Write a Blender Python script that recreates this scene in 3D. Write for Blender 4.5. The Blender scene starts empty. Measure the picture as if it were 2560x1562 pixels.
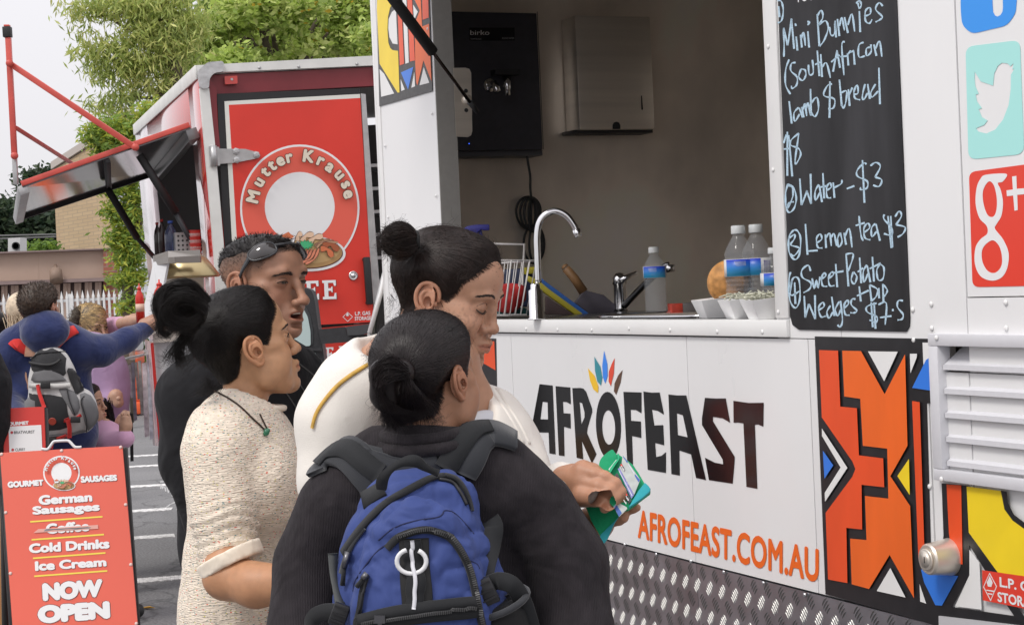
import bpy,bmesh,math,random
import numpy as np
from mathutils import Vector,Matrix
from mathutils.geometry import tessellate_polygon
from mathutils.bvhtree import BVHTree
R=math.radians
SC=bpy.context.scene
COL=SC.collection
# --- camera, sky, sun, exposure
W,H,FPX=2560,1562,4500.0
CAM=Vector((0,0,1.55))
PITCH,ROLL=math.atan(71/FPX),0.045
fw=Vector((0,math.cos(PITCH),-math.sin(PITCH)))
u0=Vector((0,math.sin(PITCH),math.cos(PITCH)))
r0=Vector((1,0,0))
rt=r0*math.cos(ROLL)-u0*math.sin(ROLL)
up=r0*math.sin(ROLL)+u0*math.cos(ROLL)
camd=bpy.data.cameras.new('camera')
cam=bpy.data.objects.new('camera',camd)
COL.objects.link(cam)
mw=Matrix((rt,up,-fw)).transposed().to_4x4()
mw.translation=CAM
cam.matrix_world=mw
camd.sensor_width=36
camd.lens=FPX/W*36
camd.clip_start=0.1
camd.clip_end=600
SC.camera=cam
SUN_AZ,SUN_EL=R(-132),R(52)
world=bpy.data.worlds.new("World")
SC.world=world
world.use_nodes=True
nt=world.node_tree
nt.nodes.clear()
wo=nt.nodes.new('ShaderNodeOutputWorld')
bg=nt.nodes.new('ShaderNodeBackground')
sky=nt.nodes.new('ShaderNodeTexSky')
sky.sky_type='NISHITA'
sky.sun_disc=False
sky.sun_elevation=SUN_EL
sky.sun_rotation=SUN_AZ
sky.air_density=1.0
sky.dust_density=3.0
bg.inputs['Strength'].default_value=0.10
mx=nt.nodes.new('ShaderNodeMix');mx.data_type='RGBA'
mx.inputs[0].default_value=0.93
tc=nt.nodes.new('ShaderNodeTexCoord')
sp=nt.nodes.new('ShaderNodeSeparateXYZ')
mr=nt.nodes.new('ShaderNodeMapRange')
mr.inputs['From Min'].default_value=0.0;mr.inputs['From Max'].default_value=1.0
mr.inputs['To Min'].default_value=1.0;mr.inputs['To Max'].default_value=2.05
vm=nt.nodes.new('ShaderNodeVectorMath');vm.operation='SCALE'
vm.inputs[0].default_value=(6.15,6.02,6.24)
nt.links.new(tc.outputs['Generated'],sp.inputs[0])
nt.links.new(sp.outputs['Z'],mr.inputs['Value'])
nt.links.new(mr.outputs[0],vm.inputs['Scale'])
nt.links.new(sky.outputs[0],mx.inputs[6])
nt.links.new(vm.outputs[0],mx.inputs[7])
nt.links.new(mx.outputs[2],bg.inputs['Color'])
nt.links.new(bg.outputs[0],wo.inputs['Surface'])
sl=bpy.data.lights.new('sun','SUN')
sl.energy=1.15
sl.angle=R(14)
sl.color=(1.0,0.96,0.9)
so=bpy.data.objects.new('sun',sl)
COL.objects.link(so)
sd=Vector((math.sin(SUN_AZ)*math.cos(SUN_EL),math.cos(SUN_AZ)*math.cos(SUN_EL),math.sin(SUN_EL)))
so.rotation_euler=sd.to_track_quat('Z','Y').to_euler()
SC.view_settings.view_transform='Standard'
SC.view_settings.look='None'
SC.view_settings.exposure=0.42
SC.view_settings.gamma=1
SC.cycles.max_bounces=8
SC.cycles.diffuse_bounces=4
SC.cycles.glossy_bounces=4
SC.cycles.transmission_bounces=8
SC.cycles.transparent_max_bounces=16
SC.cycles.use_denoising=True
SC.cycles.sample_clamp_indirect=6.0
# --- helpers: pixels to rays
def ray(px,py):
 return fw+rt*((px-W/2)/FPX)-up*((py-H/2)/FPX)
def at(px,py,depth):
 return CAM+ray(px,py)*depth
class Plane:
 """a real plane in the place: origin o, axes a (along), b (up), n (towards viewer)"""
 def __init__(s,o,a,b):
  s.o,s.a,s.b=Vector(o),Vector(a).normalized(),Vector(b).normalized()
  s.n=s.a.cross(s.b).normalized()
  if s.n.dot(CAM-s.o)<0:s.n=-s.n
 def hit(s,px,py,off=0.0):
  d=ray(px,py)
  t=(s.o+s.n*off-CAM).dot(s.n)/d.dot(s.n)
  return CAM+d*t
 def ab(s,px,py,off=0.0):
  v=s.hit(px,py,off)-s.o
  return v.dot(s.a),v.dot(s.b)
 def w(s,a,b,off=0.0):
  return s.o+s.a*a+s.b*b+s.n*off
  # --- materials
MATS={}
def mat(name,col,rough=0.6,metal=0.0,noise=None,bump=None,spec=0.5,coat=0.0,trans=0.0,alpha=1.0,sss=0.0,emit=None,aniso=0.0,attr=None,sheen=0.0,ior=1.45,rvar=0.0):
 """noise=(scale, amount[, stretch xyz]) varies the colour; bump=(scale, strength, dist[, stretch])"""
 if name in MATS:return MATS[name]
 m=bpy.data.materials.new(name);m.use_nodes=True
 t=m.node_tree;b=t.nodes['Principled BSDF']
 L=t.links.new
 b.inputs['Base Color'].default_value=(*col,1)
 b.inputs['Roughness'].default_value=rough
 b.inputs['Metallic'].default_value=metal
 b.inputs['Specular IOR Level'].default_value=spec
 b.inputs['Coat Weight'].default_value=coat
 b.inputs['Coat Roughness'].default_value=0.08
 b.inputs['Transmission Weight'].default_value=trans
 b.inputs['IOR'].default_value=ior
 b.inputs['Alpha'].default_value=alpha
 b.inputs['Anisotropic'].default_value=aniso
 if sheen:
  b.inputs['Sheen Weight'].default_value=sheen
  b.inputs['Sheen Roughness'].default_value=0.5
 if sss:
  b.inputs['Subsurface Weight'].default_value=sss
  b.inputs['Subsurface Radius'].default_value=(1.0,0.35,0.2)
  b.inputs['Subsurface Scale'].default_value=0.006
 if emit:
  b.inputs['Emission Color'].default_value=(*emit[:3],1);b.inputs['Emission Strength'].default_value=emit[3]
 src=None
 tcn=t.nodes.new('ShaderNodeTexCoord')
 def coords(stretch):
  mp=t.nodes.new('ShaderNodeMapping');mp.inputs['Scale'].default_value=stretch
  L(tcn.outputs['Object'],mp.inputs[0]);return mp.outputs[0]
 if attr:
  at_=t.nodes.new('ShaderNodeAttribute');at_.attribute_name=attr
  src=at_.outputs['Color']
 if noise:
  n=t.nodes.new('ShaderNodeTexNoise');n.inputs['Scale'].default_value=noise[0]
  n.inputs['Detail'].default_value=5
  L(coords(noise[2] if len(noise)>2 else(1,1,1)),n.inputs['Vector'])
  r=t.nodes.new('ShaderNodeMapRange')
  r.inputs['From Min'].default_value=0.3;r.inputs['From Max'].default_value=0.7
  r.inputs['To Min'].default_value=1-noise[1];r.inputs['To Max'].default_value=1+noise[1]
  L(n.outputs['Fac'],r.inputs['Value'])
  v=t.nodes.new('ShaderNodeVectorMath');v.operation='SCALE'
  if src is not None:L(src,v.inputs[0])
  else:v.inputs[0].default_value=col
  L(r.outputs[0],v.inputs['Scale'])
  src=v.outputs[0]
  if rvar:
   r2=t.nodes.new('ShaderNodeMapRange')
   r2.inputs['To Min'].default_value=max(0,rough-rvar);r2.inputs['To Max'].default_value=min(1,rough+rvar)
   L(n.outputs['Fac'],r2.inputs['Value']);L(r2.outputs[0],b.inputs['Roughness'])
 if src is not None:L(src,b.inputs['Base Color'])
 if bump:
  n=t.nodes.new('ShaderNodeTexNoise');n.inputs['Scale'].default_value=bump[0];n.inputs['Detail'].default_value=4
  L(coords(bump[3] if len(bump)>3 else(1,1,1)),n.inputs['Vector'])
  bn=t.nodes.new('ShaderNodeBump');bn.inputs['Strength'].default_value=bump[1];bn.inputs['Distance'].default_value=bump[2]
  L(n.outputs['Fac'],bn.inputs['Height']);L(bn.outputs[0],b.inputs['Normal'])
 MATS[name]=m
 return m
 # --- objects
def meta(o,label=None,cat=None,group=None,kind=None):
 if label:o['label']=label
 if cat:o['category']=cat
 if group:o['group']=group
 if kind:o['kind']=kind
 return o
def empty(name,loc,label=None,cat=None,group=None,parent=None):
 o=bpy.data.objects.new(name,None);o.location=loc;o.empty_display_size=.1
 COL.objects.link(o)
 if parent is not None:setp(o,parent)
 return meta(o,label,cat,group)
def setp(o,p):
 """parent, keeping world coordinates of geometry (all parents are unrotated)"""
 o.parent=p
 off=Vector((0,0,0));q=p
 while q is not None:
  off+=q.location;q=q.parent
 o.location=o.location-off
def new_obj(name,verts,faces,material=None,parent=None,smooth=False,kind=None,label=None,cat=None,origin=None):
 me=bpy.data.meshes.new(name)
 verts=np.asarray([tuple(v) for v in verts],dtype=float).reshape(-1,3) if not isinstance(verts,np.ndarray) else verts
 if origin is None:
  origin=Vector(verts.mean(axis=0)) if len(verts) else Vector((0,0,0))
 vv=verts-np.array(origin)
 me.from_pydata(vv.tolist(),[],faces if isinstance(faces,list) else faces.tolist())
 if material is not None:
  for m in(material if isinstance(material,(list,tuple)) else[material]):me.materials.append(m)
 if smooth:me.polygons.foreach_set('use_smooth',[True]*len(me.polygons))
 me.update()
 o=bpy.data.objects.new(name,me);o.location=origin
 COL.objects.link(o)
 if parent is not None:setp(o,parent)
 return meta(o,label,cat,None,kind)
class MB:
 """collects simple shapes into one mesh"""
 def __init__(s):s.v,s.f=[],[]
 def add(s,vs,fs):
  k=len(s.v);s.v+=[Vector(v) for v in vs];s.f+=[tuple(i+k for i in f) for f in fs];return s
 def box(s,o,a,b,c):
  """corner o and three edge vectors"""
  o,a,b,c=map(Vector,(o,a,b,c))
  vs=[o,o+a,o+a+b,o+b,o+c,o+a+c,o+a+b+c,o+b+c]
  fs=[(0,3,2,1),(4,5,6,7),(0,1,5,4),(1,2,6,5),(2,3,7,6),(3,0,4,7)]
  if a.cross(b).dot(c)<0:fs=[f[::-1] for f in fs]
  return s.add(vs,fs)
 def prism(s,pts,n):
  """closed polygon of world points extruded along n"""
  pts=[Vector(p) for p in pts];n=Vector(n);N=len(pts)
  tri=tessellate_polygon([pts])
  vs=pts+[p+n for p in pts]
  fs=[tuple(i+N for i in t) for t in tri]+[tuple(t[::-1]) for t in tri]
  fs+=[(i,(i+1)%N,(i+1)%N+N,i+N) for i in range(N)]
  return s.add(vs,fs)
 def prism_h(s,loops,n):
  loops=[[Vector(p) for p in l] for l in loops];n=Vector(n)
  flat=[p for l in loops for p in l];N=len(flat)
  tri=tessellate_polygon(loops)
  vs=flat+[p+n for p in flat]
  fs=[tuple(i+N for i in t) for t in tri]
  k=0
  for l in loops:
   m=len(l)
   fs+=[(k+i,k+(i+1)%m,k+(i+1)%m+N,k+i+N) for i in range(m)]
   k+=m
  return s.add(vs,fs)
 def tube(s,pts,r,seg=8,closed=False,caps=True):
  pts=[Vector(p) for p in pts];n=len(pts)
  rs=r if hasattr(r,'__len__') else[r]*n
  vs,fs=[],[]
  prev=None
  for i,p in enumerate(pts):
   if closed:t=pts[(i+1)%n]-pts[i-1]
   else:t=pts[min(i+1,n-1)]-pts[max(i-1,0)]
   t=t.normalized() if t.length>1e-9 else Vector((0,0,1))
   if prev is None:
    x=t.orthogonal().normalized()
   else:
    x=(prev-t*prev.dot(t));x=x.normalized() if x.length>1e-6 else t.orthogonal().normalized()
   prev=x;y=t.cross(x)
   for k in range(seg):
    a=2*math.pi*k/seg
    vs.append(p+x*math.cos(a)*rs[i]+y*math.sin(a)*rs[i])
  m=n if closed else n-1
  for i in range(m):
   j=(i+1)%n
   for k in range(seg):
    l=(k+1)%seg
    fs.append((i*seg+k,i*seg+l,j*seg+l,j*seg+k))
  if caps and not closed:
   fs.append(tuple(range(seg))[::-1]);fs.append(tuple((n-1)*seg+k for k in range(seg)))
  return s.add(vs,fs)
 def lathe(s,c,axis,prof,seg=24,x=None):
  """prof = [(r, h)...] about axis through c"""
  c,ax=Vector(c),Vector(axis).normalized()
  x=(Vector(x) if x is not None else ax.orthogonal()).normalized();y=ax.cross(x)
  vs,fs=[],[]
  for r,h in prof:
   for k in range(seg):
    a=2*math.pi*k/seg
    vs.append(c+ax*h+(x*math.cos(a)+y*math.sin(a))*r)
  for i in range(len(prof)-1):
   for k in range(seg):
    l=(k+1)%seg
    fs.append((i*seg+k,i*seg+l,(i+1)*seg+l,(i+1)*seg+k))
  if prof[0][0]>1e-6:fs.append(tuple(range(seg))[::-1])
  if prof[-1][0]>1e-6:fs.append(tuple((len(prof)-1)*seg+k for k in range(seg)))
  return s.add(vs,fs)
 def ribbon(s,pts,ns,w,th=0.001):
  """a strap: pts centre line, ns surface normals, w width (or list), th thickness"""
  pts=[Vector(p) for p in pts];n=len(pts)
  ws=w if hasattr(w,'__len__') else[w]*n
  vs,fs=[],[]
  for i,p in enumerate(pts):
   t=(pts[min(i+1,n-1)]-pts[max(i-1,0)]).normalized()
   N=Vector(ns[i]).normalized();sd_=t.cross(N).normalized()*ws[i]/2
   vs+=[p-sd_,p+sd_,p+sd_*.96+N*th,p-sd_*.96+N*th]
  for i in range(n-1):
   for k in range(4):
    l=(k+1)%4
    fs.append((4*i+k,4*i+l,4*i+4+l,4*i+4+k))
  fs+=[(0,1,2,3),tuple(4*n-4+k for k in(3,2,1,0))]
  return s.add(vs,fs)
 def build(s,name,material,parent=None,smooth=False,**kw):
  o=new_obj(name,np.array([tuple(v) for v in s.v]),s.f,material,parent,smooth,**kw)
  return o
def tag_auto(o,ang=35):
 me=o.data
 me.polygons.foreach_set('use_smooth',[True]*len(me.polygons))
 bm=bmesh.new();bm.from_mesh(me)
 for e in bm.edges:
  if len(e.link_faces)==2 and e.calc_face_angle(0)>R(ang):e.smooth=False
 bm.to_mesh(me);bm.free()
 return o
def box(name,o,a,b,c,m,parent=None,bev=0.0,**kw):
 ob=MB().box(o,a,b,c).build(name,m,parent,**kw)
 if bev:bevel(ob,bev)
 return ob
def bevel(ob,w,seg=2,ang=30):
 bm=bmesh.new();bm.from_mesh(ob.data)
 es=[e for e in bm.edges if len(e.link_faces)==2 and e.calc_face_angle(0)>R(ang)]
 bmesh.ops.bevel(bm,geom=es,offset=w,segments=seg,profile=.5,affect='EDGES',clamp_overlap=True)
 bm.normal_update();bm.to_mesh(ob.data);bm.free()
 return tag_auto(ob,40)
def catmull(pts,k=6,closed=False):
 n=len(pts);out=[]
 P=[Vector(p) for p in pts]
 rng=range(n) if closed else range(n-1)
 for i in rng:
  if closed:a,b,c,d=P[i-1],P[i],P[(i+1)%n],P[(i+2)%n]
  else:a,b,c,d=P[max(i-1,0)],P[i],P[i+1],P[min(i+2,n-1)]
  for j in range(k):
   t=j/k
   out.append(.5*((2*b)+(c-a)*t+(2*a-5*b+4*c-d)*t*t+(3*b-a-3*c+d)*t**3))
 if not closed:out.append(P[-1])
 return out
def Z(ox,oy,s):
 """converter: zoomed-crop coordinates -> photo pixels"""
 def f(*pts):
  r=[(ox+x/s,oy+y/s) for x,y in pts]
  return r
 return f
def decal(plane,pts,name,m,parent,off=0.001,th=0.0008,holes=(),smooth=False,**kw):
 """a thin solid piece (paint, vinyl, panel) lying on a real plane"""
 def cv(l):
  if smooth:
   l=[(v.x,v.y) for v in catmull([(x,y,0) for x,y in l],5,True)]
  return[plane.hit(x,y)+plane.n*off for x,y in l]
 mb=MB().prism_h([cv(pts)]+[cv(h) for h in holes],plane.n*th)
 return mb.build(name,m,parent,**kw)
def decals(plane,polys,name,m,parent,off=0.001,th=0.0008,smooth=False,**kw):
 mb=MB()
 for pts in polys:
  hs=[]
  if isinstance(pts,tuple) and len(pts)==2 and isinstance(pts[0],list):pts,hs=pts
  def cv(l):
   if smooth:l=[(v.x,v.y) for v in catmull([(x,y,0) for x,y in l],5,True)]
   return[plane.hit(x,y)+plane.n*off for x,y in l]
  mb.prism_h([cv(pts)]+[cv(h) for h in hs],plane.n*th)
 return mb.build(name,m,parent,**kw)
def stroke_polys(pts,w):
 """outline of a hand-drawn stroke in pixel space"""
 P=catmull([(x,y,0) for x,y in pts],4) if len(pts)>2 else[Vector((*p,0)) for p in pts]
 L_,R_=[],[]
 n=len(P)
 for i,p in enumerate(P):
  t=P[min(i+1,n-1)]-P[max(i-1,0)]
  t=t.normalized() if t.length>1e-6 else Vector((1,0,0))
  q=Vector((-t.y,t.x,0))*w/2*(.8+.3*math.sin(i*1.3))
  L_.append(p+q);R_.append(p-q)
 return L_,R_
def strokes(plane,lines,w,name,m,parent,off=0.0012,th=0.0005,**kw):
 mb=MB()
 for pts in lines:
  A,B=stroke_polys(pts,w)
  for i in range(len(A)-1):
   q=[plane.hit(v.x,v.y)+plane.n*off for v in(A[i],A[i+1],B[i+1],B[i])]
   k=plane.n*th
   mb.add(q+[v+k for v in q],[(4,5,6,7),(0,1,5,4),(2,3,7,6)])
 return mb.build(name,m,parent,**kw)
_fc={}
def glyph_mesh(txt,bold=0.0,shear=0.0,spacing=1.0):
 """text as flat triangles in font units, from Blender's built-in font"""
 key=(txt,bold,shear,spacing)
 if key in _fc:return _fc[key]
 cu=bpy.data.curves.new('t','FONT');cu.body=txt;cu.offset=bold;cu.shear=shear
 cu.space_character=spacing;cu.resolution_u=4
 o=bpy.data.objects.new('t',cu);COL.objects.link(o)
 dg=bpy.context.evaluated_depsgraph_get();dg.update()
 me=bpy.data.meshes.new_from_object(o.evaluated_get(dg))
 v=[tuple(x.co) for x in me.vertices];f=[tuple(p.vertices) for p in me.polygons]
 COL.objects.unlink(o);bpy.data.objects.remove(o);bpy.data.curves.remove(cu);bpy.data.meshes.remove(me)
 _fc[key]=(v,f)
 return v,f
def bold_rim(b):
 return[(0,0)]+([(b*math.cos(k*math.pi/4),b*math.sin(k*math.pi/4)) for k in range(8)] if b>0 else[])
def text_on(plane,txt,quad,name,m,parent,bold=0.02,shear=0.0,off=0.002,spacing=1.0,mb=None):
 """lettering whose tight box fills the pixel quad (tl, tr, br, bl) lying on a real plane"""
 v,f=glyph_mesh(txt,0,shear,spacing)
 xs=[p[0] for p in v];ys=[p[1] for p in v]
 x0,x1,y0,y1=min(xs),max(xs),min(ys),max(ys)
 Q=[plane.hit(*q) for q in quad]
 own=mb is None
 if own:mb=MB()
 for k,(dx,dy) in enumerate(bold_rim(bold)):
  vs=[]
  for p in v:
   s=(p[0]+dx-x0+bold)/(x1-x0+2*bold);t=(p[1]+dy-y0+bold)/(y1-y0+2*bold)
   top=Q[0].lerp(Q[1],s);bot=Q[3].lerp(Q[2],s)
   vs.append(bot.lerp(top,t)+plane.n*(off+k*.00003))
  mb.add(vs,f)
 if own:return mb.build(name,m,parent)
def empty_scene_tidy():pass
# --- white food truck
D=ray(-650,797);D.z=0;D.normalize()
ZV=Vector((0,0,1))
Q0=at(2350,797,3.46)
TS=Plane(Q0,D,ZV)
NIN=-TS.n
def T(a,z,v=0.0):
 return Vector((Q0.x,Q0.y,0))+D*a+ZV*z+NIN*v
def ta(px,py):return TS.ab(px,py)[0]
def tz(px,py):return TS.hit(px,py).z
M_white=mat('white_truck_paint',(.80,.80,.80),.30,noise=(2.2,.035,(1,1,.35)),spec=.5,coat=.3,bump=(3.5,.12,.010),rvar=.12)
M_white2=mat('white_angle_trim',(.80,.80,.79),.35,noise=(8,.02))
M_vinyl_k=mat('black_vinyl',(.008,.008,.009),.10,spec=.35)
M_blackp=mat('black_paint',(.016,.016,.018),.32,noise=(30,.2))
M_red=mat('red_orange_paint',(.80,.085,.018),.32,noise=(12,.06,(1,1,.3)))
M_orange=mat('orange_paint',(.85,.14,.016),.32,noise=(12,.06,(1,1,.3)))
M_blue=mat('blue_paint',(.035,.20,.75),.3)
M_yel=mat('yellow_paint',(.90,.66,.02),.3,noise=(12,.04))
M_steel=mat('brushed_steel',(.74,.68,.60),.36,.7,noise=(7,.10,(.15,.15,3)),rvar=.08,bump=(160,.04,.001,(.05,.05,1)))
M_steelw=mat('stainless_wall',(.98,.89,.79),.33,.66,noise=(1.3,.42,(1,1,.7)),rvar=.12,bump=(200,.05,.001,(.05,.05,1)))  # broad light and dark streaks in the colour imitate reflections on the steel
M_chrome=mat('chrome',(.75,.75,.76),.07,1.0)
M_alu=mat('painted_grey_metal',(.62,.62,.64),.4,.2)
M_rubber=mat('black_rubber',(.02,.02,.021),.6)
M_dark=mat('dark_plastic',(.025,.026,.03),.42,noise=(90,.1),bump=(300,.15,.0006))
M_jamb=mat('grey_inner_lining',(.30,.29,.27),.55,noise=(40,.05))
truck=empty('food_truck',T(1.5,0,1.0),'white food truck with black lettering, chalkboard menu and an open serving hatch','food truck')
a_far=ta(950,400);a_w0=ta(1091,300);a_w1=ta(1922,300);a_near=-1.1
z_c=tz(1600,799)
z_led=tz(1600,836)
z_bot=tz(1792,1417)
z_top=2.52;z_roof=2.95
TH=.07
def wall(name,a0,a1,z0,z1,m=M_white,v0=0.0,v1=TH,**kw):
 return box(name,T(a0,z0,v0),D*(a1-a0),NIN*(v1-v0),ZV*(z1-z0),m,truck,**kw)
a_s1=ta(1718,900);a_s0=ta(1280,900);a_brd=ta(2318,900)
wall('side_panel',a_far,a_s0+.0012,z_bot,z_led-.004)
wall('side_panel',a_s0-.0012,a_s1+.0012,z_bot,z_led-.004)
wall('side_panel',a_s1-.0012,a_w1-.12,z_bot,z_led-.004)
wall('side_panel',a_w1-.123,a_brd+.002,z_bot,z_led-.004)
wall('pillar',a_w0,a_far,z_led-.002,z_roof)
for o_,m_ in((.0,M_jamb),):
 box('pillar_lining',T(a_w0-.004,z_c+.003,.001),D*.0035,NIN*(TH-.002),ZV*(z_top-z_c-.01),m_,truck)
wall('side_panel',a_w1-.25+.0,a_w1,z_led-.002,z_roof)
a_sm2=ta(2400,350)
wall('side_panel',a_sm2+.0012,a_w1-.252,z_led-.002,z_roof)
wall('side_panel',a_near,a_sm2-.0012,tz(2421,742),z_roof,v0=.002)
wall('side_panel',a_near,a_sm2-.0012,z_led-.06,tz(2421,745),v0=.0005)
wall('header_panel',a_w1+.001,a_w0-.001,z_top,z_roof)
box('corner_trim',T(a_far+.001,z_led,-.004),D*.02,NIN*.09,ZV*(z_roof-z_led),M_white2,truck,.003)
box('corner_trim',T(a_far-.035,z_led+.05,-.0032),D*.034,NIN*.003,ZV*(z_roof-z_led-.06),M_white2,truck)
box('jamb_trim',T(a_w1-.055,z_c+.004,-.006),D*.053,NIN*.0055,ZV*(z_roof-z_c-.01),M_white2,truck,.002)
box('window_seal',T(a_w1+.0005,z_c+.004,.012),D*.012,NIN*.035,ZV*(z_top-z_c-.01),M_steel,truck,.003)
box('window_seal',T(a_w1+.0005,z_c+.004,.048),D*.008,NIN*.02,ZV*(z_top-z_c-.01),M_rubber,truck)
box('ledge_trim',T(a_w1-.052,z_led,-.010),D*(a_far-a_w1+.04),NIN*.0098,ZV*(z_c-z_led),M_white2,truck,.002)
box('ledge_cap',T(a_w1+.001,z_c-.012,0.0005),D*(a_w0-a_w1-.002),NIN*.03,ZV*.012,M_white2,truck)
a_d2=ta(2440,1400)
wall('side_panel',a_d2+.001,a_brd-.002,z_bot-.10,z_led-.062,v0=.001)
wall('access_door',a_near,a_d2-.001,z_bot-.10,z_led-.062,v0=.003)
box('seam_strip',T(ta(2311,832)-.02,z_led-.058,-.0025),D*.024,NIN*.003,ZV*.052,M_white2,truck)
box('roof',T(a_near,z_roof,-.01),D*(a_far-a_near+.02),NIN*2.1,ZV*.05,M_white,truck)
box('floor_pan',T(a_near,.75,.07),D*(a_far-a_near),NIN*1.95,ZV*.04,M_steel,truck)
box('end_wall',T(a_far-.05,.79,.07),D*.05,NIN*1.93,ZV*(z_roof-.79),M_steelw,truck)
box('inner_wall',T(a_near,.79,2.0),D*(a_far-a_near),NIN*.08,ZV*(z_roof-.79),M_steelw,truck)
box('front_wall',T(a_near,.79,.07),D*.05,NIN*1.93,ZV*(z_roof-.79),M_steelw,truck)
box('ceiling_lining',T(a_near+.05,z_roof-.06,.07),D*(a_far-a_near-.1),NIN*1.93,ZV*.05,mat('dark_ceiling',(.35,.33,.30),.5),truck)
box('roof_hood_shade',T(a_near+.05,z_top-.30+.3,.07),D*(a_far-a_near-.1),NIN*.02,ZV*.3,M_steelw,truck)
M_top=mat('black_worktop',(.035,.035,.037),.18,noise=(60,.2))
box('worktop',T(a_w1-.3,z_c-.03,.0325),D*(a_far-.05-a_w1+.3),NIN*.56,ZV*.03,M_top,truck,.004)
box('cupboard_front',T(a_w1-.3,.80,.55),D*(a_far-.06-a_w1+.3),NIN*.02,ZV*(z_c-.84),M_steel,truck)
M_chk=mat('checker_plate_metal',(.36,.365,.39),.36,.9,noise=(9,.18),rvar=.1)
M_trd=mat('checker_tread_metal',(.36,.355,.34),.38,1.0)
zs0=.33
box('skirt_plate',T(a_near,zs0,.0015),D*(a_s1-a_near-.001),NIN*.02,ZV*(z_bot-zs0-.105+.1),M_chk,truck)
box('skirt_plate',T(a_s1+.001,zs0,.0015),D*(a_far-a_s1),NIN*.02,ZV*(z_bot-zs0-.005),M_chk,truck)
def treads():
 vs,fs=[],[]
 P,Q=.060,.072
 a0,a1=a_near+.03,a_far
 for j in range(int((z_bot-.36)/(Q/2))+1):
  zc=z_bot-.022-j*Q/2
  for i in range(int((a1-a0)/P)):
   ac=a0+(i+.25+.5*(j%2))*P
   s=1 if j%2 else-1
   for k in range(5):
    off=(k-2)*.0078
    L_=.0165-abs(k-2)*.0022
    ca,cz=ac+off*.66,zc-s*off*.75
    if cz+L_*.75>z_bot-.003:continue
    base=len(vs);dx,dz=.66,.75*s
    for t_,w_,h_ in((-1,0,0),(-.5,.0017,0),(-.5,-.0017,0),(.5,.0017,0),(.5,-.0017,0),(1,0,0),(-.6,0,.0019),(0,0,.0023),(.6,0,.0019)):
     bow=.0022*(1-t_*t_)
     vs.append(T(ca+dx*L_*t_-dz*(w_+bow),cz+dz*L_*t_+dx*(w_+bow),.0015-h_))
    q=[(0,1,6),(0,6,2),(1,3,7),(1,7,6),(3,8,7),(3,5,8),(2,6,7),(2,7,4),(4,7,8),(4,8,5)]
    fs+=[tuple(base+i_ for i_ in f) for f in q]
 return vs,fs
tv,tf=treads()
new_obj('tread_pattern',np.array([tuple(v) for v in tv]),tf,M_trd,truck,kind='stuff')
hx=(TS.n*.80+ZV*.60).normalized()
box('hatch',T(a_w1+.01,z_top+.03,-.03),D*(a_w0-a_w1-.02),hx*1.0,TS.n.cross(D).normalized()*.0+(ZV*.80-TS.n*.60)*.035,M_white,truck,.004)
Z6=Z(920,0,2.685)
p0=T(ta(1178,258),tz(1178,262),-.02)
pe=at(1175,256,(p0-CAM).dot(fw))
pt=pe+(at(985,0,(pe-CAM).dot(fw)-.25)-pe)
pj=pe.lerp(pt,.565)
ptop=pe+(pt-pe)*1.5
MB().tube([pe,pj],.0055,10).build('strut_rod',mat('strut_rod_steel',(.035,.025,.022),.25,.8),truck,True)
MB().tube([pj-(pt-pj).normalized()*.03,pj-(pt-pj).normalized()*.028,ptop],[.010,.0175,.0175],12).build('strut_cylinder',M_rubber,truck,True)
MB().tube([pe,pe-(pt-pe).normalized()*.045],[.010,.007],8).build('strut_socket',M_rubber,truck,True)
JP=Plane(T(a_w0-.012,z_c,.07),NIN,ZV)
bp=Z6((570,458),(650,457),(678,465),(690,490),(698,880),(690,910),(668,922),(590,918))
decal(JP,bp,'strut_bracket',M_steel,truck,0,.003,holes=[])
for q in Z6((655,612),(657,742)):
 c=JP.hit(*q)+JP.n*.0035
 MB().lathe(c,JP.n,[(.0001,.0),(.007,.0),(.006,.0004),(.0001,.0005)],12).build('bolt_hole',M_rubber,truck)
c=JP.hit(*Z6((660,672))[0])+JP.n*.003
MB().lathe(c,JP.n,[(.0001,0),(.016,0),(.016,.006),(.010,.012),(.0001,.012)],16).build('bolt',M_steel,truck,True)
rm=MB().lathe((0,0,0),TS.n,[(.0055,0),(.0052,.0012),(.0035,.0024),(.0001,.003)],10)
rv=None
pts=Z(1200,500,3.242)((168,1048),(400,1043),(655,1050),(933,1052),(1236,1040),(1570,1052),(1953,1065),(2320,1067))
led=[TS.hit(*p)+TS.n*.010 for p in pts]
Zr=Z(1900,0,1.789)
oth=Zr((48,210),(70,760),(93,1395),(108,1467),(685,1385),(768,1360),(1101,1353),(770,1467),(1103,1467))
pil=Z6((408,195),(437,762),(463,1316),(120,980),(140,1458))
Z7=Z(2000,800,1.973)
lowr=Z7((563,98),(590,820),(642,820),(660,1440-300))
Zs=Z(1240,820,2.0256)
skr=Zs((655,1095),(815,1145),(990,1180),(1157,1235),(1358,1290),(1567,1350))
allr=led+[TS.hit(*p)+TS.n*.0065 for p in oth[:4]]+[TS.hit(*p)+TS.n*.0012 for p in oth[4:]+lowr]+[TS.hit(*p)+TS.n*.004 for p in pil]
def rivet_at(p,m,nm='rivet'):
 global rv
 if rv is None:
  rv=rm.build(nm,m,None,True,origin=(0,0,0));o=rv
 else:
  o=rv.copy();COL.objects.link(o);o.name=nm
 o.parent=None;o.location=p;setp(o,truck)
for p in allr:rivet_at(p,M_white2)
rm2=rm.build('bolt',M_chrome,None,True,origin=(0,0,0))
for i,p in enumerate(skr):
 o=rm2 if i==0 else rm2.copy()
 if i:COL.objects.link(o)
 o.location=TS.hit(*p)+TS.n*.002;setp(o,truck)
M_chalkb=mat('chalkboard',(.030,.030,.033),.6,spec=.3,noise=(9,.55,(1,1,.16)),bump=(60,.05,.001))
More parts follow.
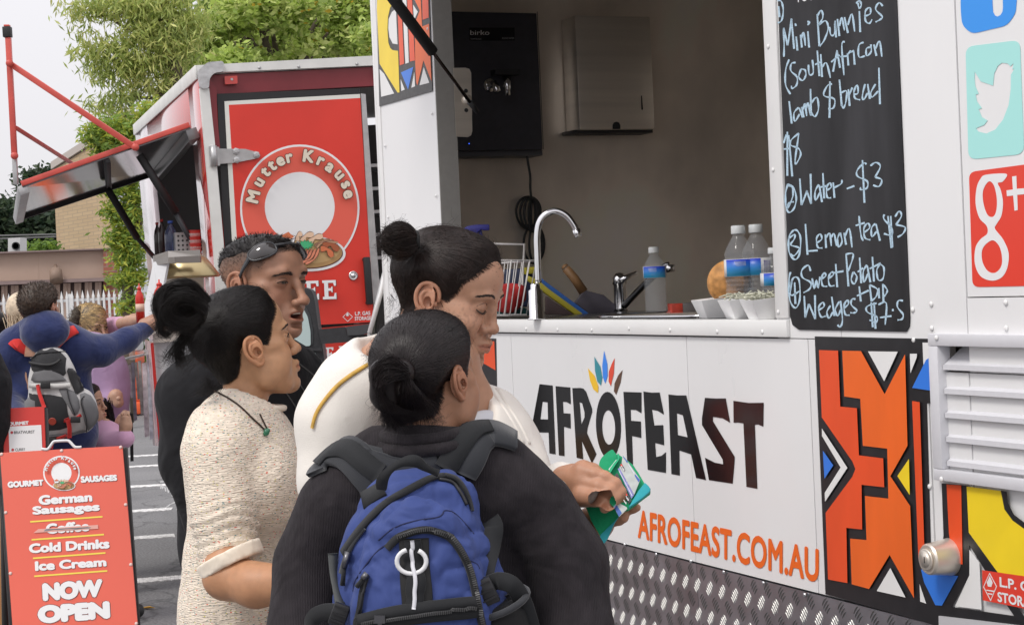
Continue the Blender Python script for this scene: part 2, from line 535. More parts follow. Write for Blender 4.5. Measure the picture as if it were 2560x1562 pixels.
M_chalk=mat('pale_blue_chalk',(.46,.62,.74),.9,noise=(500,.35))
def rnd(l,r=6,k=5):
 """round the corners of a pixel polygon"""
 out=[]
 n=len(l)
 for i in range(n):
  p=Vector((*l[i],0));a=Vector((*l[i-1],0));b=Vector((*l[(i+1)%n],0))
  d1=min(r,(a-p).length*.45);d2=min(r,(b-p).length*.45)
  s,e=p+(a-p).normalized()*d1,p+(b-p).normalized()*d2
  for j in range(k+1):
   t=j/k
   q=s*(1-t)**2+p*2*t*(1-t)+e*t*t
   out.append((q.x,q.y))
 return out
top_ext=[(1943,-130),(2238,-150)]
bl=[(1985,820),(2277,828)]
brd=[top_ext[0],top_ext[1],(2250,150),(2277,795)]+[(2276,815),(2268,829)]+[(2000,824),(1984,812),(1978,790),(1953,150)]
decal(TS,brd,'chalkboard',M_chalkb,truck,.0008,.0022)
C1,C2,C3=Z(1940,0,4.555),Z(1940,310,6.011),Z(1940,540,5.011)
S1=[[(45,75),(55,200)],[(30,10),(75,20),(98,120),(80,235),(35,265)],[(105,650),(108,500),(100,320)],[(102,320),(148,520)],[(150,520),(193,220)],[(190,215),(222,560)],[(245,420),(260,580)],[(235,270),(242,300)],[(295,400),(310,545)],[(305,440),(330,370),(350,525)],[(378,360),(393,545)],[(372,250),(400,255),(375,290)],[(485,165),(510,530)],[(485,190),(530,120),(550,200),(500,290)],[(500,290),(580,240),(610,330),(560,470),(510,530)],[(625,310),(640,400),(680,390),(690,250)],[(690,240),(700,430)],[(715,220),(738,415)],[(740,300),(765,200),(795,350)],[(795,200),(835,380)],[(835,290),(880,160),(912,365)],[(965,130),(975,370)],[(930,45),(965,10),(988,60),(962,100),(950,40)],[(1020,190),(1090,160),(1085,90),(1035,130),(1035,240),(1080,270),(1110,225)],[(1232,75),(1190,35),(1150,110),(1225,190),(1205,225),(1150,255)],[(165,680),(125,800),(125,970),(180,1075)],[(240,715),(190,730),(185,810),(255,880),(250,970),(200,1010),(190,980)],[(300,790),(275,880),(320,920),(355,860),(345,800),(300,790)],[(385,740),(395,850),(440,830),(430,685)],[(485,580),(510,870)],[(460,740),(520,710)],[(525,620),(540,880)],[(540,770),(590,720),(635,890)],[(712,575),(665,820)],[(712,590),(745,775)],[(645,710),(740,630)],[(800,480),(765,520),(790,860)],[(750,650),(830,640)],[(830,610),(840,750)],[(835,620),(870,580)],[(900,580),(912,740)],[(860,600),(905,580)],[(1015,485),(960,520),(960,650),(1030,640)],[(1090,540),(1045,560),(1050,640),(1100,590),(1095,510)],[(1130,510),(1160,640)],[(1150,560),(1195,470),(1222,650)],[(165,1155),(195,1410)],[(275,1225),(220,1290),(230,1385),(285,1300)],[(280,1230),(320,1340)],[(310,1220),(330,1340)],[(325,1250),(345,1180),(365,1325)],[(360,1240),(380,1170),(410,1320)],[(408,1015),(415,1320)],[(415,1180),(480,1110),(500,1240),(460,1330),(420,1290)],[(655,960),(600,980),(560,1090),(680,1130),(670,1230),(610,1240)],[(630,930),(625,1345)],[(738,910),(765,1210)],[(760,1060),(820,1040),(810,1170),(780,1235),(765,1190)],[(840,1020),(855,1210)],[(850,1080),(885,1000)],[(905,1080),(950,1060),(940,970),(905,1040),(915,1120),(975,1140)],[(1030,960),(1000,1090),(1015,1140),(1060,1060)],[(1060,960),(1085,1130)],[(1150,960),(1095,1060),(1110,1110),(1180,1040)],[(1188,775),(1200,1190)]]
S2=[[(190,120),(190,780)],[(210,170),(265,790)],[(175,160),(135,290)],[(135,380),(225,370)],[(365,140),(250,240),(240,320),(360,370),(390,470),(320,600),(310,520),(365,140)],[(200,900),(165,1040),(170,1240),(215,1330),(290,1270),(325,1130),(290,970),(200,900)],[(190,920),(265,960),(270,1100),(190,1270),(215,1190),(290,1170)],[(378,820),(405,1220)],[(405,1220),(490,1000)],[(480,1000),(550,1200)],[(550,1200),(540,750)],[(665,910),(610,1010),(615,1150),(680,1030)],[(670,920),(712,1175)],[(725,740),(745,1120)],[(690,950),(790,930)],[(780,1000),(850,950),(830,885),(780,960),(790,1100),(850,1110)],[(880,880),(900,1110)],[(890,960),(1000,900),(1010,840)],[(1085,975),(1200,930)],[(1380,610),(1340,590),(1240,700),(1250,790),(1390,860),(1390,960),(1300,990),(1290,950)],[(1320,545),(1350,1185)],[(1440,630),(1520,580),(1590,640),(1510,800)],[(1510,800),(1610,840),(1570,940),(1480,920)]]
S3=[[(240,175),(180,260),(180,450),(250,545),(310,480),(325,280),(285,185),(240,175)],[(170,285),(250,230),(245,290),(200,360),(290,390),(310,420),(240,500),(200,470)],[(385,100),(412,485)],[(412,440),(540,430)],[(520,340),(590,290),(570,225),(525,280),(540,390),(600,400)],[(635,230),(645,400)],[(645,270),(690,215),(710,375)],[(710,270),(745,220),(775,375)],[(820,210),(790,280),(800,390),(845,320),(820,210)],[(870,210),(895,360)],[(880,260),(935,155),(970,395)],[(1058,0),(1080,230),(1110,310)],[(1015,120),(1130,85)],[(1115,210),(1190,150),(1170,90),(1120,150),(1130,270),(1200,300)],[(1265,95),(1215,150),(1220,260),(1280,190)],[(1270,100),(1320,310)],[(1420,0),(1465,400)],[(1455,0),(1475,390)],[(1375,-20),(1370,40),(1470,150),(1460,240),(1370,220)],[(1510,10),(1560,-60),(1590,0),(1520,110)],[(1520,110),(1635,140),(1610,220),(1540,265)],[(200,700),(180,800),(190,1050),(260,1150),(315,1040),(305,800),(240,770),(200,860),(185,960)],[(215,800),(200,990),(310,940)],[(250,830),(260,1100)],[(450,690),(420,615),(340,680),(350,770),(450,830),(440,910),(360,960)],[(470,780),(495,910),(525,800),(545,900),(570,760)],[(580,790),(640,750),(620,710),(590,770),(600,870),(660,880)],[(680,780),(740,730),(715,700),(675,770),(690,870),(750,870)],[(765,600),(785,890)],[(740,710),(865,690)],[(895,480),(925,880)],[(890,480),(980,470),(970,560),(920,690)],[(985,700),(960,800),(1000,850),(1030,760),(985,700)],[(1065,520),(1085,840)],[(1040,700),(1110,650)],[(1155,610),(1110,700),(1120,830),(1170,720)],[(1160,620),(1200,830)],[(1225,510),(1245,820)],[(1190,660),(1330,590)],[(1320,600),(1280,680),(1300,800),(1360,780),(1370,650),(1320,600)],[(1060,880),(1080,1070)],[(1030,1000),(1180,930)],[(1190,860),(1215,1070)],[(1190,860),(1290,920),(1270,1010),(1215,1060)],[(1305,900),(1310,1030)],[(1355,850),(1365,1080)],[(1360,860),(1410,920),(1400,970),(1365,1010)],[(370,1000),(385,1270)],[(385,1270),(430,1100)],[(430,1100),(510,1290)],[(510,1290),(505,990)],[(545,1180),(620,1130),(600,1080),(550,1150),(580,1260),(640,1250)],[(700,1120),(655,1200),(680,1280),(730,1200)],[(715,1010),(750,1250)],[(810,1070),(760,1170),(790,1250),(830,1170)],[(825,1060),(850,1300),(820,1390),(790,1360)],[(870,1150),(925,1100),(910,1050),(870,1120),(885,1230),(940,1240)],[(1015,1040),(970,1040),(960,1110),(1030,1180),(1000,1210),(950,1210)],[(1210,1080),(1230,1390)],[(1245,1080),(1265,1410)],[(1280,1090),(1160,1130),(1160,1200),(1280,1260),(1270,1330),(1190,1300)],[(1300,1110),(1400,1090),(1385,1360)],[(1320,1270),(1465,1250)],[(1480,1160),(1482,1190)],[(1610,1060),(1550,1060),(1540,1140),(1610,1230),(1595,1290),(1540,1300)]]
lines=[C1(*l) for l in S1]+[C2(*l) for l in S2]+[C3(*l) for l in S3]
strokes(TS,lines,4.6,'chalk_writing',M_chalk,truck,.0032,.0003)
text_on(TS,'YOU',C1((230,-120),(450,-140),(450,0),(240,38)),'chalk_heading',mat('white_lettering',(.8,.8,.8),.5),truck,.01,0,.0033)
PB=Z7((75,80),(652,92),(662,408),(628,410),(645,1150),(712,1060),(706,803),(832,815),(840,1045),(1000,1240),(1010,1300),(1180,1560),(1180,1600),(700,1500),(128,1350),(110,900))
black2=Z7((610,1190),(700,1180),(715,1060),(706,803),(835,815),(846,1252),(757,1412),(1105,1462),(1250,1500),(1250,1600),(690,1510),(600,1480))
decal(TS,Z7((75,80),(652,92),(662,408),(628,410),(650,1200),(700,1510),(128,1350),(110,900)),'pattern_ground',M_blackp,truck,.0008,.0006)
decal(TS,black2,'pattern_ground',M_blackp,truck,.0030,.0006)
def patt(polys,m,nm,off=.0046):
 for p in polys:decal(TS,Z7(*p),nm,m,truck,off,.0003)
patt([[(103,147),(197,150),(208,425),(290,433),(300,665),(420,680),(425,822),(313,810),(316,1030),(238,1022),(243,1294),(148,1276),(136,948),(268,770),(283,732),(268,695),(117,478)],[(563,398),(600,403),(625,1178),(594,1170)],[(733,808),(805,813),(812,1202),(768,1198),(745,1050)]],M_red,'red_shape')
patt([[(218,150),(310,152),(427,365),(528,168),(540,618),(455,768),(553,915),(572,1368),(452,1155),(350,1323),(265,1300),(257,1075),(338,1082),(330,865),(446,878),(440,632),(320,618),(307,387),(228,375)]],M_orange,'orange_shape')
patt([[(345,153),(492,155),(425,300)],[(117,533),(243,727),(133,893),(131,850),(210,725),(118,570)],[(552,165),(587,165),(585,185),(555,260)],[(388,1333),(455,1220),(530,1365)],[(600,1300),(632,1395),(603,1385)],[(846,1130),(895,1192),(906,1425),(775,1408),(846,1255)]],M_white2,'white_shape')
patt([[(122,642),(173,715),(130,780)],[(632,195),(655,180),(660,347),(563,333)],[(607,1227),(790,1260),(710,1405),(678,1403),(622,1290)]],M_blue,'blue_shape')
patt([[(547,683),(490,767),(551,860)],[(832,818),(1002,840),(1020,930),(1060,985),(1130,1035),(1200,1060),(1200,1290),(985,1240),(843,1045)]],M_yel,'yellow_shape')
patt([[(1002,838),(1030,843),(1037,900),(1065,955),(1130,1005),(1200,1030),(1200,1060),(1130,1035),(1060,985),(1020,930)],[(843,1045),(985,1240),(1080,1405),(1150,1503),(1100,1503),(1010,1370),(843,1100)]],M_blackp,'black_outline',.0052)
M_stick=mat('red_sticker',(.75,.055,.03),.35)
decal(TS,Z7((912,1230),(1300,1285),(1300,1455),(915,1378)),'gas_sticker',M_stick,truck,.0060,.0004)
M_wl=mat('white_print',(.8,.8,.8),.45)
text_on(TS,'L.P. GAS',Z7((998,1262),(1215,1300),(1218,1352),(1000,1312)),'sticker_lettering',M_wl,truck,.03,0,.0067)
text_on(TS,'STORAGE',Z7((988,1335),(1215,1378),(1218,1432),(990,1385)),'sticker_lettering',M_wl,truck,.03,0,.0067)
dia=Z7((950,1242),(986,1310),(955,1383),(918,1312));dii=Z7((950,1249),(982,1310),(955,1375),(922,1312))
decals(TS,[(dia,[dii])],'flammable_diamond',M_wl,truck,.0067,.0002)
decals(TS,[Z7((942,1310),(936,1290),(945,1272),(950,1258),(958,1275),(965,1292),(958,1312))],'flame_mark',M_wl,truck,.0067,.0002)
strokes(TS,[Z7((934,1328),(972,1334)),Z7((942,1345),(964,1349))],3,'sticker_small_print',M_wl,truck,.0067,.0002)
kc=TS.hit(*Z7((745,1165))[0]);kax=TS.n
MB().lathe(kc,kax,[(.036,.0035),(.036,.006),(.0345,.012),(.030,.052),(.027,.056),(.0001,.056)],40).build('deadbolt_housing',M_steel,truck,True)
tag_auto(bpy.data.objects[[o.name for o in truck.children if o.name.startswith('deadbolt_housing')][0]],30)
MB().lathe(kc,kax,[(.021,.0565),(.021,.060),(.019,.061),(.0135,.0605),(.0135,.062),(.0001,.062)],32).build('deadbolt_lock',M_steel,truck,True)
box('keyhole',kc+kax*.0622-ZV*.006-D*.0012,D*.0024,ZV*.012,kax*.0004,M_rubber,truck)
VP_=Plane(TS.o+TS.n*.018,D,ZV)
M_vent=mat('vent_grey_white',(.66,.66,.69),.38,noise=(60,.02))
va0=VP_.ab(*Z7((650,600))[0])[0];va1=va0-1.0
vz1=VP_.hit(*Z7((660,68))[0]).z;vz0=VP_.hit(*Z7((685,790))[0]).z
fi0=VP_.ab(*Z7((695,600))[0])[0];fz1=VP_.hit(*Z7((690,128))[0]).z;fz0=VP_.hit(*Z7((713,738))[0]).z
def vb(n,a0,a1,z0,z1,v0,v1,m=M_vent,bev=.0015):
 return box(n,T(a0,z0,v0),D*(a1-a0),NIN*(v1-v0),ZV*(z1-z0),m,truck,bev)
vb('vent_frame',va1,va0,fz1,vz1,-.018,.012)
vb('vent_frame',va1,va0,vz0,fz0,-.018,.012)
vb('vent_frame',fi0,va0,fz0+.0005,fz1-.0005,-.018,.012)
vb('vent_back',va1,fi0,fz0,fz1,.045,.05,mat('vent_dark',(.25,.25,.26),.6),0)
pl=(fz1-fz0)/5.15
for k in range(5):
 zt=fz1-k*pl-.004
 A=T(fi0-.002,zt,.04);
 dn=(TS.n*.046-ZV*(pl*.72));
 box('louvre',A,D*-.9,dn,ZV*-.0015+NIN*.001,M_vent,truck)
 box('louvre_lip',T(fi0-.002,zt-pl*.72-.009,-.0075),D*-.9,NIN*.0015,ZV*.010,M_vent,truck)
for p in Z7((713,85),(738,780)):
 rivet_at(TS.hit(*p)+TS.n*.019,M_white2)
decal(TS,Z7((698,1455),(1250,1520),(1250,1640),(700,1560)),'door_foot_plate',M_alu,truck,.004,.003)
def AF(polys,m=M_vinyl_k,nm='letter',sm=False):
 return decals(TS,polys,nm,m,truck,.0009,.0003,sm)
AF([(Zs((222,283),(288,290),(303,638),(272,633),(268,528),(222,527),(208,560),(175,540)),[Zs((237,372),(263,375),(265,462),(226,460))])])
AF([Zs((303,293),(377,300),(380,385),(360,374),(340,372),(343,430),(378,432),(380,508),(345,498),(348,647),(320,643))])
AF([(Zs((388,303),(430,302),(445,306),(458,322),(488,408),(488,425),(465,505),(462,530),(510,637),(487,684),(436,570),(443,663),(410,655)),[Zs((424,374),(438,380),(450,425),(450,450),(434,488))])])
def ell(cx,cy,rx,ry,n=36,tilt=0):return[(cx+rx*math.cos(2*math.pi*i/n)+tilt*math.sin(2*math.pi*i/n)*ry,cy+ry*math.sin(2*math.pi*i/n)) for i in range(n)]
AF([(Zs(*ell(571,492,63,170,tilt=.03)),[Zs(*ell(572,502,33,87,tilt=.03))])])
AF([Zs((647,322),(738,325),(738,430),(710,414),(683,412),(685,468),(735,472),(737,555),(690,545),(695,697),(667,692))])
AF([Zs((748,320),(790,326),(830,325),(852,437),(820,418),(791,412),(803,492),(848,490),(853,592),(807,580),(812,652),(840,645),(862,627),(862,732),(770,716))])
AF([(Zs((875,335),(920,340),(965,340),(1065,768),(1015,757),(990,638),(930,618),(932,745),(890,738)),[Zs((917,430),(948,440),(972,552),(922,540))])])
AF([Zs((1060,352),(1115,356),(1165,355),(1187,478),(1150,456),(1100,448),(1100,470),(1210,650),(1210,670),(1200,786),(1080,768),(1060,655),(1110,680),(1152,688),(1150,665),(1045,490),(1045,455))])
AF([Zs((1204,367),(1280,378),(1357,377),(1355,498),(1330,487),(1312,488),(1325,812),(1270,802),(1255,482),(1230,477),(1205,478))])
for pts,c,nm in(([(467,203),(500,240),(520,295),(518,328),(495,310),(478,265)],(.9,.55,.02),'yellow_leaf'),([(500,145),(530,195),(540,250),(533,290),(515,270),(503,215)],(.03,.27,.33),'teal_leaf'),([(549,115),(565,180),(567,240),(555,280),(543,250),(540,190)],(.04,.25,.85),'blue_leaf'),([(602,152),(598,230),(583,293),(572,270),(573,220),(588,180)],(.75,.07,.03),'red_leaf'),([(642,212),(632,275),(610,337),(599,320),(602,280),(620,240)],(.11,.05,.025),'brown_leaf')):
 decal(TS,Zs(*pts),nm,mat('logo_'+nm,c,.3),truck,.0009,.0003,smooth=False)
text_on(TS,'AFROFEAST.COM.AU',Zs((720,915),(1637,1116),(1637,1290),(720,1062)),'web_address',mat('orange_vinyl',(.87,.145,.01),.3),truck,.030,0,.0012,1.04)
Z5=Z(940,0,5.565)
decal(TS,Z5((20,-300),(745,-300),(798,1272),(60,1480)),'pattern_ground',mat('worn_black_paint',(.06,.06,.06),.4,noise=(60,.3)),truck,.0034,.0006)
def pb(polys,m,nm):
 for p in polys:decal(TS,Z5(*p),nm,m,truck,.0045,.0004)
pb([[(45,-300),(260,-300),(250,-20),(275,30),(215,110),(185,240),(178,420),(190,600),(215,670),(245,700),(325,712),(345,1290),(318,1292),(110,960),(68,890),(30,130)]],M_yel,'yellow_shape')
pb([[(295,128),(318,622),(250,610),(205,520),(190,400),(195,270),(240,170)],[(380,-300),(430,-300),(475,875),(428,890),(395,230)],[(535,70),(600,170),(548,290)],[(68,965),(130,1030),(270,1305),(90,1350)],[(362,1105),(418,1250),(370,1270)],[(552,1005),(562,1205),(510,1225)],[(683,940),(760,1155),(625,1190)]],M_white2,'white_shape')
pb([[(300,-300),(362,-300),(378,215),(410,890),(350,915),(318,120)],[(440,-300),(505,-300),(560,845),(490,860)],[(655,-300),(738,-300),(752,250),(668,280)]],M_red,'red_shape')
pb([[(530,-300),(630,-300),(645,60),(660,375),(755,335),(790,1130),(735,990),(680,845),(595,1190),(578,1150),(565,900),(560,330),(628,150),(545,-20)]],M_orange,'orange_shape')
pb([[(365,1012),(538,935),(465,1250)]],M_blue,'blue_shape')
decal(TS,[(1180,845),(1241,846),(1243,965),(1185,960)],'pattern_ground',M_blackp,truck,.0008,.0006)
decal(TS,[(1180,853),(1237,853),(1240,925),(1205,905),(1185,890)],'red_shape',M_red,truck,.0016,.0004)
Z4=Z(2380,0,6.26)
decals(TS,[(rnd(Z4((112,-620),(960,-900),(1005,-20),(1000,60),(985,220),(850,405),(300,535),(150,400),(130,200)),14),[Z4((620,-60),(625,80),(633,190),(660,245),(700,265),(750,240),(780,190),(790,120),(783,-60),(775,-200),(900,-230),(895,-350),(770,-320),(610,-280),(480,-250),(485,-140),(612,-170))])],'social_icon',mat('icon_blue',(.035,.30,.85),.35),truck,-.0015,.0004)
bird=Zr((958,322),(985,365),(1040,384),(1045,330),(1062,295),(1080,282),(1105,285),(1118,298),(1132,283),(1126,312),(1136,308),(1120,335),(1119,400),(1110,470),(1085,535),(1050,580),(1010,598),(975,590),(963,575),(1000,560),(1015,540),(990,525),(975,490),(990,485),(968,455),(962,425),(975,420),(960,385),(957,350))
decals(TS,[(rnd(Zr((917,210),(1160,180),(1178,690),(930,715)),22),[bird])],'social_icon',mat('icon_aqua',(.40,.78,.74),.35),truck,-.0015,.0004)
gp=rnd(Zr((932,770),(1215,732),(1250,1278),(948,1284)),18)
decal(TS,gp,'social_icon',mat('icon_red',(.76,.05,.025),.3),truck,-.0015,.0004)
gl=[(Zr((1010,782),(1100,778),(1085,812),(1062,820),(1075,850),(1085,905),(1078,965),(1055,1005),(1050,1025),(1085,1070),(1110,1130),(1105,1195),(1080,1240),(1035,1255),(985,1235),(960,1180),(962,1110),(985,1070),(1015,1045),(1012,1010),(980,975),(963,910),(968,840),(985,800)),[Zr((1022,812),(1045,830),(1058,890),(1055,945),(1040,970),(1015,960),(997,905),(997,850)),Zr((1035,1075),(1065,1095),(1080,1140),(1078,1190),(1050,1220),(1015,1210),(992,1165),(995,1110))]),Zr((1126,790),(1145,787),(1147,845),(1190,842),(1190,868),(1149,872),(1151,940),(1137,943),(1131,875),(1103,878),(1101,852),(1130,848))]
decals(TS,gl[:1],'icon_mark',M_wl,truck,-.0009,.0003,True)
decals(TS,gl[1:],'icon_mark',M_wl,truck,-.0009,.0003)
# ---- things fixed to the end wall inside
EW=Plane(T(a_far-.052,1.5,1.0),NIN,ZV)
Zi=Z(1100,0,2.684)
def ebox(name,q_tl,q_br,depth,m,parent,bev=.003,gap=0.001):
 A=EW.hit(*q_tl);B=EW.hit(*q_br)
 A=EW.hit(q_tl[0],q_tl[1],depth);B=EW.hit(q_br[0],q_br[1],depth)
 a=(A-EW.o).dot(EW.a);b=(B-EW.o).dot(EW.a)
 lo,hi=min(a,b),max(a,b)
 o=EW.o+EW.a*lo+ZV*(B.z-EW.o.z)+EW.n*gap
 return box(name,o,EW.a*(hi-lo),EW.n*(depth-gap),ZV*(A.z-B.z),m,parent,bev)
heater=empty('water_heater',EW.hit(1250,200),'black wall mounted boiling water unit inside the white truck','water heater')
M_heat=mat('heater_black',(.045,.045,.055),.35,noise=(40,.1),bump=(200,.1,.0005))
ebox('casing',Zi((40,78))[0],Zi((690,1004))[0],.13,M_heat,heater)
ebox('side_edge',Zi((655,80))[0],Zi((692,1003))[0],.1315,mat('heater_edge',(.04,.04,.045),.3),heater,.001,.13)
ebox('base_lip',Zi((40,1012))[0],Zi((690,1045))[0],.10,mat('heater_lip',(.09,.09,.10),.4),heater)
HP=Plane(EW.o+EW.n*.1315,EW.a,ZV)
decal(HP,Zi((197,188),(500,188),(500,275),(198,275)),'badge',mat('badge_black',(.008,.008,.01),.2),heater,.0,.001)
text_on(HP,'birko',Zi((202,205),(330,205),(330,237),(202,237)),'badge_lettering',mat('badge_silver',(.7,.7,.7),.4),heater,.0,0,.0016)
text_on(HP,'TEMPTRONIC',Zi((204,259),(278,259),(278,270),(204,270)),'badge_small_print',mat('badge_silver2',(.4,.4,.4),.4),heater,.0,0,.0016)
text_on(HP,'BOILING WATER',Zi((415,253),(496,253),(496,265),(415,265)),'badge_small_print',MATS['badge_silver2'],heater,.0,0,.0016)
tp=[HP.hit(*q) for q in Zi((330,575),(400,575))]
t0_=tp[0]+HP.n*.0;
MB().tube([t0_,t0_+HP.n*.05,t0_+HP.n*.07-ZV*.03],.013,12).lathe(t0_+HP.n*.001,HP.n,[(.024,0),(.024,.008),(.0001,.009)],16).build('tap_body',M_chrome,heater,True)
t1_=HP.hit(*Zi((408,560))[0])
MB().tube([t1_+HP.n*.055+ZV*.02,t1_+HP.n*.055-ZV*.05],[.015,.012],12).build('tap_spout',M_chrome,heater,True)
MB().box(t1_+HP.n*.03+ZV*.022-HP.a*.05,HP.a*.095,HP.n*.045,ZV*.018).build('tap_lever',M_rubber,heater)
MB().lathe(HP.hit(*Zi((195,965))[0]),HP.n,[(.0018,0),(.0018,.001),(.0001,.001)],8).build('indicator_light',mat('blue_led',(.02,.05,.4),.4,emit=(.05,.15,1,1.5)),heater)
towel=empty('paper_towel_dispenser',EW.hit(1530,180),'brushed steel paper towel dispenser beside the black water unit','towel dispenser')
ebox('casing',Zi((905,105))[0],Zi((1442,868))[0],.12,M_steel,towel,.004)
TP=Plane(EW.o+EW.n*.121,EW.a,ZV)
decal(TP,Zi((1349,645),(1355,642),(1362,735),(1356,740),(1351,735)),'level_slot',M_rubber,towel,0,.0005)
decal(TP,Zi((1158,868),(1158,840),(1166,824),(1184,818),(1202,824),(1210,842),(1210,868)),'lock_cutout',M_rubber,towel,0,.0006)
ebox('base_tray',Zi((895,873))[0],Zi((1430,892))[0],.10,mat('towel_dark',(.03,.03,.03),.5),towel,.002)
c0=EW.hit(*Zi((583,1030))[0],.10)
Zc=Z(1200,500,3.242)
def ew(q,off=.05):return EW.hit(q[0],q[1],off)
cord=[ew(p,.08) for p in Zi((583,1035),(592,1100),(605,1180),(606,1260),(612,1330))]
path=catmull(cord,6)
MB().tube(path,.0045,8).build('heater_cord',mat('grey_cord',(.035,.035,.035),.5),heater,True)
coil=empty('cord_coil',ew((1325,520)),'bundle of looped grey power cord hanging above the tap','power cord')
M_cord=MATS['grey_cord']
for k,(wx,off) in enumerate(((34,.03),(26,.045),(18,.06),(9,.05),(-6,.04))):
 lp=[]
 for i in range(28):
  t=2*math.pi*i/28
  x=1326+wx*math.sin(t)*(.9+.1*math.cos(t))+3*k-5;y=532-40*math.cos(t)+2*k
  lp.append(ew((x,y),off))
 MB().tube(lp,.0045,7,True).build('cord_loop',M_cord,coil,True)
for k,(wx,off) in enumerate(((26,.03),(16,.045),(5,.06))):
 lp=[]
 for i in range(28):
  t=2*math.pi*i/28
  lp.append(ew((1335+wx*math.sin(t)+4*k,610-48*math.cos(t)),off))
 MB().tube(lp,.0045,7,True).build('cord_loop',M_cord,coil,True)
MB().tube([ew((1322,563),.02),ew((1338,566),.09),ew((1345,560),.02)],.006,8).build('cord_tie',M_cord,coil,True)
# ---- things on the worktop
zt=z_c+.0008
def on_top(px,t):
 """point on the worktop below pixel column px at camera depth t"""
 d=ray(px,780);p=CAM+d*t
 return Vector((p.x,p.y,zt))
tb=on_top(1341,5.18)
tap=empty('swan_neck_tap',tb,'tall chrome swan neck tap at the edge of the truck counter','tap')
sx=rt.copy();sx.z=0;sx.normalize()
pxm=5.18/FPX
MB().lathe(tb,ZV,[(.026,0),(.026,.003),(.0215,.006),(.0205,.083),(.014,.088),(.014,.100),(.0105,.104)],28).build('tap_base',M_chrome,tap,True)
tpts=[(1346,707),(1344,640),(1343,590),(1349,556),(1366,535),(1391,528),(1417,540),(1436,565),(1441,578)]
MB().tube(catmull([at(x,y,5.18) for x,y in tpts],6),.0095,16).build('tap_spout',M_chrome,tap,True)
MB().tube([at(1440,574,5.18),at(1447,592,5.18)],.0115,14).build('tap_nozzle',M_chrome,tap,True)
mb_=on_top(1552,5.95)
mix=empty('mixer_tap',mb_,'small chrome mixer tap with raised lever behind the water bottle','tap')
MB().lathe(mb_,ZV,[(.024,0),(.022,.01),(.020,.085),(.024,.09),(.024,.11),(.012,.125),(.0001,.127)],20).build('tap_base',M_chrome,mix,True)
MB().tube([at(1548,705,5.93),at(1565,694,5.93),at(1592,681,5.93)],[.012,.010,.006],10).build('tap_lever',M_chrome,mix,True)
MB().tube(catmull([at(1560,765,5.93),at(1585,738,5.9),at(1620,703,5.85),at(1660,668,5.8),at(1673,663,5.79)],5),.011,12).build('tap_spout',mat('dark_chrome',(.25,.25,.26),.15,1.0),mix,True)
MB().tube([at(1674,662,5.79),at(1676,680,5.79)],[.017,.015],14).build('tap_nozzle',M_chrome,mix,True)
sk=empty('sink',on_top(1500,5.35),'steel sink with a drainer set into the black worktop','sink')
rim=[]
def topv(px,v):
 a=ta(px,790);return a
for i in range(40):
 t=2*math.pi*i/40
 ca=(ta(1380,790)+ta(1640,790))/2;ra=(ta(1380,790)-ta(1640,790))/2
 rim.append(T(ca+ra*math.copysign(abs(math.cos(t))**.4,math.cos(t)),zt+.002,.30+.20*math.copysign(abs(math.sin(t))**.4,math.sin(t))))
MB().tube(rim,.004,6,True).build('rim',M_chrome,sk,True)
MB().prism([p-ZV*.0018 for p in rim],-ZV*.0004).build('bowl',M_steel,sk)
# --- ground and parking bays
def asphalt():
 m=bpy.data.materials.new('asphalt');m.use_nodes=True
 t=m.node_tree;b=t.nodes['Principled BSDF'];L=t.links.new
 g=t.nodes.new('ShaderNodeTexCoord')
 n1=t.nodes.new('ShaderNodeTexNoise');n1.inputs['Scale'].default_value=70;n1.inputs['Detail'].default_value=6
 n2=t.nodes.new('ShaderNodeTexNoise');n2.inputs['Scale'].default_value=.7;n2.inputs['Detail'].default_value=6
 vo=t.nodes.new('ShaderNodeTexVoronoi');vo.feature='DISTANCE_TO_EDGE';vo.inputs['Scale'].default_value=.55
 nz=t.nodes.new('ShaderNodeTexNoise');nz.inputs['Scale'].default_value=3
 ad=t.nodes.new('ShaderNodeVectorMath');ad.operation='MULTIPLY_ADD'
 for n in(n1,n2,nz):L(g.outputs['Object'],n.inputs['Vector'])
 L(nz.outputs['Color'],ad.inputs[0]);ad.inputs[1].default_value=(.5,.5,.5);L(g.outputs['Object'],ad.inputs[2])
 L(ad.outputs[0],vo.inputs['Vector'])
 cr=t.nodes.new('ShaderNodeMapRange');cr.inputs['From Max'].default_value=.012;cr.inputs['To Min'].default_value=.55;cr.clamp=True
 L(vo.outputs['Distance'],cr.inputs['Value'])
 a=t.nodes.new('ShaderNodeMapRange');a.inputs['From Min'].default_value=.3;a.inputs['From Max'].default_value=.7;a.inputs['To Min'].default_value=.6;a.inputs['To Max'].default_value=1.4
 c=t.nodes.new('ShaderNodeMapRange');c.inputs['From Min'].default_value=.3;c.inputs['From Max'].default_value=.7;c.inputs['To Min'].default_value=.82;c.inputs['To Max'].default_value=1.15
 L(n1.outputs['Fac'],a.inputs['Value']);L(n2.outputs['Fac'],c.inputs['Value'])
 mu=t.nodes.new('ShaderNodeMath');mu.operation='MULTIPLY';L(a.outputs[0],mu.inputs[0]);L(c.outputs[0],mu.inputs[1])
 m2=t.nodes.new('ShaderNodeMath');m2.operation='MULTIPLY';L(mu.outputs[0],m2.inputs[0]);L(cr.outputs[0],m2.inputs[1])
 v=t.nodes.new('ShaderNodeVectorMath');v.operation='SCALE';v.inputs[0].default_value=(.165,.163,.166);L(m2.outputs[0],v.inputs['Scale'])
 L(v.outputs[0],b.inputs['Base Color']);b.inputs['Roughness'].default_value=.85
 bn=t.nodes.new('ShaderNodeBump');bn.inputs['Strength'].default_value=.5;bn.inputs['Distance'].default_value=.004
 L(n1.outputs['Fac'],bn.inputs['Height']);L(bn.outputs[0],b.inputs['Normal'])
 return m
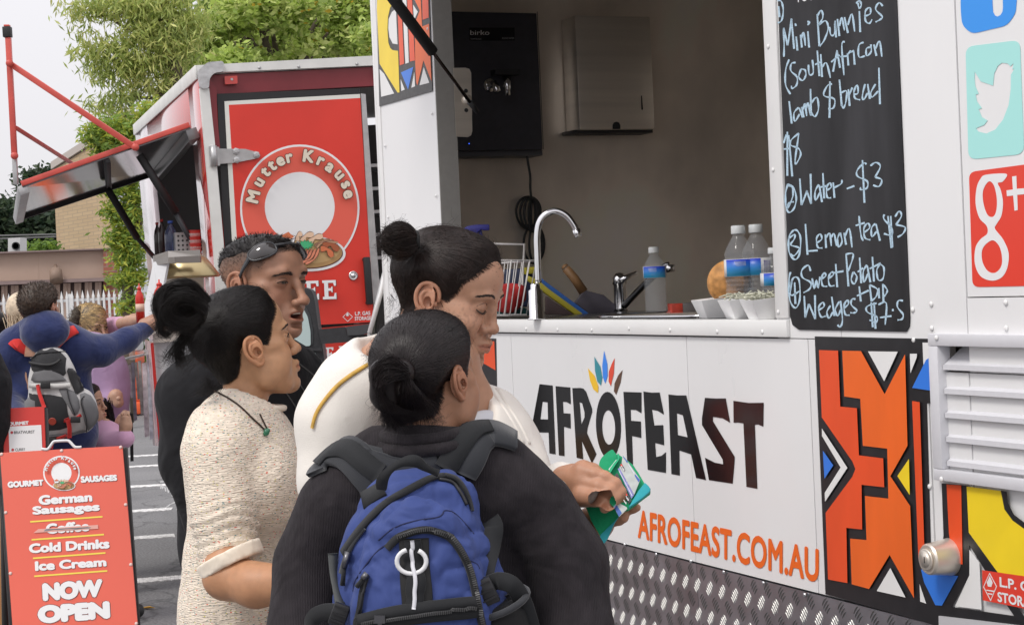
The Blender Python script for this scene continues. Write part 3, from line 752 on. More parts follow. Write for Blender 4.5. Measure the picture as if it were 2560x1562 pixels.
gnd=new_obj('ground',np.array([(-150,-60,0),(150,-60,0),(150,260,0),(-150,260,0)],float),[(0,1,2,3)],asphalt(),kind='structure',origin=(0,0,0))
def on_ground(px,py,z=0.0):
 d=ray(px,py);t=(z-CAM.z)/d.z
 return CAM+d*t
M_line=mat('road_paint',(.62,.61,.60),.7,noise=(26,.45),bump=(80,.2,.002))
for i,y in enumerate((1139,1165,1215,1276,1346,1453)):
 a,b=on_ground(230,y+7),on_ground(760 if i<4 else 620,y-22)
 d=(b-a).normalized();s=Vector((-d.y,d.x,0))*.075
 mb=MB();n=40;random.seed(i)
 for k in range(n):
  if random.random()<.12 and k%3==0:continue
  p,q=a.lerp(b,k/n),a.lerp(b,(k+1)/n-.0008)
  e=lambda:s*(.85+.3*random.random())
  mb.prism([p-e(),q-e(),q+e(),p+e()],ZV*.004)
 mb.build('bay_line',M_line,kind='structure')
 # --- far buildings
def brickmat(name,c1,c2,mortar,sc,w,h,axis=(0,0,0)):
 m=bpy.data.materials.new(name);m.use_nodes=True
 t=m.node_tree;b=t.nodes['Principled BSDF'];L=t.links.new
 g=t.nodes.new('ShaderNodeTexCoord');mp=t.nodes.new('ShaderNodeMapping');mp.inputs['Rotation'].default_value=(R(90),0,0)
 sx_=t.nodes.new('ShaderNodeSeparateXYZ');cx=t.nodes.new('ShaderNodeCombineXYZ')
 L(g.outputs['Object'],sx_.inputs[0])
 ad=t.nodes.new('ShaderNodeMath');L(sx_.outputs['X'],ad.inputs[0]);L(sx_.outputs['Y'],ad.inputs[1])
 L(ad.outputs[0],cx.inputs['X']);L(sx_.outputs['Z'],cx.inputs['Y'])
 br=t.nodes.new('ShaderNodeTexBrick');br.inputs['Scale'].default_value=sc
 br.inputs['Color1'].default_value=(*c1,1);br.inputs['Color2'].default_value=(*c2,1);br.inputs['Mortar'].default_value=(*mortar,1)
 br.inputs['Brick Width'].default_value=w;br.inputs['Row Height'].default_value=h;br.inputs['Mortar Size'].default_value=.008
 L(cx.outputs[0],br.inputs['Vector']);L(br.outputs['Color'],b.inputs['Base Color']);b.inputs['Roughness'].default_value=.85
 return m
M_tan=brickmat('tan_brick',(.50,.37,.22),(.44,.32,.19),(.35,.27,.18),1,.24,.086)
M_rbr=brickmat('red_brick',(.36,.13,.085),(.28,.10,.07),(.30,.22,.18),1,.24,.086)
M_rend=mat('brown_render',(.42,.31,.25),.85,noise=(1.5,.06),bump=(30,.2,.01))
M_gut=mat('gutter_brown',(.26,.19,.18),.7,noise=(5,.1))
M_pink=mat('pink_sheet',(.52,.38,.31),.7,noise=(3,.12,(1,1,.1)))
M_brs=mat('dark_sheet',(.13,.085,.08),.7,noise=(3,.15,(1,1,.1)))
def P3(px,py,t):return at(px,py,t)
bt=33.0
lo_=empty('low_building',P3(140,690,bt),'low brown rendered building with striped metal sheeting behind the white fence','building')
def slab(name,quad,t,depth,m,parent):
 """vertical wall piece facing the camera: pixel quad at depth t"""
 q=[P3(x,y,t) for x,y in quad]
 y0=sum(p.y for p in q)/4
 q=[Vector((p.x,y0+(p.x-q[0].x)*0.02,p.z)) for p in q]
 return MB().prism(q,Vector((0,depth,0))).build(name,m,parent)
Z2=Z(0,620,3.006)
slab('rendered_wall',Z2((-300,48),(776,18),(780,222),(-300,262)),bt,.4,M_rend,lo_)
slab('rendered_wall',Z2((-300,56),(286,38),(289,238),(-300,260)),bt-.004,.3,M_rend,lo_)
slab('brick_pillar',Z2((777,12),(858,8),(870,760),(782,765)),bt-.05,.45,M_rbr,lo_)
slab('coping',Z2((-300,40),(860,-2),(860,8),(-300,52)),bt-.15,.6,M_gut,lo_)
slab('gutter',Z2((-300,262),(838,220),(840,246),(-300,288)),bt-.35,.35,M_gut,lo_)
x=-60
k=0
random.seed(4)
while x<835:
 w=22+8*random.random()
 dk=k%3==2
 slab('sheet',Z2((x,285-x*.04),(x+w-1,284-x*.04),(x+w-1,900),(x,900)),bt+(.06 if dk else-.02*(k%2)),.03,M_brs if dk else M_pink,lo_)
 x+=w;k+=1
slab('back_panel',Z2((-300,285),(835,245),(835,900),(-300,900)),bt+.12,.1,M_brs,lo_)
MB().tube([P3(139,664,bt-.02),P3(139,674,bt-.3)],.03,8).lathe(P3(139,674,bt-.3),Vector((.15,-.5,-.85)),[(.04,0),(.11,.02),(.12,.25),(.0001,.26)],14).build('flood_lamp',mat('lamp_rust',(.22,.15,.11),.6),lo_,True)
tb_=empty('brick_building',P3(220,500,46),'tall tan brick building behind the trees at the left','building')
tp4=[(133,425),(205,360),(330,300),(330,760),(138,760)]
q=[P3(133,425,46),P3(330,300,41),P3(345,900,41),P3(142,900,46)]
q[3].x,q[3].y,q[2].x,q[2].y=q[0].x,q[0].y,q[1].x,q[1].y
q[3].z=q[2].z=0
nb=(q[1]-q[0]).cross(ZV).normalized()
MB().prism(q,nb*-3).build('brick_wall',M_tan,tb_)
cap=[q[0]+ZV*.02,q[1]+ZV*.02,q[1]+ZV*.20,q[0]+ZV*.20]
MB().prism([p+nb*.06 for p in cap],nb*-3.2).build('parapet_cap',mat('parapet_metal',(.45,.40,.36),.5),tb_)
wb=empty('white_building',P3(300,560,40),'plain pale wall standing right of the brick pillar','building')
slab('wall',[(286,390),(372,380),(372,900),(290,900)],39,2,mat('pale_wall',(.60,.62,.66),.8,noise=(2,.05)),wb)
fb=empty('far_building',P3(260,300,90),'far white flat building seen through the leaves of the tree','building')
slab('wall',[(222,298),(420,285),(420,420),(222,425)],88,6,mat('far_wall',(.62,.63,.66),.8),fb)
slab('roof_edge',[(270,282),(420,272),(420,286),(270,298)],87,7,mat('far_roof',(.7,.7,.72),.8),fb)
for xx in(285,300,330,352,380):
 slab('window',[(xx,300),(xx+8,299),(xx+8,314),(xx,315)],87.9,.1,mat('far_glass',(.2,.22,.25),.3),fb)
ub=empty('utility_box',P3(35,610,36),'pale roof unit with a dark round fan above the brown wall','air conditioner')
slab('casing',[(20,596),(50,594),(50,632),(20,632)],36,.5,mat('pale_unit',(.6,.6,.6),.6),ub)
MB().lathe(P3(40,615,35.98),Vector((0,-1,0)),[(.08,0),(.08,.03),(.06,.03),(.06,0)],18).build('fan',M_rubber,ub)
for y,yy in((588,586),(596,592)):
 MB().tube([P3(-30,y+2,38),P3(140,yy,38)],.02,5).build('power_line',mat('wire',(.12,.12,.12),.6),meta(empty('power_line_run',P3(50,590,38)),'thin grey overhead wire, the %s of two above the low brown building'%('upper' if y==588 else 'lower'),'power line'))
M_fen=mat('fence_white',(.75,.75,.75),.5)
ft=29.0
fen=empty('picket_fence',P3(170,790,ft),'white spear topped metal picket fence in front of the striped sheeting','fence')
ya=at(0,760,ft).y
def fp(px,z):
 d=ray(px,760);t=ya/d.y
 p=CAM+d*t;return Vector((p.x,ya,z))
zt_f=at(170,Z2((0,320))[0][1],ft).z
pk=None
x=-30.0
k=0
while x<350:
 p=fp(x,.08)
 if pk is None:
  mb=MB()
  h=zt_f-.08
  w=.017
  mb.box(Vector((-w,-w,0)),(2*w,0,0),(0,2*w,0),(0,0,h-.12))
  mb.add([(-w*1.3,-w,h-.12),(w*1.3,-w,h-.12),(w*1.3,w,h-.12),(-w*1.3,w,h-.12),(0,0,h)],[(0,1,4),(1,2,4),(2,3,4),(3,0,4),(3,2,1,0)])
  pk=mb.build('picket',M_fen,None,origin=(0,0,0));o=pk
 else:
  o=pk.copy();COL.objects.link(o)
 o.location=p;setp(o,fen)
 x+=13.2*(1 if k%9 else 1.0);k+=1
for zz in(at(170,Z2((0,405))[0][1],ft).z,.35):
 MB().box(fp(-40,zz)+Vector((0,.02,0)),Vector((fp(355,0).x-fp(-40,0).x,0,0)),(0,.03,0),(0,0,.045)).build('rail',M_fen,fen)
for xx in(175,20-60):
 MB().box(fp(xx-5,0.01),(.06,0,0),(0,.06,0),(0,0,at(xx,Z2((0,350))[0][1],ft).z)).build('post',M_fen,fen)
bar=empty('road_barrier',on_ground(300,1040),'orange plastic road barrier with a white top beyond the queue','barrier')
M_or=mat('barrier_orange',(.80,.13,.04),.5,noise=(3,.08))
bo=on_ground(278,1042);
for k in range(5):
 z0=.02+k*.17
 ins=.0 if k%2==0 else .03
 box('ring',bo+Vector((0,ins,z0)),(.40,0,0),(0,.45-2*ins,0),(0,0,.168),M_or,bar,.02)
box('top_block',bo+Vector((0,.02,.875)),(.40,0,0),(0,.41,0),(0,0,.30),mat('barrier_white',(.72,.72,.72),.5),bar,.03)
# --- trees
def leafmat(name,c,tr=.25):
 m=bpy.data.materials.new(name);m.use_nodes=True
 t=m.node_tree;b=t.nodes['Principled BSDF'];L=t.links.new
 a=t.nodes.new('ShaderNodeAttribute');a.attribute_name='tint'
 L(a.outputs['Color'],b.inputs['Base Color']);b.inputs['Roughness'].default_value=.55
 tl=t.nodes.new('ShaderNodeBsdfTranslucent');L(a.outputs['Color'],tl.inputs['Color'])
 mxs=t.nodes.new('ShaderNodeMixShader');mxs.inputs[0].default_value=tr+.1
 L(b.outputs[0],mxs.inputs[1]);L(tl.outputs[0],mxs.inputs[2]);L(mxs.outputs[0],t.nodes['Material Output'].inputs[0])
 return m
M_leaf=leafmat('leaf',None,.35)
M_bark=mat('bark',(.11,.085,.065),.9,noise=(8,.3),bump=(20,.6,.02))
def foliage(blobs,n,size,cols,seed,aspect=.45,droop=.0,shell=.5,yellow=0.0):
 """blobs: (centre, radii). returns verts, faces, tints (per vertex)"""
 rg=np.random.default_rng(seed)
 vol=np.array([b[1][0]*b[1][1]*b[1][2] for b in blobs])**.75
 cnt=(vol/vol.sum()*n).astype(int)+1
 Vs,Cs=[],[]
 for(c,r),m in zip(blobs,cnt):
  nc=max(4,m//26)
  d=rg.normal(size=(nc,3));d/=np.linalg.norm(d,axis=1)[:,None]
  rad=rg.random(nc)**(1/(1+2*shell))
  cc=d*rad[:,None]*np.array(r)+np.array(c)
  idx=rg.integers(0,nc,m)
  csz=np.array(r).mean()*.22+size*1.5
  p=cc[idx]+rg.normal(size=(m,3))*csz*np.array([1,1,.6])
  ax=rg.normal(size=(m,3));ax[:,2]=ax[:,2]*.6-droop;ax/=np.linalg.norm(ax,axis=1)[:,None]
  nn=rg.normal(size=(m,3));nn-=(nn*ax).sum(1)[:,None]*ax;nn/=np.linalg.norm(nn,axis=1)[:,None]
  s=size*(.6+.8*rg.random(m))[:,None]
  a,b,e,f=p-ax*s,p+nn*s*aspect,p+ax*s,p-nn*s*aspect
  Vs.append(np.stack([a,b,e,f],1).reshape(-1,3))
  ci=rg.integers(0,len(cols),nc)[idx]
  col=np.array(cols)[ci]*(.75+.5*rg.random(m))[:,None]
  if yellow:
   yy=rg.random(m)<yellow
   col[yy]=np.array([.55,.38,.05])
  Cs.append(np.repeat(col,4,axis=0))
 V=np.concatenate(Vs);C=np.concatenate(Cs)
 F=np.arange(len(V)).reshape(-1,4)
 return V,F,C
def leaf_obj(name,V,F,C,parent,kind=None,m=None):
 me=bpy.data.meshes.new(name)
 org=V.mean(0)
 me.vertices.add(len(V));me.vertices.foreach_set('co',(V-org).ravel())
 me.loops.add(F.size);me.loops.foreach_set('vertex_index',F.ravel().astype(np.int32))
 me.polygons.add(len(F));me.polygons.foreach_set('loop_start',np.arange(0,F.size,F.shape[1],dtype=np.int32))
 me.update(calc_edges=True)
 at_=me.color_attributes.new('tint','FLOAT_COLOR','POINT')
 at_.data.foreach_set('color',np.concatenate([C,np.ones((len(C),1))],1).ravel())
 me.materials.append(m or M_leaf)
 o=bpy.data.objects.new(name,me);o.location=org
 COL.objects.link(o)
 if parent is not None:setp(o,parent)
 if kind:o['kind']=kind
 return o
def blobs_px(lst,t,zs=.8,sp=1.0):
 """lst of (px, py, rx_px, ry_px[, dt])"""
 out=[]
 for b in lst:
  dt=b[4] if len(b)>4 else 0
  tt=t+dt
  c=at(b[0],b[1],tt);rx,rz=b[2]/FPX*tt,b[3]/FPX*tt
  out.append(((c.x,c.y,c.z),(rx,(rx+rz)/2*zs,rz)))
 return out
def branchy(mb,p,q,r0_,r1_,sag=0.0):
 pts=[p.lerp(q,k/5)+Vector((random.uniform(-1,1),random.uniform(-1,1),random.uniform(-1,1)))*(q-p).length*.03 for k in range(6)]
 mb.tube(pts,[r0_+(r1_-r0_)*k/5 for k in range(6)],7)
random.seed(11)
lt=24.0
tr=empty('leafy_tree',on_ground(430,1040),'tall tree with drooping narrow leaves reaching left against the pale sky','tree')
bl_=[(215,25,50,32),(275,15,60,40),(350,20,60,45),(420,10,60,50),(205,80,25,12),(250,130,45,28),(310,110,50,35),(375,90,55,45),(330,160,60,40),(400,150,55,50),(215,125,22,20),(270,180,45,28),(240,150,30,15),(345,205,50,30),(420,210,40,40),(280,262,40,28),(320,245,35,22),(250,265,30,18),(300,290,25,14),(440,120,50,60),(370,50,50,40),(465,60,60,60)]
bl_=[(a,b,c*.86,d*.82) for a,b,c,d in bl_]
V,F_,C=foliage(blobs_px(bl_,lt),11000,.062,[(.46,.53,.15),(.54,.58,.19),(.32,.40,.11),(.62,.62,.23),(.38,.46,.14)],3,.19,1.2,.35)
leaf_obj('crown',V,F_,C,tr)
mb=MB()
base=on_ground(440,1040);base.y=at(440,700,lt).y;
trunk_top=at(455,230,lt)
branchy(mb,Vector((at(470,1000,lt).x,trunk_top.y,0)),trunk_top,.22,.13)
for(a,b,r) in(((455,230),(425,60),.10),((425,60),(395,-60),.07),((450,200),(400,110),.06),((400,110),(290,60),.035),((455,230),(330,297),.04),((330,297),(290,285),.02),((440,150),(330,165),.035),((425,60),(300,20),.035),((400,250),(300,240),.025),((410,110),(340,90),.02),((445,260),(345,200),.03),((395,30),(230,40),.02),((340,165),(240,140),.015),((410,255),(385,180),.02),((455,320),(395,250),.05)):
 branchy(mb,at(*a,lt),at(*b,lt),r,r*.55)
mb.build('trunk',M_bark,tr,True)
rt_t=27.0
tr2=empty('broad_tree',Vector((at(700,1000,rt_t).x,at(700,700,rt_t).y,0)),'broad bright green tree with yellowing leaves above the red truck roof','tree')
bl2=[]
random.seed(5)
for i in range(60):
 x=random.uniform(445,960);yb=165 if x>520 else 190
 y=random.uniform(-60,yb)
 lim=30 if x<470 else-60
 if x<560 and y<40+(560-x)*.3:continue
 bl2.append((x,y,random.uniform(28,55),random.uniform(20,38),random.uniform(-1.5,2.5)))
bl2+=[(440,230,35,25),(470,200,40,30),(430,300,40,25),(400,290,35,22),(480,120,45,30),(505,90,45,30),(560,60,45,40),(620,40,50,40),(880,20,60,40),(930,90,40,50),(940,180,30,30)]
V,F_,C=foliage(blobs_px(bl2,rt_t),46000,.058,[(.50,.62,.15),(.56,.67,.20),(.42,.54,.13),(.64,.70,.26),(.33,.44,.11)],8,.50,.2,.35,.014)
leaf_obj('crown',V,F_,C,tr2)
mb=MB()
branchy(mb,Vector((at(690,1000,rt_t+1).x,at(690,700,rt_t+1).y,0)),at(690,250,rt_t+1),.3,.2)
for i in range(16):
 branchy(mb,at(690,250,rt_t+1),at(random.uniform(470,930),random.uniform(-20,150),rt_t+random.uniform(-.5,1.5)),.10,.02)
mb.build('trunk',M_bark,tr2,True)
tr3=empty('back_tree',Vector((at(760,1000,33).x,at(760,700,33).y,0)),'darker green tree standing behind the bright broad one','tree')
bl3=[(random.uniform(560,980),random.uniform(-40,200),60,45) for i in range(26)]
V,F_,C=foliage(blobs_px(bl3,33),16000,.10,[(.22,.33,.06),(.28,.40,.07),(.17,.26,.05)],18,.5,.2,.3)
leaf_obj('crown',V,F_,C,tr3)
mb=MB();branchy(mb,Vector((at(760,1000,33).x,at(760,700,33).y,0)),at(760,150,33),.3,.15);mb.build('trunk',M_bark,tr3,True)
ct=22.0
cf=empty('conifer',Vector((at(330,1000,ct).x,at(330,700,ct).y,0)),'upright yellow green conifer between the brick building and the red truck','tree')
blc=[(250,330,32,16),(290,320,30,16),(330,325,25,18),(240,350,20,12),(270,365,36,16),(310,355,40,22),(350,340,36,26),(380,300,36,24),(400,275,30,20),(270,385,20,8),(300,470,20,10),(325,440,20,25),(275,480,18,10),(335,490,18,20),(290,520,24,12),(330,530,20,16),(310,550,28,14),(285,530,16,8),(300,590,26,12),(330,580,20,14),(300,615,24,12),(335,620,18,14),(320,650,30,16),(335,690,24,20),(310,700,18,16),(325,760,22,25)]
V,F_,C=foliage(blobs_px(blc,ct),17000,.040,[(.42,.48,.06),(.32,.42,.07),(.50,.52,.08),(.20,.30,.06),(.26,.40,.08)],9,.3,-.3,.3)
leaf_obj('crown',V,F_,C,cf)
mb=MB();branchy(mb,Vector((at(325,1000,ct).x,at(325,700,ct).y,0)),at(330,420,ct),.09,.05);branchy(mb,at(330,420,ct),at(350,330,ct),.05,.02)
for p in((290,590),(275,530),(300,470),(300,360),(270,350)):branchy(mb,at(328,p[1]+25,ct),at(*p,ct),.018,.008)
mb.build('trunk',M_bark,cf,True)
dt_=60.0
for nm,lab,bls,seed in(('dark_tree','dark green tree behind the low building at the far left',[(30,540,45,40),(80,560,40,40),(10,580,40,40),(60,600,60,30),(120,580,30,40),(0,520,25,20)],21),('dark_tree','grey green tree rising left of the tan brick building',[(105,450,28,22),(120,480,28,25),(95,480,25,22),(130,440,15,15),(110,520,30,25)],22),('shrub','small bright green shrub peeking over the brown wall',[(110,620,18,10),(120,628,22,8)],23)):
 tt=44 if nm=='shrub' else dt_+seed-21
 e=empty(nm,Vector((at(bls[0][0],760,tt).x,at(bls[0][0],760,tt).y,0)),lab,'shrub' if nm=='shrub' else 'tree')
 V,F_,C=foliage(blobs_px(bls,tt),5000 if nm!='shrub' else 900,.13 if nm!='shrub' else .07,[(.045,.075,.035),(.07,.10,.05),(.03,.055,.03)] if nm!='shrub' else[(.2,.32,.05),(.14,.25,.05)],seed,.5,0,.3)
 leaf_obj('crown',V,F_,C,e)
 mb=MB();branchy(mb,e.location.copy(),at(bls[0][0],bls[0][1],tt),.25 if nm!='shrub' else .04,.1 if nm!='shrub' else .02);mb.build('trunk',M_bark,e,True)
pl_=empty('hedge_plant',on_ground(320,1000),'leafy green plants growing against the fence beside the red truck','plant')
V,F_,C=foliage(blobs_px([(315,840,22,30),(300,870,20,25),(330,880,15,30),(320,800,15,20)],27.5),2500,.05,[(.12,.20,.04),(.2,.3,.06),(.07,.11,.03)],31)
leaf_obj('foliage',V,F_,C,pl_)
# --- red catering truck
Dr=ray(-150,758);Dr.z=0;Dr.normalize()
Ar=Dr.cross(ZV).normalized()
tl_=.042
Zt=(ZV*math.cos(tl_)-Ar*math.sin(tl_)).normalized();At=(Ar*math.cos(tl_)+ZV*math.sin(tl_)).normalized()
C0=at(497,223,9.5)
RP=Plane(C0,At,Zt)
SP=Plane(C0,Dr,Zt)
def red(a,b,v):return C0+At*a+Zt*b+Dr*v
M_rt=mat('glossy_red_paint',(.60,.032,.024),.16,coat=.6,noise=(4,.05))
M_rd=mat('red_door_paint',(.68,.045,.030),.36,noise=(2,.10),bump=(5,.05,.004))
M_mar=mat('maroon_metal',(.20,.028,.035),.40,noise=(3,.18))
M_gal=mat('galvanised_steel',(.46,.46,.46),.38,.6,noise=(14,.15),bump=(40,.2,.002))
M_wht=mat('aged_white_metal',(.70,.70,.67),.45,noise=(8,.08))
redt=empty('red_truck',red(.6,-1,1.2),'red catering truck with a round sausage emblem on its rear door','food truck')
Z1=Z(0,0,2.424);Z4b=Z(380,560,2.784);Z6b=Z(700,600,4.175)
b_bot=-2.35
aR=RP.ab(1015,500)[0]
def r_(name,pts,m,off=0,th=.01,**kw):return decal(RP,pts,name,m,redt,off,th,**kw)
ln=(at(342,340,12.55)-C0).dot(Dr)
top_b=RP.ab(*Z1((1340,395))[0])[1]
zbt=RP.ab(*Z1((1300,450))[0])[1]
box('rear_header',red(.03,RP.ab(*Z1((1310,572))[0])[1],.0),At*(aR+.8),Zt*(top_b-.05-RP.ab(*Z1((1310,572))[0])[1]),Dr*.06,M_mar,redt)
box('roof',red(0,top_b-.045,0),At*(aR+1.2),Zt*.05,Dr*ln,M_wht,redt)
r_('roof_rail',Z1((1342,392),(2420,333),(2420,393),(1345,441)),M_wht,.002,.02)
r_('corner_bracket',rnd(Z1((1192,438),(1250,385),(1346,378),(1348,442),(1290,450),(1262,482),(1258,545),(1208,545)),8),mat('silver_sealant',(.48,.48,.48),.5,.3,noise=(20,.15),bump=(12,.6,.02)),.004,.05)
for q in Z1((1568,415),(1805,408),(2158,392)):
 MB().lathe(RP.hit(*q)+RP.n*.022,RP.n,[(.009,0),(.007,.004),(.0001,.005)],10).build('rivet',M_gal,redt,True)
r_('corner_post',Z1((1205,540),(1262,540),(1300,900),(1352,1503),(1470,2900),(1370,2900),(1290,1503)),M_wht,.0,.035)
r_('maroon_strip',Z1((1262,470),(1310,545),(1312,700),(1330,900),(1300,900),(1264,560)),M_mar,.002,.02)
r_('red_edge',Z1((1312,690),(1318,575),(1350,900),(1402,1503),(1430,1995),(1396,1995),(1352,1503),(1330,900)),M_rt,-.002,.012)
r_('door_gasket',Z1((1312,572),(2175,538),(2178,572),(1356,616),(1404,1503),(1430,1990),(1396,1990),(1345,1300)),M_rubber,.0,.02)
r_('door_frame',Z1((1356,618),(2175,574),(2178,598),(1382,640),(1434,1503),(1460,1990),(1432,1990),(1404,1503)),mat('cream_metal',(.72,.72,.66),.45),.002,.022)
door=r_('door',Z1((1382,640),(2178,598),(2232,1503),(2262,1950),(1460,1992),(1434,1503)),M_rd,.004,.02)
r_('door_jamb',Z1((2180,572),(2208,575),(2275,1503),(2310,1945),(2264,1950),(2232,1503)),M_gal,.0,.03)
r_('lower_panel',Z4b((1190,828),(1700,800),(1700,950),(1195,962)),M_rd,.0,.02)
box('rear_lower_skin',red(.05,b_bot+.25,-.01),At*(aR+.7),Zt*(RP.ab(*Z4b((1150,725))[0])[1]-b_bot-.25),Dr*.03,M_rd,redt)
r_('bumper_beam',Z4b((600,985),(1700,955),(1700,1065),(600,1100)),M_rubber,.012,.06)
r_('door_sill',Z4b((600,765),(1700,712),(1700,745),(600,800)),M_rubber,.012,.03)
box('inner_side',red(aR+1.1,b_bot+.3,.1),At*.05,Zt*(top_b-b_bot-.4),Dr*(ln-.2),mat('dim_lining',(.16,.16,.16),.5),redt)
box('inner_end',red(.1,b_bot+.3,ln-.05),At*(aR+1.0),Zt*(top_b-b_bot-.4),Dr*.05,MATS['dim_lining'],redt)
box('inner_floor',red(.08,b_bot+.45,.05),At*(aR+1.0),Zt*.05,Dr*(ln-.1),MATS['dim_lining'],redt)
for k in range(7):
 zz=-.45-k*.13
 box('rack_shelf',red(aR-.16,zz,.35),At*.5,Zt*.018,Dr*.5,M_gal,redt)
for q in((aR-.16,.35),(aR-.16,.84)):
 box('rack_post',red(q[0],-1.5,q[1]),At*.03,Zt*1.2,Dr*.03,M_gal,redt)
box('ceiling_strip',red(aR-.3,-.14,.3),At*.09,Zt*.03,Dr*1.1,mat('inner_strip',(.5,.5,.5),.3,.5),redt)
hg=r_('hinge',rnd(Z1((1312,905),(1480,907),(1555,928),(1572,946),(1560,962),(1420,990),(1315,998)),3),M_gal,.026,.012)
MB().tube([RP.hit(*Z1((1285,888))[0])+RP.n*.045,RP.hit(*Z1((1292,1012))[0])+RP.n*.045],.018,12).build('hinge_pin',M_gal,redt,True)
r_('hinge_plate',Z1((1258,892),(1320,896),(1326,1008),(1266,1010)),M_gal,.034,.012)
for q in Z1((1423,921),(1546,942),(1427,974)):
 MB().lathe(RP.hit(*q)+RP.n*.038,RP.n,[(.0001,.0),(.020,0),(.018,.008),(.009,.011),(.0001,.011)],6).build('bolt',M_gal,redt)
rf=r_('marker_lamp',rnd(Z1((1355,468),(1432,465),(1434,513),(1358,517)),3),mat('red_lens',(.5,.04,.03),.15,coat=.8),.004,.03)
MB().lathe(RP.hit(*Z1((1399,487))[0])+RP.n*.034,RP.n,[(.0001,0),(.008,0),(.006,.004),(.0001,.004)],8).build('screw',M_gal,redt)
r_('bracket',Z1((2262,420),(2300,400),(2310,468),(2268,468)),M_gal,.004,.04)
Ze=Z(580,340,4.176)
M_rl=mat('emblem_red',(.75,.12,.08),.5);M_cr=mat('emblem_cream',(.72,.64,.52),.5);M_ol=mat('print_outline',(.10,.03,.02),.5)
EM=[0.0250]
def em(pts,m,nm='emblem_print',holes=()):
 EM[0]+=.0007
 return decal(RP,pts,nm,m,redt,EM[0],.0003,holes)
em(Ze(*ell(698,755,622,660,64)),M_wl);em(Ze(*ell(698,755,601,638,64)),M_rl);em(Ze(*ell(697,745,364,364,56)),M_wl)
def plate(em,Zf):
 em(Zf(*ell(790,1230,385,185,48)),M_wl);em(Zf(*ell(785,1225,362,163,48)),M_ol);em(Zf(*ell(785,1218,354,158,48)),mat('board_wood',(.45,.27,.11),.6));em(Zf(*ell(780,1195,335,140,48)),mat('board_wood2',(.55,.36,.16),.6))
 def saus(pts,w,c,oc=None):
  A,B=stroke_polys(Zf(*pts),(w+16)/4.176*Zf_s[0]);
  for ww,mm in((w+12,M_ol),(w,c)):
   A,B=stroke_polys(Zf(*pts),ww/4.176*Zf_s[0])
   e0=[(v.x,v.y) for v in A];e1=[(v.x,v.y) for v in B][::-1]
   em(e0+e1,mm)
 sc_,sb,sd_=mat('sausage_pale',(.75,.52,.36),.5),mat('sausage_red',(.62,.17,.07),.5),mat('sausage_brown',(.36,.10,.04),.5)
 saus([(665,1095),(680,1040),(720,1020)],50,sc_);saus([(720,1110),(760,1045),(840,1030)],55,sc_);saus([(790,1120),(850,1065),(935,1050)],55,sc_)
 for k in range(3):saus([(850+10*k,1150+10*k),(930,1100+10*k),(1010+40*k,1085+14*k)],20,mat('sausage_thin',(.50,.30,.18),.5))
 saus([(935,1150),(1020,1135),(1095,1200)],60,sd_);saus([(910,1180),(985,1190),(1030,1265)],55,sb)
 saus([(560,1190),(620,1180),(680,1165)],40,sc_);saus([(580,1250),(660,1235),(705,1185)],48,sc_)
 for k in range(4):saus([(600+50*k,1300+12*k),(720+40*k,1285),(780+36*k,1190-4*k)],24,mat('sausage_coral',(.68,.24,.14),.5))
 em(Zf((450,1062),(652,1055),(625,1150),(500,1158)),M_ol);em(Zf((458,1066),(643,1060),(618,1145),(506,1152)),M_wl);em(Zf(*ell(552,1060,98,28)),M_ol);em(Zf(*ell(552,1059,90,22)),M_wl);em(Zf((480,1065),(500,1040),(560,1010),(572,1005),(590,1025),(630,1055),(600,1075),(520,1080)),sb)
 lf=[]
 for i in range(26):
  a=2*math.pi*i/26;rr=1 if i%2 else .68
  lf.append((748+98*rr*math.cos(a),1140+55*rr*math.sin(a)))
 em(Zf(*lf),mat('parsley_dark',(.03,.18,.07),.5));em(Zf(*[(748+(x-748)*.85,1138+(y-1140)*.8) for x,y in lf]),mat('parsley',(.06,.42,.18),.5))
Zf_s=[1.0]
plate(em,Ze)
def arc_text(plane,Zf,letters,cx,cy,size,off,m_in,m_out,parent,bold=.05):
 for lay,(bd,mm,oo) in enumerate(((bold+.045,m_out,off),(bold,m_in,off+.0012))):
  for ch,x,y in letters:
   mb=MB()
   v,f=glyph_mesh(ch,0)
   xs=[p[0] for p in v];ys=[p[1] for p in v]
   mx_=(min(xs)+max(xs))/2
   my_=.26 if ch.islower() else .35
   ang=math.atan2(x-cx,cy-y)
   for k,(dx,dy) in enumerate(bold_rim(bd)):
    vs=[]
    for p in v:
     u,w=(p[0]+dx-mx_)*size,(p[1]+dy-my_)*size
     X=x+u*math.cos(ang)+w*math.sin(ang);Y=y+u*math.sin(ang)-w*math.cos(ang)
     q=Zf((X,Y))[0]
     vs.append(plane.hit(*q)+plane.n*(oo+k*.00003))
    mb.add(vs,f)
   mb.build('emblem_letter',mm,parent)
arc=[('M',200,640),('u',266,492),('t',332,388),('t',400,322),('e',485,270),('r',580,238),('K',780,218),('r',905,272),('a',1000,335),('u',1100,415),('s',1168,515),('e',1192,615)]
EM[0]+=.001
arc_text(RP,Ze,arc,700,760,172,EM[0],M_cr,M_ol,redt)
def slabE(x,y,w,h,sl=-.037):
 P=[(0,0),(1,0),(1,.30),(.86,.30),(.80,.14),(.42,.14),(.42,.42),(.62,.42),(.66,.34),(.74,.34),(.74,.64),(.66,.64),(.62,.56),(.42,.56),(.42,.86),(.82,.86),(.88,.68),(1,.68),(1,1),(0,1),(0,.87),(.13,.86),(.13,.14),(0,.13)]
 return[(x+u*w+v*h*.045,y+v*h+u*w*sl) for u,v in P]
for(x,y) in((1052,400),(1172,396)):
 em(Z4b(*slabE(x,y,96,133)),M_ol,'door_letter');em(Z4b(*slabE(x-3,y-2,94,131)),M_wl,'door_letter')
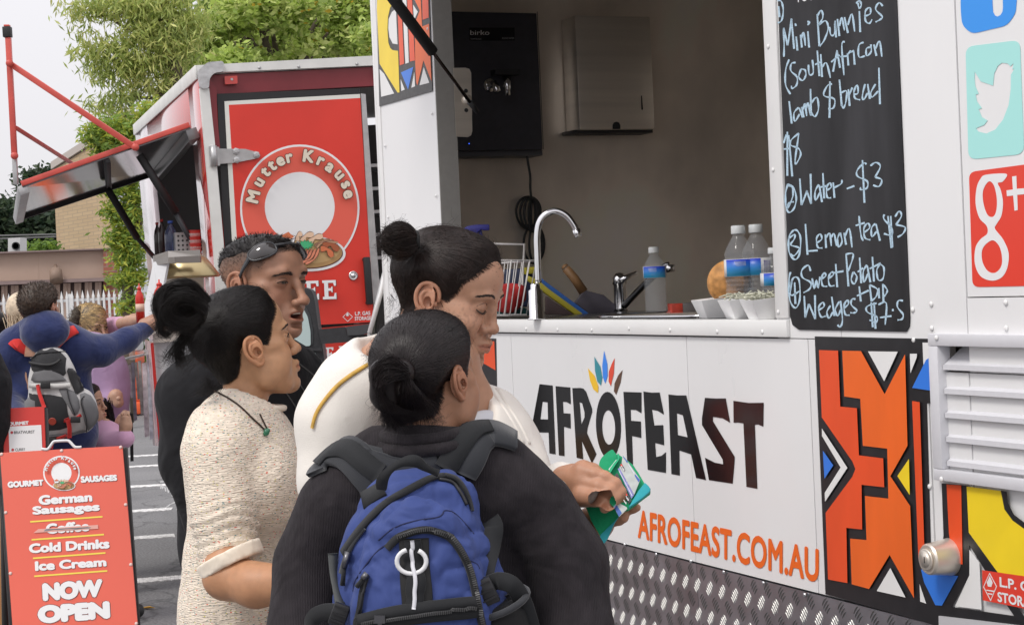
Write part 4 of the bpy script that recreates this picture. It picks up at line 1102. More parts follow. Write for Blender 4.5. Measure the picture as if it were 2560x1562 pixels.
em(Z4b(*[(928+u*96+v*6,405+v*133-u*3.5) for u,v in[(0,0),(1,0),(1,.30),(.86,.30),(.80,.14),(.42,.14),(.42,.42),(.62,.42),(.66,.34),(.74,.34),(.74,.64),(.66,.64),(.62,.56),(.42,.56),(.42,.86),(.56,.87),(.56,1),(0,1),(0,.87),(.13,.86),(.13,.14),(0,.13)]]),M_wl,'door_letter')
text_on(RP,'COF',Z4b((590,425),(915,408),(920,543),(595,560)),'door_letter',M_wl,redt,.06,0,.026)
E2=[(470,1120),(548,1117),(548,1150),(535,1150),(528,1133),(502,1134),(503,1180),(520,1178),(524,1168),(532,1168),(534,1210),(526,1210),(521,1198),(504,1200),(505,1248),(530,1247),(538,1225),(548,1225),(548,1266),(472,1270),(472,1255),(483,1252),(480,1136),(470,1134)]
decal(RP,Z6b(*E2),'lower_letter',M_wl,redt,.021,.0006)
decals(RP,[(Z6b((560,1268),(562,1255),(575,1252),(615,1120),(605,1118),(605,1106),(660,1104),(705,1250),(720,1250),(720,1264),(655,1266),(655,1253),(668,1250),(660,1215),(612,1217),(602,1253),(618,1255),(618,1268)),[Z6b((617,1200),(655,1198),(637,1140))])],'lower_letter',M_wl,redt,.021,.0006)
text_on(RP,'BR',Z4b((1030,848),(1170,842),(1172,958),(1032,962)),'lower_letter',M_wl,redt,.06,0,.021)
text_on(RP,'KFAST',Z4b((1420,840),(1690,830),(1690,945),(1420,955)),'lower_letter',M_wl,redt,.06,0,.021)
lk=RP.hit(*Z4b((1393,360))[0])+RP.n*.0242
MB().lathe(lk,RP.n,[(.0001,0),(.025,0),(.025,.006),(.019,.009),(.0185,.006),(.011,.006),(.011,.012),(.0001,.012)],28).build('door_lock',M_chrome,redt,True)
h0,h1=RP.hit(*Z4b((1474,232))[0]),RP.hit(*Z4b((1498,560))[0])
dd=(h1-h0)
hb=box('pull_bar',h0-At*.018+RP.n*.045,At*.036,dd,RP.n*.028,M_rubber,redt,.006)
for f in(.02,.93):box('pull_bar_foot',h0-At*.016+dd*f+RP.n*.022,At*.032,dd*.06,RP.n*.026,M_rubber,redt,.004)
decals(RP,[(Z6b((695,750),(750,800),(697,852),(643,802)),[Z6b((695,757),(742,801),(697,845),(651,802))]),Z6b((683,792),(680,778),(690,765),(694,755),(702,770),(708,785),(700,794))],'flammable_diamond',M_wl,redt,.0255,.0003)
text_on(RP,'L.P. GAS',Z6b((770,748),(930,740),(932,780),(772,788)),'sticker_lettering',M_wl,redt,.03,0,.0258)
text_on(RP,'STORAGE',Z6b((768,800),(938,792),(940,832),(770,840)),'sticker_lettering',M_wl,redt,.03,0,.0258)
def s_(name,pts,m,off=0,th=.01):return decal(SP,pts,name,m,redt,off,th)
def sab(px,py):return SP.ab(px,py)
def sidebox(name,a0,a1,z0,z1,m,off=0,th=.03):
 o=C0+Dr*a0+Zt*z0-SP.n*th+SP.n*off
 return box(name,o,Dr*(a1-a0),Zt*(z1-z0),SP.n*th,m,redt,.004)
o_n=sab(*Z1((1180,1000))[0])[0];o_f=sab(*Z1((930,1200))[0])[0];o_top=sab(*Z1((1160,800))[0])[1];o_bot=sab(*Z1((1200,1560))[0])[1]+.02
M_rg=mat('side_gloss_red',(.62,.05,.04),.06,coat=1.0)
sidebox('near_side',.0,o_n,b_bot+.3,top_b-.05,M_rg)
sidebox('far_side',o_f,ln,b_bot+.3,top_b-.05,mat('side_graphic',(.70,.62,.66),.12,noise=(3,.4),coat=.8))
sidebox('upper_side',o_n,o_f,o_top,top_b-.05,M_rg)
sidebox('lower_side',o_n,o_f,b_bot+.9,o_bot,M_rg)
sidebox('roof_gutter',0,ln,top_b-.07,top_b+.005,M_wht,.012,.012)
sidebox('skirt_panel',.0,ln,b_bot+.42,b_bot+.98,mat('bronze_skirt',(.11,.085,.08),.12,coat=1.0,noise=(3,.3)),.004,.03)
Z3=Z(0,1080,3.119)
strokes(SP,[Z3((1255,385),(1300,380),(1330,370),(1365,352),(1390,365),(1420,380)),Z3((1255,590),(1300,585),(1335,560),(1375,545),(1400,560),(1430,545)),Z3((1260,400),(1262,440)),Z3((1268,410),(1275,440),(1282,415)),Z3((1290,420),(1300,460)),Z3((1310,425),(1318,470),(1330,430)),Z3((1345,440),(1350,500)),Z3((1362,445),(1368,515)),Z3((1380,450),(1388,525))],2.4,'skirt_graphic',M_wl,redt,.006,.0006)
box('inner_shelf',red(.05,o_bot-.01,o_n),At*.5,Zt*.03,Dr*(o_f-o_n),M_gal,redt)
N0,N1,F1,F0=at(477,322,9.58),at(57,470,9.4),at(44,545,11.2),at(386,432,11.45)
M_aw=mat('awning_gloss',(.10,.10,.105),.09,coat=.9,noise=(2,.3))
nA=(N1-N0).cross(F0-N0).normalized()
if nA.z<0:nA=-nA
MB().prism([N0,N1,F1,F0],nA*.02).build('awning_panel',M_aw,redt)
M_rr=mat('red_frame_paint',(.58,.09,.07),.4,noise=(10,.12))
def bar_(nm,a,b,w,m,parent=redt):
 d=(b-a).normalized();x=d.cross(nA).normalized();y=nA
 return box(nm,a-x*w/2-y*w/2,d*(b-a).length,x*w,y*w,m,parent,.003)
bar_('awning_rail',N0+nA*.022,N1+nA*.022,.028,M_rr);bar_('awning_rail',F0+nA*.0,F1+nA*.0,.04,M_rubber)
bar_('awning_end',N1+nA*-.01,F1+nA*-.01,.05,M_gal)
eq=[N1+nA*.03,F1+nA*.03,F1-ZV*.07-Ar*.02,N1-ZV*.07-Ar*.02]
bar_('awning_brace',N0.lerp(N1,.505)-nA*.015,F0.lerp(F1,.34)-nA*.015,.025,M_rubber)
bar_('awning_hinge',N0-nA*.03,F0-nA*.03,.06,mat('hinge_grey',(.2,.2,.2),.3,.6))
def sq(nm,p,q,t0_,t1_,w=.035,m=M_rr):
 a,b=at(*p,t0_),at(*q,t1_);d=(b-a).normalized();x=d.cross(Vector((0,1,0))).normalized();y=d.cross(x)
 return box(nm,a-x*w/2-y*w/2,d*(b-a).length,x*w,y*w,m,redt,.003)
sq('folding_post',Z1((50,230))[0],Z1((88,950))[0],9.4,9.4,.028);sq('folding_post',Z1((88,952))[0],Z1((97,1120))[0],9.4,9.4,.024,M_gal)
sq('post_cap',Z1((43,165))[0],Z1((47,228))[0],9.4,9.4,.042,M_rubber);sq('post_tip',Z1((43,152))[0],Z1((43,164))[0],9.4,9.4,.03)
sq('folding_stay',Z1((58,385))[0],Z1((820,895))[0],9.37,9.42,.030);sq('folding_stay',Z1((96,775))[0],Z1((455,1003))[0],9.42,10.9,.022)
for q,t in((Z1((58,385))[0],9.35),(Z1((820,893))[0],9.38),(Z1((88,945))[0],9.37)):
 MB().lathe(at(*q,t),-Dr,[(.0001,.02),(.018,.02),(.020,.0),(.014,-.008)],12).build('pivot_bolt',M_rr,redt,True)
for(a,m_,b,ta_,tb_2) in(((845,940),(1065,1290),(1215,1560),9.6,9.75),((655,1150),(830,1440),(935,1560),11.0,11.5)):
 A,Mi,B_=at(*Z1(a)[0],ta_),at(*Z1(m_)[0],(ta_+tb_2)/2),at(*Z1(b)[0],tb_2)
 MB().tube([A,Mi],.022,10).build('gas_strut',M_rubber,redt,True);MB().tube([Mi,B_],.015,10).build('gas_strut_rod',M_dark,redt,True)
wc=C0+Dr*2.35;wc.z=.33;wc+=Ar*.12
wp=redt
tyre=MB().lathe(wc,Ar,[(.20,-.02),(.27,-.03),(.32,-.01),(.33,.04),(.33,.16),(.30,.2),(.2,.2)],32).build('tyre',mat('tyre_rubber',(.03,.03,.03),.8),redt,True)
MB().lathe(wc+Ar*.01,Ar,[(.0001,.02),(.05,.0),(.12,.03),(.20,.0)],24).build('wheel_rim',M_gal,redt,True)
wcb=empty('warming_cabinet',at(440,720,9.0),'stainless and glass warming cabinet with heat lamps at the red truck counter','food warmer')
def q2(pts,t):
 return[at(*Z2(p)[0],t) for p in pts]
def panelq(nm,pts,ts,m,parent,th=.012):
 P=[at(*Z2(p)[0],t) for p,t in zip(pts,ts)]
 n=(P[1]-P[0]).cross(P[2]-P[0]).normalized()
 if n.dot(CAM-P[0])<0:n=-n
 return MB().prism(P,-n*th).build(nm,m,parent)
M_glass=mat('pale_glass',(.75,.78,.78),.05,alpha=1,trans=.85)
M_gpl=mat('frosted_side',(.66,.67,.68),.25,noise=(8,.06))
panelq('side_panel',[(1062,535),(1152,105),(1262,92),(1205,400),(1200,530)],[9.0,9.0,8.9,8.9,8.9],M_gpl,wcb)
panelq('top',[(1150,102),(1265,68),(1506,58),(1506,100),(1266,116),(1160,130)],[9.3,8.9,8.9,8.9,8.85,9.0],mat('cab_top',(.30,.28,.26),.4,.6),wcb,.03)
panelq('front_rail',[(1262,70),(1506,60),(1506,108),(1262,116)],[8.86]*4,mat('warm_steel',(.20,.18,.165),.4,.6),wcb,.03)
panelq('back_wall',[(1230,110),(1530,100),(1530,560),(1190,560)],[9.35]*4,mat('cab_inner',(.30,.27,.23),.35,.7),wcb)
panelq('base',[(1190,510),(1530,490),(1530,640),(1190,650)],[8.95]*4,M_steel,wcb,.3)
lm=at(*Z2((1410,225))[0],9.1)
MB().lathe(lm,ZV,[(.16,0),(.165,.01),(.10,.10),(.05,.13),(.0001,.13)],24).build('heat_lamp',mat('lamp_brass',(.45,.36,.20),.3,.9),wcb,True)
MB().lathe(lm+ZV*.002,ZV,[(.0001,0),(.13,0),(.13,.004),(.0001,.004)],24).build('lamp_glow',mat('warm_glow',(.9,.6,.2),.5,emit=(1,.55,.15,1.6)),wcb)
ctr=empty('steel_counter',at(430,950,8.9),'grey steel serving counter standing beside the red truck','counter')
panelq('counter_rim',[(1098,640),(1286,628),(1500,620),(1500,690),(1150,712)],[9.0,8.85,8.85,8.85,8.85],M_steel,ctr,.04)
panelq('counter_front',[(1142,712),(1500,690),(1560,1485),(1205,1490)],[8.87,8.87,8.87,8.87],mat('pale_grey_panel',(.50,.51,.52),.45,noise=(3,.05)),ctr)
panelq('counter_side',[(1087,690),(1143,712),(1207,1492),(1150,1480)],[9.6,8.88,8.88,9.6],mat('printed_side',(.55,.35,.36),.2,noise=(9,.6)),ctr)
MB().tube([at(*Z2((1142,712))[0],8.85),at(*Z2((1207,1492))[0],8.85)],.008,8).build('edge_strip',M_rt,ctr)
bh=empty('menu_rack',at(340,960,9.4),'clear hanging rack of printed menus on the side of the counter','menu rack')
M_acr=mat('clear_acrylic',(.72,.74,.75),.1,alpha=.35)
panelq('rack_top',[(965,770),(1085,762),(1085,800),(975,840)],[9.9,9.3,9.3,9.9],M_acr,bh,.02)
random.seed(3)
xs_=[(915,925,840,1400),(940,958,870,1240),(962,980,880,1130),(985,1008,860,1300),(1012,1030,860,1140),(1035,1060,850,1250),(1066,1100,865,1420),(1105,1130,800,1440)]
for k,(x0,x1,y0,y1) in enumerate(xs_):
 c=random.choice([(.6,.6,.62),(.5,.52,.48),(.62,.58,.6),(.42,.44,.5)])
 panelq('menu_sheet',[(x0,y0),(x1,y0-6),(x1+22,y1-10),(x0+22,y1)],[9.8-.06*k]*4,mat('menu_print_%d'%(k%4),c,.15,noise=(25,.35)),bh,.004)
MB().tube([at(*Z2((905,840))[0],9.9),at(*Z2((1080,800))[0],9.3)],.006,6).build('rack_wire',M_gal,bh)
MB().tube([at(*Z2((985,1240))[0],9.7),at(*Z2((992,1600))[0],9.7)],.010,6).build('rack_leg',M_rubber,bh)
def sauce(px,py_b,py_t,t,wpx,lab):
 b=at(*Z2((px,py_b))[0],t);tp_=at(*Z2((px,py_t))[0],t);h=tp_.z-b.z;r=wpx/3.006/FPX*t/2
 e=empty('sauce_bottle',b,lab,'sauce bottle','sauce bottles at the red truck counter')
 MB().lathe(b,ZV,[(r,0),(r,h*.62),(r*.85,h*.70),(r*.45,h*.80),(r*.42,h*.84)],20).build('bottle_body',mat('sauce_red',(.55,.03,.02),.25),e,True)
 MB().lathe(b+ZV*h*.62*.45,ZV,[(r*1.01,0),(r*1.01,h*.2)],20).build('bottle_label',mat('sauce_label',(.65,.45,.35),.5),e,True)
 MB().lathe(b+ZV*h*.84,ZV,[(r*.5,0),(r*.45,h*.05),(r*.15,h*.08),(r*.12,h*.16),(.0001,h*.16)],14).build('bottle_cap',mat('sauce_cap',(.6,.04,.03),.4),e,True)
sauce(1058,560,265,8.8,66,'red squeeze sauce bottle at the left edge of the warming cabinet')
sauce(1208,520,235,8.75,90,'larger red sauce bottle in front of the warming cabinet glass')
def drink(px,yb,yt,t,w,c,lab,dark=False):
 b=at(px,yb,t);h=(at(px,yt,t)-b).length;r=w/FPX*t/2
 e=empty('drink_bottle',b,lab,'bottle','bottles on the red truck shelf')
 MB().lathe(b,ZV,[(r*.9,0),(r,.02*h),(r,.6*h),(r*.8,.74*h),(r*.35,.88*h),(r*.33,.93*h)],18).build('bottle_body',mat('bottle_'+lab[:9].replace(' ','_'),c,.08,trans=.0 if dark else .5),e,True)
 MB().lathe(b+ZV*.93*h,ZV,[(r*.42,0),(r*.42,.07*h),(.0001,.07*h)],12).build('bottle_cap',mat('cap_'+lab[:4],(.05,.12,.45) if not dark else(.4,.03,.03),.4),e,True)
drink(430,642,552,9.9,32,(.10,.12,.22),'pale clear drink bottle with blue cap on the red truck shelf')
drink(408,640,548,10.1,20,(.03,.02,.02),'dark cola bottle with red cap behind the clear bottle',True)
drink(396,640,556,10.3,18,(.04,.02,.02),'dark cola bottle nearest the window edge of the red truck',True)
mg=empty('cutlery_holder',at(468,640,9.8),'perforated steel cutlery holder on the red truck shelf','cutlery holder')
cb=at(462,645,9.8)
MB().box(cb-Ar*.045,Ar*.10,Dr*.10,ZV*.14).build('holder_body',M_gal,mg)
for i in range(4):
 for j in range(5):
  MB().lathe(cb-Ar*.03+Ar*.023*i+ZV*(.02+.025*j),-Dr,[(.0001,.0005),(.006,.0005),(.006,0)],8).build('hole',M_rubber,mg)
cs=empty('cup_stack',at(488,640,9.7),'stack of striped red paper cups beside the cutlery holder','cups')
for k in range(8):
 b=at(490,642,9.72)+ZV*.018*k
 MB().lathe(b,ZV,[(.028,0),(.034,.016),(.036,.0175),(.0001,.0175)],16).build('cup',mat('cup_red',(.6,.05,.04),.5) if k%2 else mat('cup_white',(.7,.6,.58),.5),cs,True)
 # --- white truck cab and mirror
Mc=Plane(T(a_far+.35,1.5,.05),NIN,ZV)
cabw=MB()
MB().prism([Mc.hit(*p) for p in((975,600),(1100,595),(1100,900),(922,900),(918,836))],NIN*.9+D*.25).build('cab_body',M_white,truck)
decal(Mc,[(972,642),(1010,600),(1010,835),(924,835)],'cab_window',mat('cab_glass',(.05,.06,.055),.05,spec=.8),truck,.002,.004)
MB().tube([Mc.hit(970,634)+Mc.n*.012,Mc.hit(950,730)+Mc.n*.014,Mc.hit(921,832)+Mc.n*.012],.009,8).build('cab_pillar',M_white,truck,True)
decal(Mc,[(950,712),(962,705),(965,835),(936,835)],'cab_window_seal',M_rubber,truck,.007,.004)
mt_=6.95
def mq(nm,pts,t,m,th=.05,smooth=True,off=0):
 P=[at(x,y,t+off) for x,y in pts]
 return MB().prism(P,NIN.cross(ZV).normalized()*0+fw*th).build(nm,m,truck)
M_mir=mat('mirror_housing',(.03,.031,.034),.45,noise=(60,.15),bump=(200,.1,.0006))
hs=rnd(Z6b((150,492),(260,492),(330,520),(362,620),(400,920),(440,1090),(470,1300),(468,1560),(300,1560),(180,1560),(100,1300)),8)
o=mq('mirror_housing',hs,mt_,M_mir,.12)
bevel(o,.012,3,50)
gl1=rnd(Z6b((130,640),(230,690),(290,800),(318,950),(320,1105),(130,1110)),6)
M_mg=mat('mirror_glass',(.50,.60,.58),.04,1.0)
mq('mirror_bezel',[(x+6,y-3) for x,y in gl1],mt_,mat('bezel',(.05,.055,.06),.3),.004,off=-.004)
mq('mirror_glass',gl1,mt_,M_mg,.004,off=-.009)
gl2=rnd(Z6b((200,1165),(375,1175),(398,1290),(400,1500),(200,1500)),5)
mq('mirror_glass',gl2,mt_,M_mg,.004,off=-.006)
mq('mirror_divider',Z6b((120,1118),(430,1130),(432,1158),(120,1148)),mt_,M_mir,.02,off=-.022)
mq('mirror_arm',rnd(Z6b((398,932),(685,905),(700,990),(760,992),(900,985),(960,1010),(960,1050),(700,1065),(430,1085)),4),mt_-.02,M_mir,.06)
mq('mirror_bracket',rnd(Z6b((690,905),(975,868),(985,960),(840,990),(705,995)),4),mt_-.05,mat('bracket_grey',(.06,.062,.066),.4),.06)
# --- front A-frame sign
sg=empty('a_frame_sign',on_ground(200,1780),'orange red A-frame sign reading GOURMET SAUSAGES and NOW OPEN beside the queue','a-frame sign')
s_t=5.6
tl3,tr3_,br3,bl3_=(0/3.119,1080+160/3.119),(953/3.119,1080+106/3.119),(1075/3.119,1080+1503/3.119),(97/3.119,1080+1503/3.119)
O_=at(*tl3,s_t);Xs=(at(*tr3_,s_t+.0)-O_).normalized()
b_=at(*bl3_,s_t-.18)
Ys=(O_-b_);Ys=(Ys-Xs*Ys.dot(Xs)).normalized()
SG=Plane(O_,Xs,Ys)
M_sg=mat('sign_orange_red',(.74,.12,.075),.42,noise=(1.5,.05))
hgt=(SG.ab(*tl3)[1]-SG.ab(97/3.119,1562)[1])
low=[(1110/3.119,1080+1930/3.119),(130/3.119,1080+1960/3.119)]
decal(SG,[tl3,tr3_,low[0],low[1]],'front_board',M_sg,sg,-.008,.008)
zb_=SG.hit(*low[1]).z
foot=.02
bk=[SG.hit(*tl3)-SG.n*.02,SG.hit(*tr3_)-SG.n*.02]
bdn=Vector((SG.n.x*-.42,SG.n.y*-.42,0))-Xs*.17
B3=[bk[0],bk[1],Vector((bk[1].x,bk[1].y,.05))+bdn+Xs*.1,Vector((bk[0].x,bk[0].y,.05))+bdn+Xs*.02]
MB().prism(B3,-SG.n*.008).build('back_board',M_sg,sg)
M_stl=mat('black_sign_frame',(.03,.028,.028),.5)
lp0=SG.hit(*low[1]);lp1=SG.hit(*low[0])
for p,q in((SG.hit(-2,1132),Vector((lp0.x,lp0.y,.0))),(SG.hit(307,1116),Vector((lp1.x,lp1.y,.0)))):
 d=(q-p)
 MB().tube([p-SG.n*.022,q-SG.n*.022],.011,8).build('frame_leg',M_stl,sg,True)
for p,q in((bk[0],B3[3]),(bk[1],B3[2])):
 MB().tube([p-SG.n*.01,q-SG.n*.004-ZV*.05],.011,8).build('frame_leg',M_stl,sg,True)
MB().box(SG.hit(-1,1160)-SG.n*.03-Xs*.03,Xs*.028,-Ys*1.1,SG.n*.004).build('side_stay',M_stl,sg)
hp=[SG.hit(*q) for q in Z3((325,130),(365,135),(385,120),(415,78),(440,70),(520,66),(545,75),(580,112),(600,118),(635,116))]
MB().tube(catmull(hp,4),.0045,8).build('carry_handle',mat('white_wire',(.72,.72,.72),.4),sg,True)
for q in Z3((12,172),(480,144),(941,117),(45,626),(980,564),(82,1100),(1020,1031),(1063,1490),(118,1560)):
 MB().lathe(SG.hit(*q)+SG.n*.0002,SG.n,[(.0058,0),(.004,.002),(.0001,.0025)],10).build('rivet',mat('sign_rivet',(.75,.55,.5),.4),sg,True)
M_ye=mat('sign_yellow',(.85,.68,.08),.45)
M_sh=mat('sign_shadow_print',(.20,.05,.04),.5)
def st(txt,quad,bold=.055,out=False):
 q=Z3(*quad)
 g_=1.5 if out else 0
 sh_=[(x+.9*(not out)+g_*sx_,y+1.0*(not out)+g_*sy_) for(x,y),sx_,sy_ in zip(q,(-1,1,1,-1),(-1,-1,1,1))]
 text_on(SG,txt,sh_,'sign_lettering_shadow',M_sh,sg,bold+(.035 if out else .012),0,.0008)
 text_on(SG,txt,q,'sign_lettering',M_wl,sg,bold,0,.0016)
st('German',((300,492),(718,468),(722,540),(304,570)),.055)
st('Sausages',((252,578),(778,545),(782,630),(256,662)),.055)
st('Coffee',((357,712),(695,690),(698,770),(360,795)),.055)
st('Cold Drinks',((225,868),(853,828),(857,905),(228,945)),.055)
st('Ice Cream',((272,1005),(828,975),(833,1045),(275,1082)),.055)
st('NOW',((328,1175),(800,1140),(800,1285),(335,1318)),.085,True)
st('OPEN',((290,1350),(855,1312),(862,1452),(298,1495)),.085,True)
st('GOURMET',((58,385),(338,368),(342,415),(62,435)),.075)
st('SAUSAGES',((628,343),(912,330),(915,378),(632,395)),.075)
for a,b in(((236,698),(800,658)),((247,838),(811,797)),((258,982),(823,940)),((268,1122),(837,1080))):
 decal(SG,Z3((a[0],a[1]-6),(b[0],b[1]-6),(b[0],b[1]+6),(a[0],a[1]+6)),'yellow_rule',M_ye,sg,.0008,.0004)
decal(SG,Z3((262,785),(300,755),(765,722),(768,752),(420,775)),'tape_strip',mat('faded_tape',(.72,.36,.30),.5),sg,.0021,.0002)
strokes(SG,[Z3((350,762),(520,752),(710,742)),Z3((345,770),(500,750),(700,748)),Z3((360,756),(560,760),(690,738))],2.2,'strike_out',mat('marker_grey',(.25,.23,.25),.5),sg,.0026,.0002)
EMs=[.0008]
def ems(pts,m,nm='emblem_print',holes=()):
 EMs[0]+=.00025
 return decal(SG,pts,nm,m,sg,EMs[0],.0001)
def Zsg(*pts):return Z3(*[(480+(x-698)*.2285,312+(y-720)*.2080) for x,y in pts])
ems(Zsg(*ell(698,740,626,640,48)),M_wl);ems(Zsg(*ell(698,740,575,585,48)),M_sg);ems(Zsg(*ell(697,745,345,380,40)),M_wl)
Zf_s[0]=.30
plate(ems,Zsg)
arc_text(SG,Zsg,arc,700,760,165,EMs[0]+.0005,M_wl,M_sh,sg,.04)
s2=empty('menu_sign',on_ground(20,1300),'red menu sign headed GOURMET with a white list panel behind the front sign','a-frame sign')
G2=Plane(at(10,1030,7.6),Vector((1,0,.01)),(Vector((0,.15,1))))
decal(G2,Z2((15,1205),(330,1190),(350,1800),(40,1800)),'board',mat('sign_red_dark',(.62,.045,.035),.4),s2,-.01,.01)
decal(G2,Z2((65,1340),(310,1328),(330,1780),(80,1780)),'list_panel',M_wl,s2,.0004,.002)
text_on(G2,'GOURMET',Z2((36,1308),(215,1298),(217,1325),(38,1336)),'sign_lettering',M_wl,s2,.06,0,.0008)
text_on(G2,'BRATWURST',Z2((108,1374),(262,1368),(262,1390),(108,1396)),'sign_lettering',mat('ink',(.05,.05,.05),.5),s2,.01,0,.003)
text_on(G2,'CURRY',Z2((116,1503),(190,1500),(190,1522),(116,1525)),'sign_lettering',MATS['ink'],s2,.01,0,.003)
for q in Z2((90,1385),(97,1515)):
 MB().lathe(G2.hit(*q)+G2.n*.0026,G2.n,[(.006,0),(.006,.0006),(.0001,.0006)],12).build('bullet',mat('bullet_red',(.5,.04,.05),.5),s2)
MB().tube([G2.hit(*Z2((20,1210))[0])-G2.n*.02,Vector((G2.hit(4,1300).x,G2.o.y,0))],.012,8).build('frame_leg',M_stl,s2,True)
MB().tube([G2.hit(*Z2((330,1200))[0])-G2.n*.02,Vector((G2.hit(112,1300).x,G2.o.y,0))],.012,8).build('frame_leg',M_stl,s2,True)
wp_=at(0,1290,7.0)
box('wooden_panel',Vector((wp_.x-.3,wp_.y,.02)),(.3+6/FPX*7,0,0),(0,.03,0),(0,0,at(0,1225,7).z),mat('pale_wood',(.42,.22,.08),.6,noise=(9,.15,(1,1,.1))),None,.003)
meta([o for o in COL.objects if o.name.startswith('wooden_panel')][0],'varnished pale wooden panel at the left edge behind the front sign','wooden panel')
lfp=on_ground(362,1523)
lv=MB().add([lfp+Vector(v)*1 for v in((-.055,0,.004),(-.02,-.02,.012),(.03,-.018,.016),(.055,.0,.006),(.02,.022,.014),(-.03,.018,.008))],[(0,1,2,3),(0,3,4,5)])
lf=lv.build('fallen_leaf',mat('yellow_leaf_dry',(.50,.26,.03),.6));meta(lf,'curled yellow leaf lying on the asphalt right of the front sign','leaf')
# --- sculpting: smooth-blended volumes meshed with surface nets
class Vol:
 def __init__(s,lo,hi,res):
  s.lo,s.res=np.array(lo,float),res
  s.n=np.maximum(3,np.ceil((np.array(hi)-s.lo)/res).astype(int)+1)
  s.ax=[s.lo[i]+res*np.arange(s.n[i]) for i in range(3)]
  s.d=np.full(tuple(s.n),.2,np.float32)
 def _sub(s,lo,hi):
  sl=[]
  for i in range(3):
   a=int(max(0,math.floor((lo[i]-s.lo[i])/s.res)));b=int(min(s.n[i],math.ceil((hi[i]-s.lo[i])/s.res)+1))
   if b-a<1:return None
   sl.append(slice(a,b))
  sl=tuple(sl)
  X,Y,Zz=np.meshgrid(*[s.ax[i][sl[i]] for i in range(3)],indexing='ij')
  return sl,np.stack([X,Y,Zz],-1).astype(np.float32)
 def _mix(s,sl,e,k,op):
  d=s.d[sl]
  if op=='u':
   if k>0:
    h=np.clip(.5+.5*(d-e)/k,0,1);s.d[sl]=d+(e-d)*h-k*h*(1-h)
   else:s.d[sl]=np.minimum(d,e)
  elif op=='s':
   e=-e
   if k>0:
    h=np.clip(.5-.5*(d-e)/k,0,1);s.d[sl]=d+(e-d)*h+k*h*(1-h)
   else:s.d[sl]=np.maximum(d,e)
 def ell(s,c,r,k=.01,rot=None,op='u'):
  c=np.array(c,float);r=np.array(r,float)
  m=(max(r) if rot is not None else r)+k+.025
  t=s._sub(c-m,c+m)
  if t is None:return s
  sl,P=t;q=P-c.astype(np.float32)
  if rot is not None:q=q@np.array(rot,np.float32)
  k0=np.linalg.norm(q/r,axis=-1);k1=np.linalg.norm(q/(r*r),axis=-1)
  e=np.where(k1>1e-6,k0*(k0-1)/np.maximum(k1,1e-6),-min(r))
  s._mix(sl,e.astype(np.float32),k,op);return s
 def cap(s,a,b,ra,rb,k=.01,op='u',sq=None):
  a=np.array(a,float);b=np.array(b,float)
  m=max(ra,rb)+k+.025
  t=s._sub(np.minimum(a,b)-m,np.maximum(a,b)+m)
  if t is None:return s
  sl,P=t
  ba=(b-a).astype(np.float32);pa=P-a.astype(np.float32)
  L=float(ba@ba)+1e-12
  h=np.clip((pa@ba)/L,0,1)
  e=np.linalg.norm(pa-h[...,None]*ba,axis=-1)-(ra+(rb-ra)*h)
  s._mix(sl,e.astype(np.float32),k,op);return s
 def chain(s,pts,rs,k=.01,op='u'):
  for i in range(len(pts)-1):s.cap(pts[i],pts[i+1],rs[i],rs[i+1],k,op)
  return s
 def plane(s,p,n,k=.002):
  """keep the side that n points away from"""
  X,Y,Zz=np.meshgrid(*s.ax,indexing='ij');n=Vector(n).normalized();p=Vector(p)
  e=(X-p.x)*n.x+(Y-p.y)*n.y+(Zz-p.z)*n.z
  s.d=np.maximum(s.d,e.astype(np.float32));return s
 def mask2d(s,e):
  s.d=np.maximum(s.d,e.astype(np.float32));return s
 def grid(s):return np.meshgrid(*s.ax,indexing='ij')
 def mesh(s):
  d=s.d;ins=d<0
  nx,ny,nz=d.shape
  cs=np.zeros((nx-1,ny-1,nz-1),np.int8)
  for i in(0,1):
   for j in(0,1):
    for k in(0,1):
     cs+=ins[i:nx-1+i,j:ny-1+j,k:nz-1+k]
  act=(cs>0)&(cs<8)
  idx=np.full(act.shape,-1,np.int64);ci=np.argwhere(act);idx[act]=np.arange(len(ci))
  acc=np.zeros((len(ci),3));cnt=np.zeros(len(ci))
  cor=[(i,j,k) for i in(0,1) for j in(0,1) for k in(0,1)]
  for a in cor:
   for ax_ in range(3):
    if a[ax_]==1:continue
    b=list(a);b[ax_]=1
    da=d[ci[:,0]+a[0],ci[:,1]+a[1],ci[:,2]+a[2]];db=d[ci[:,0]+b[0],ci[:,1]+b[1],ci[:,2]+b[2]]
    m=(da<0)!=(db<0)
    t=da[m]/(da[m]-db[m])
    p=np.tile(np.array(a,float),(m.sum(),1));p[:,ax_]+=t
    acc[m]+=p;cnt[m]+=1
  V=(ci+acc/cnt[:,None])*s.res+s.lo
  Fs=[]
  for ax_ in range(3):
   o=[x for x in range(3) if x!=ax_]
   A=[slice(None)]*3;B=[slice(None)]*3
   A[ax_]=slice(0,-1);B[ax_]=slice(1,None)
   ch=ins[tuple(A)]!=ins[tuple(B)]
   e=np.argwhere(ch)
   e=e[(e[:,o[0]]>0)&(e[:,o[1]]>0)&(e[:,o[0]]<d.shape[o[0]]-1)&(e[:,o[1]]<d.shape[o[1]]-1)]
   s0=ins[e[:,0],e[:,1],e[:,2]]
   q=[]
   for da_,db_ in((0,0),(-1,0),(-1,-1),(0,-1)):
    f=e.copy();f[:,o[0]]+=da_;f[:,o[1]]+=db_
    q.append(idx[f[:,0],f[:,1],f[:,2]])
   q=np.stack(q,1)
   flip=s0 if ax_!=1 else~s0
   q[~flip]=q[~flip][:,::-1]
   Fs.append(q)
  F=np.concatenate(Fs);F=F[(F>=0).all(1)]
  return V,F
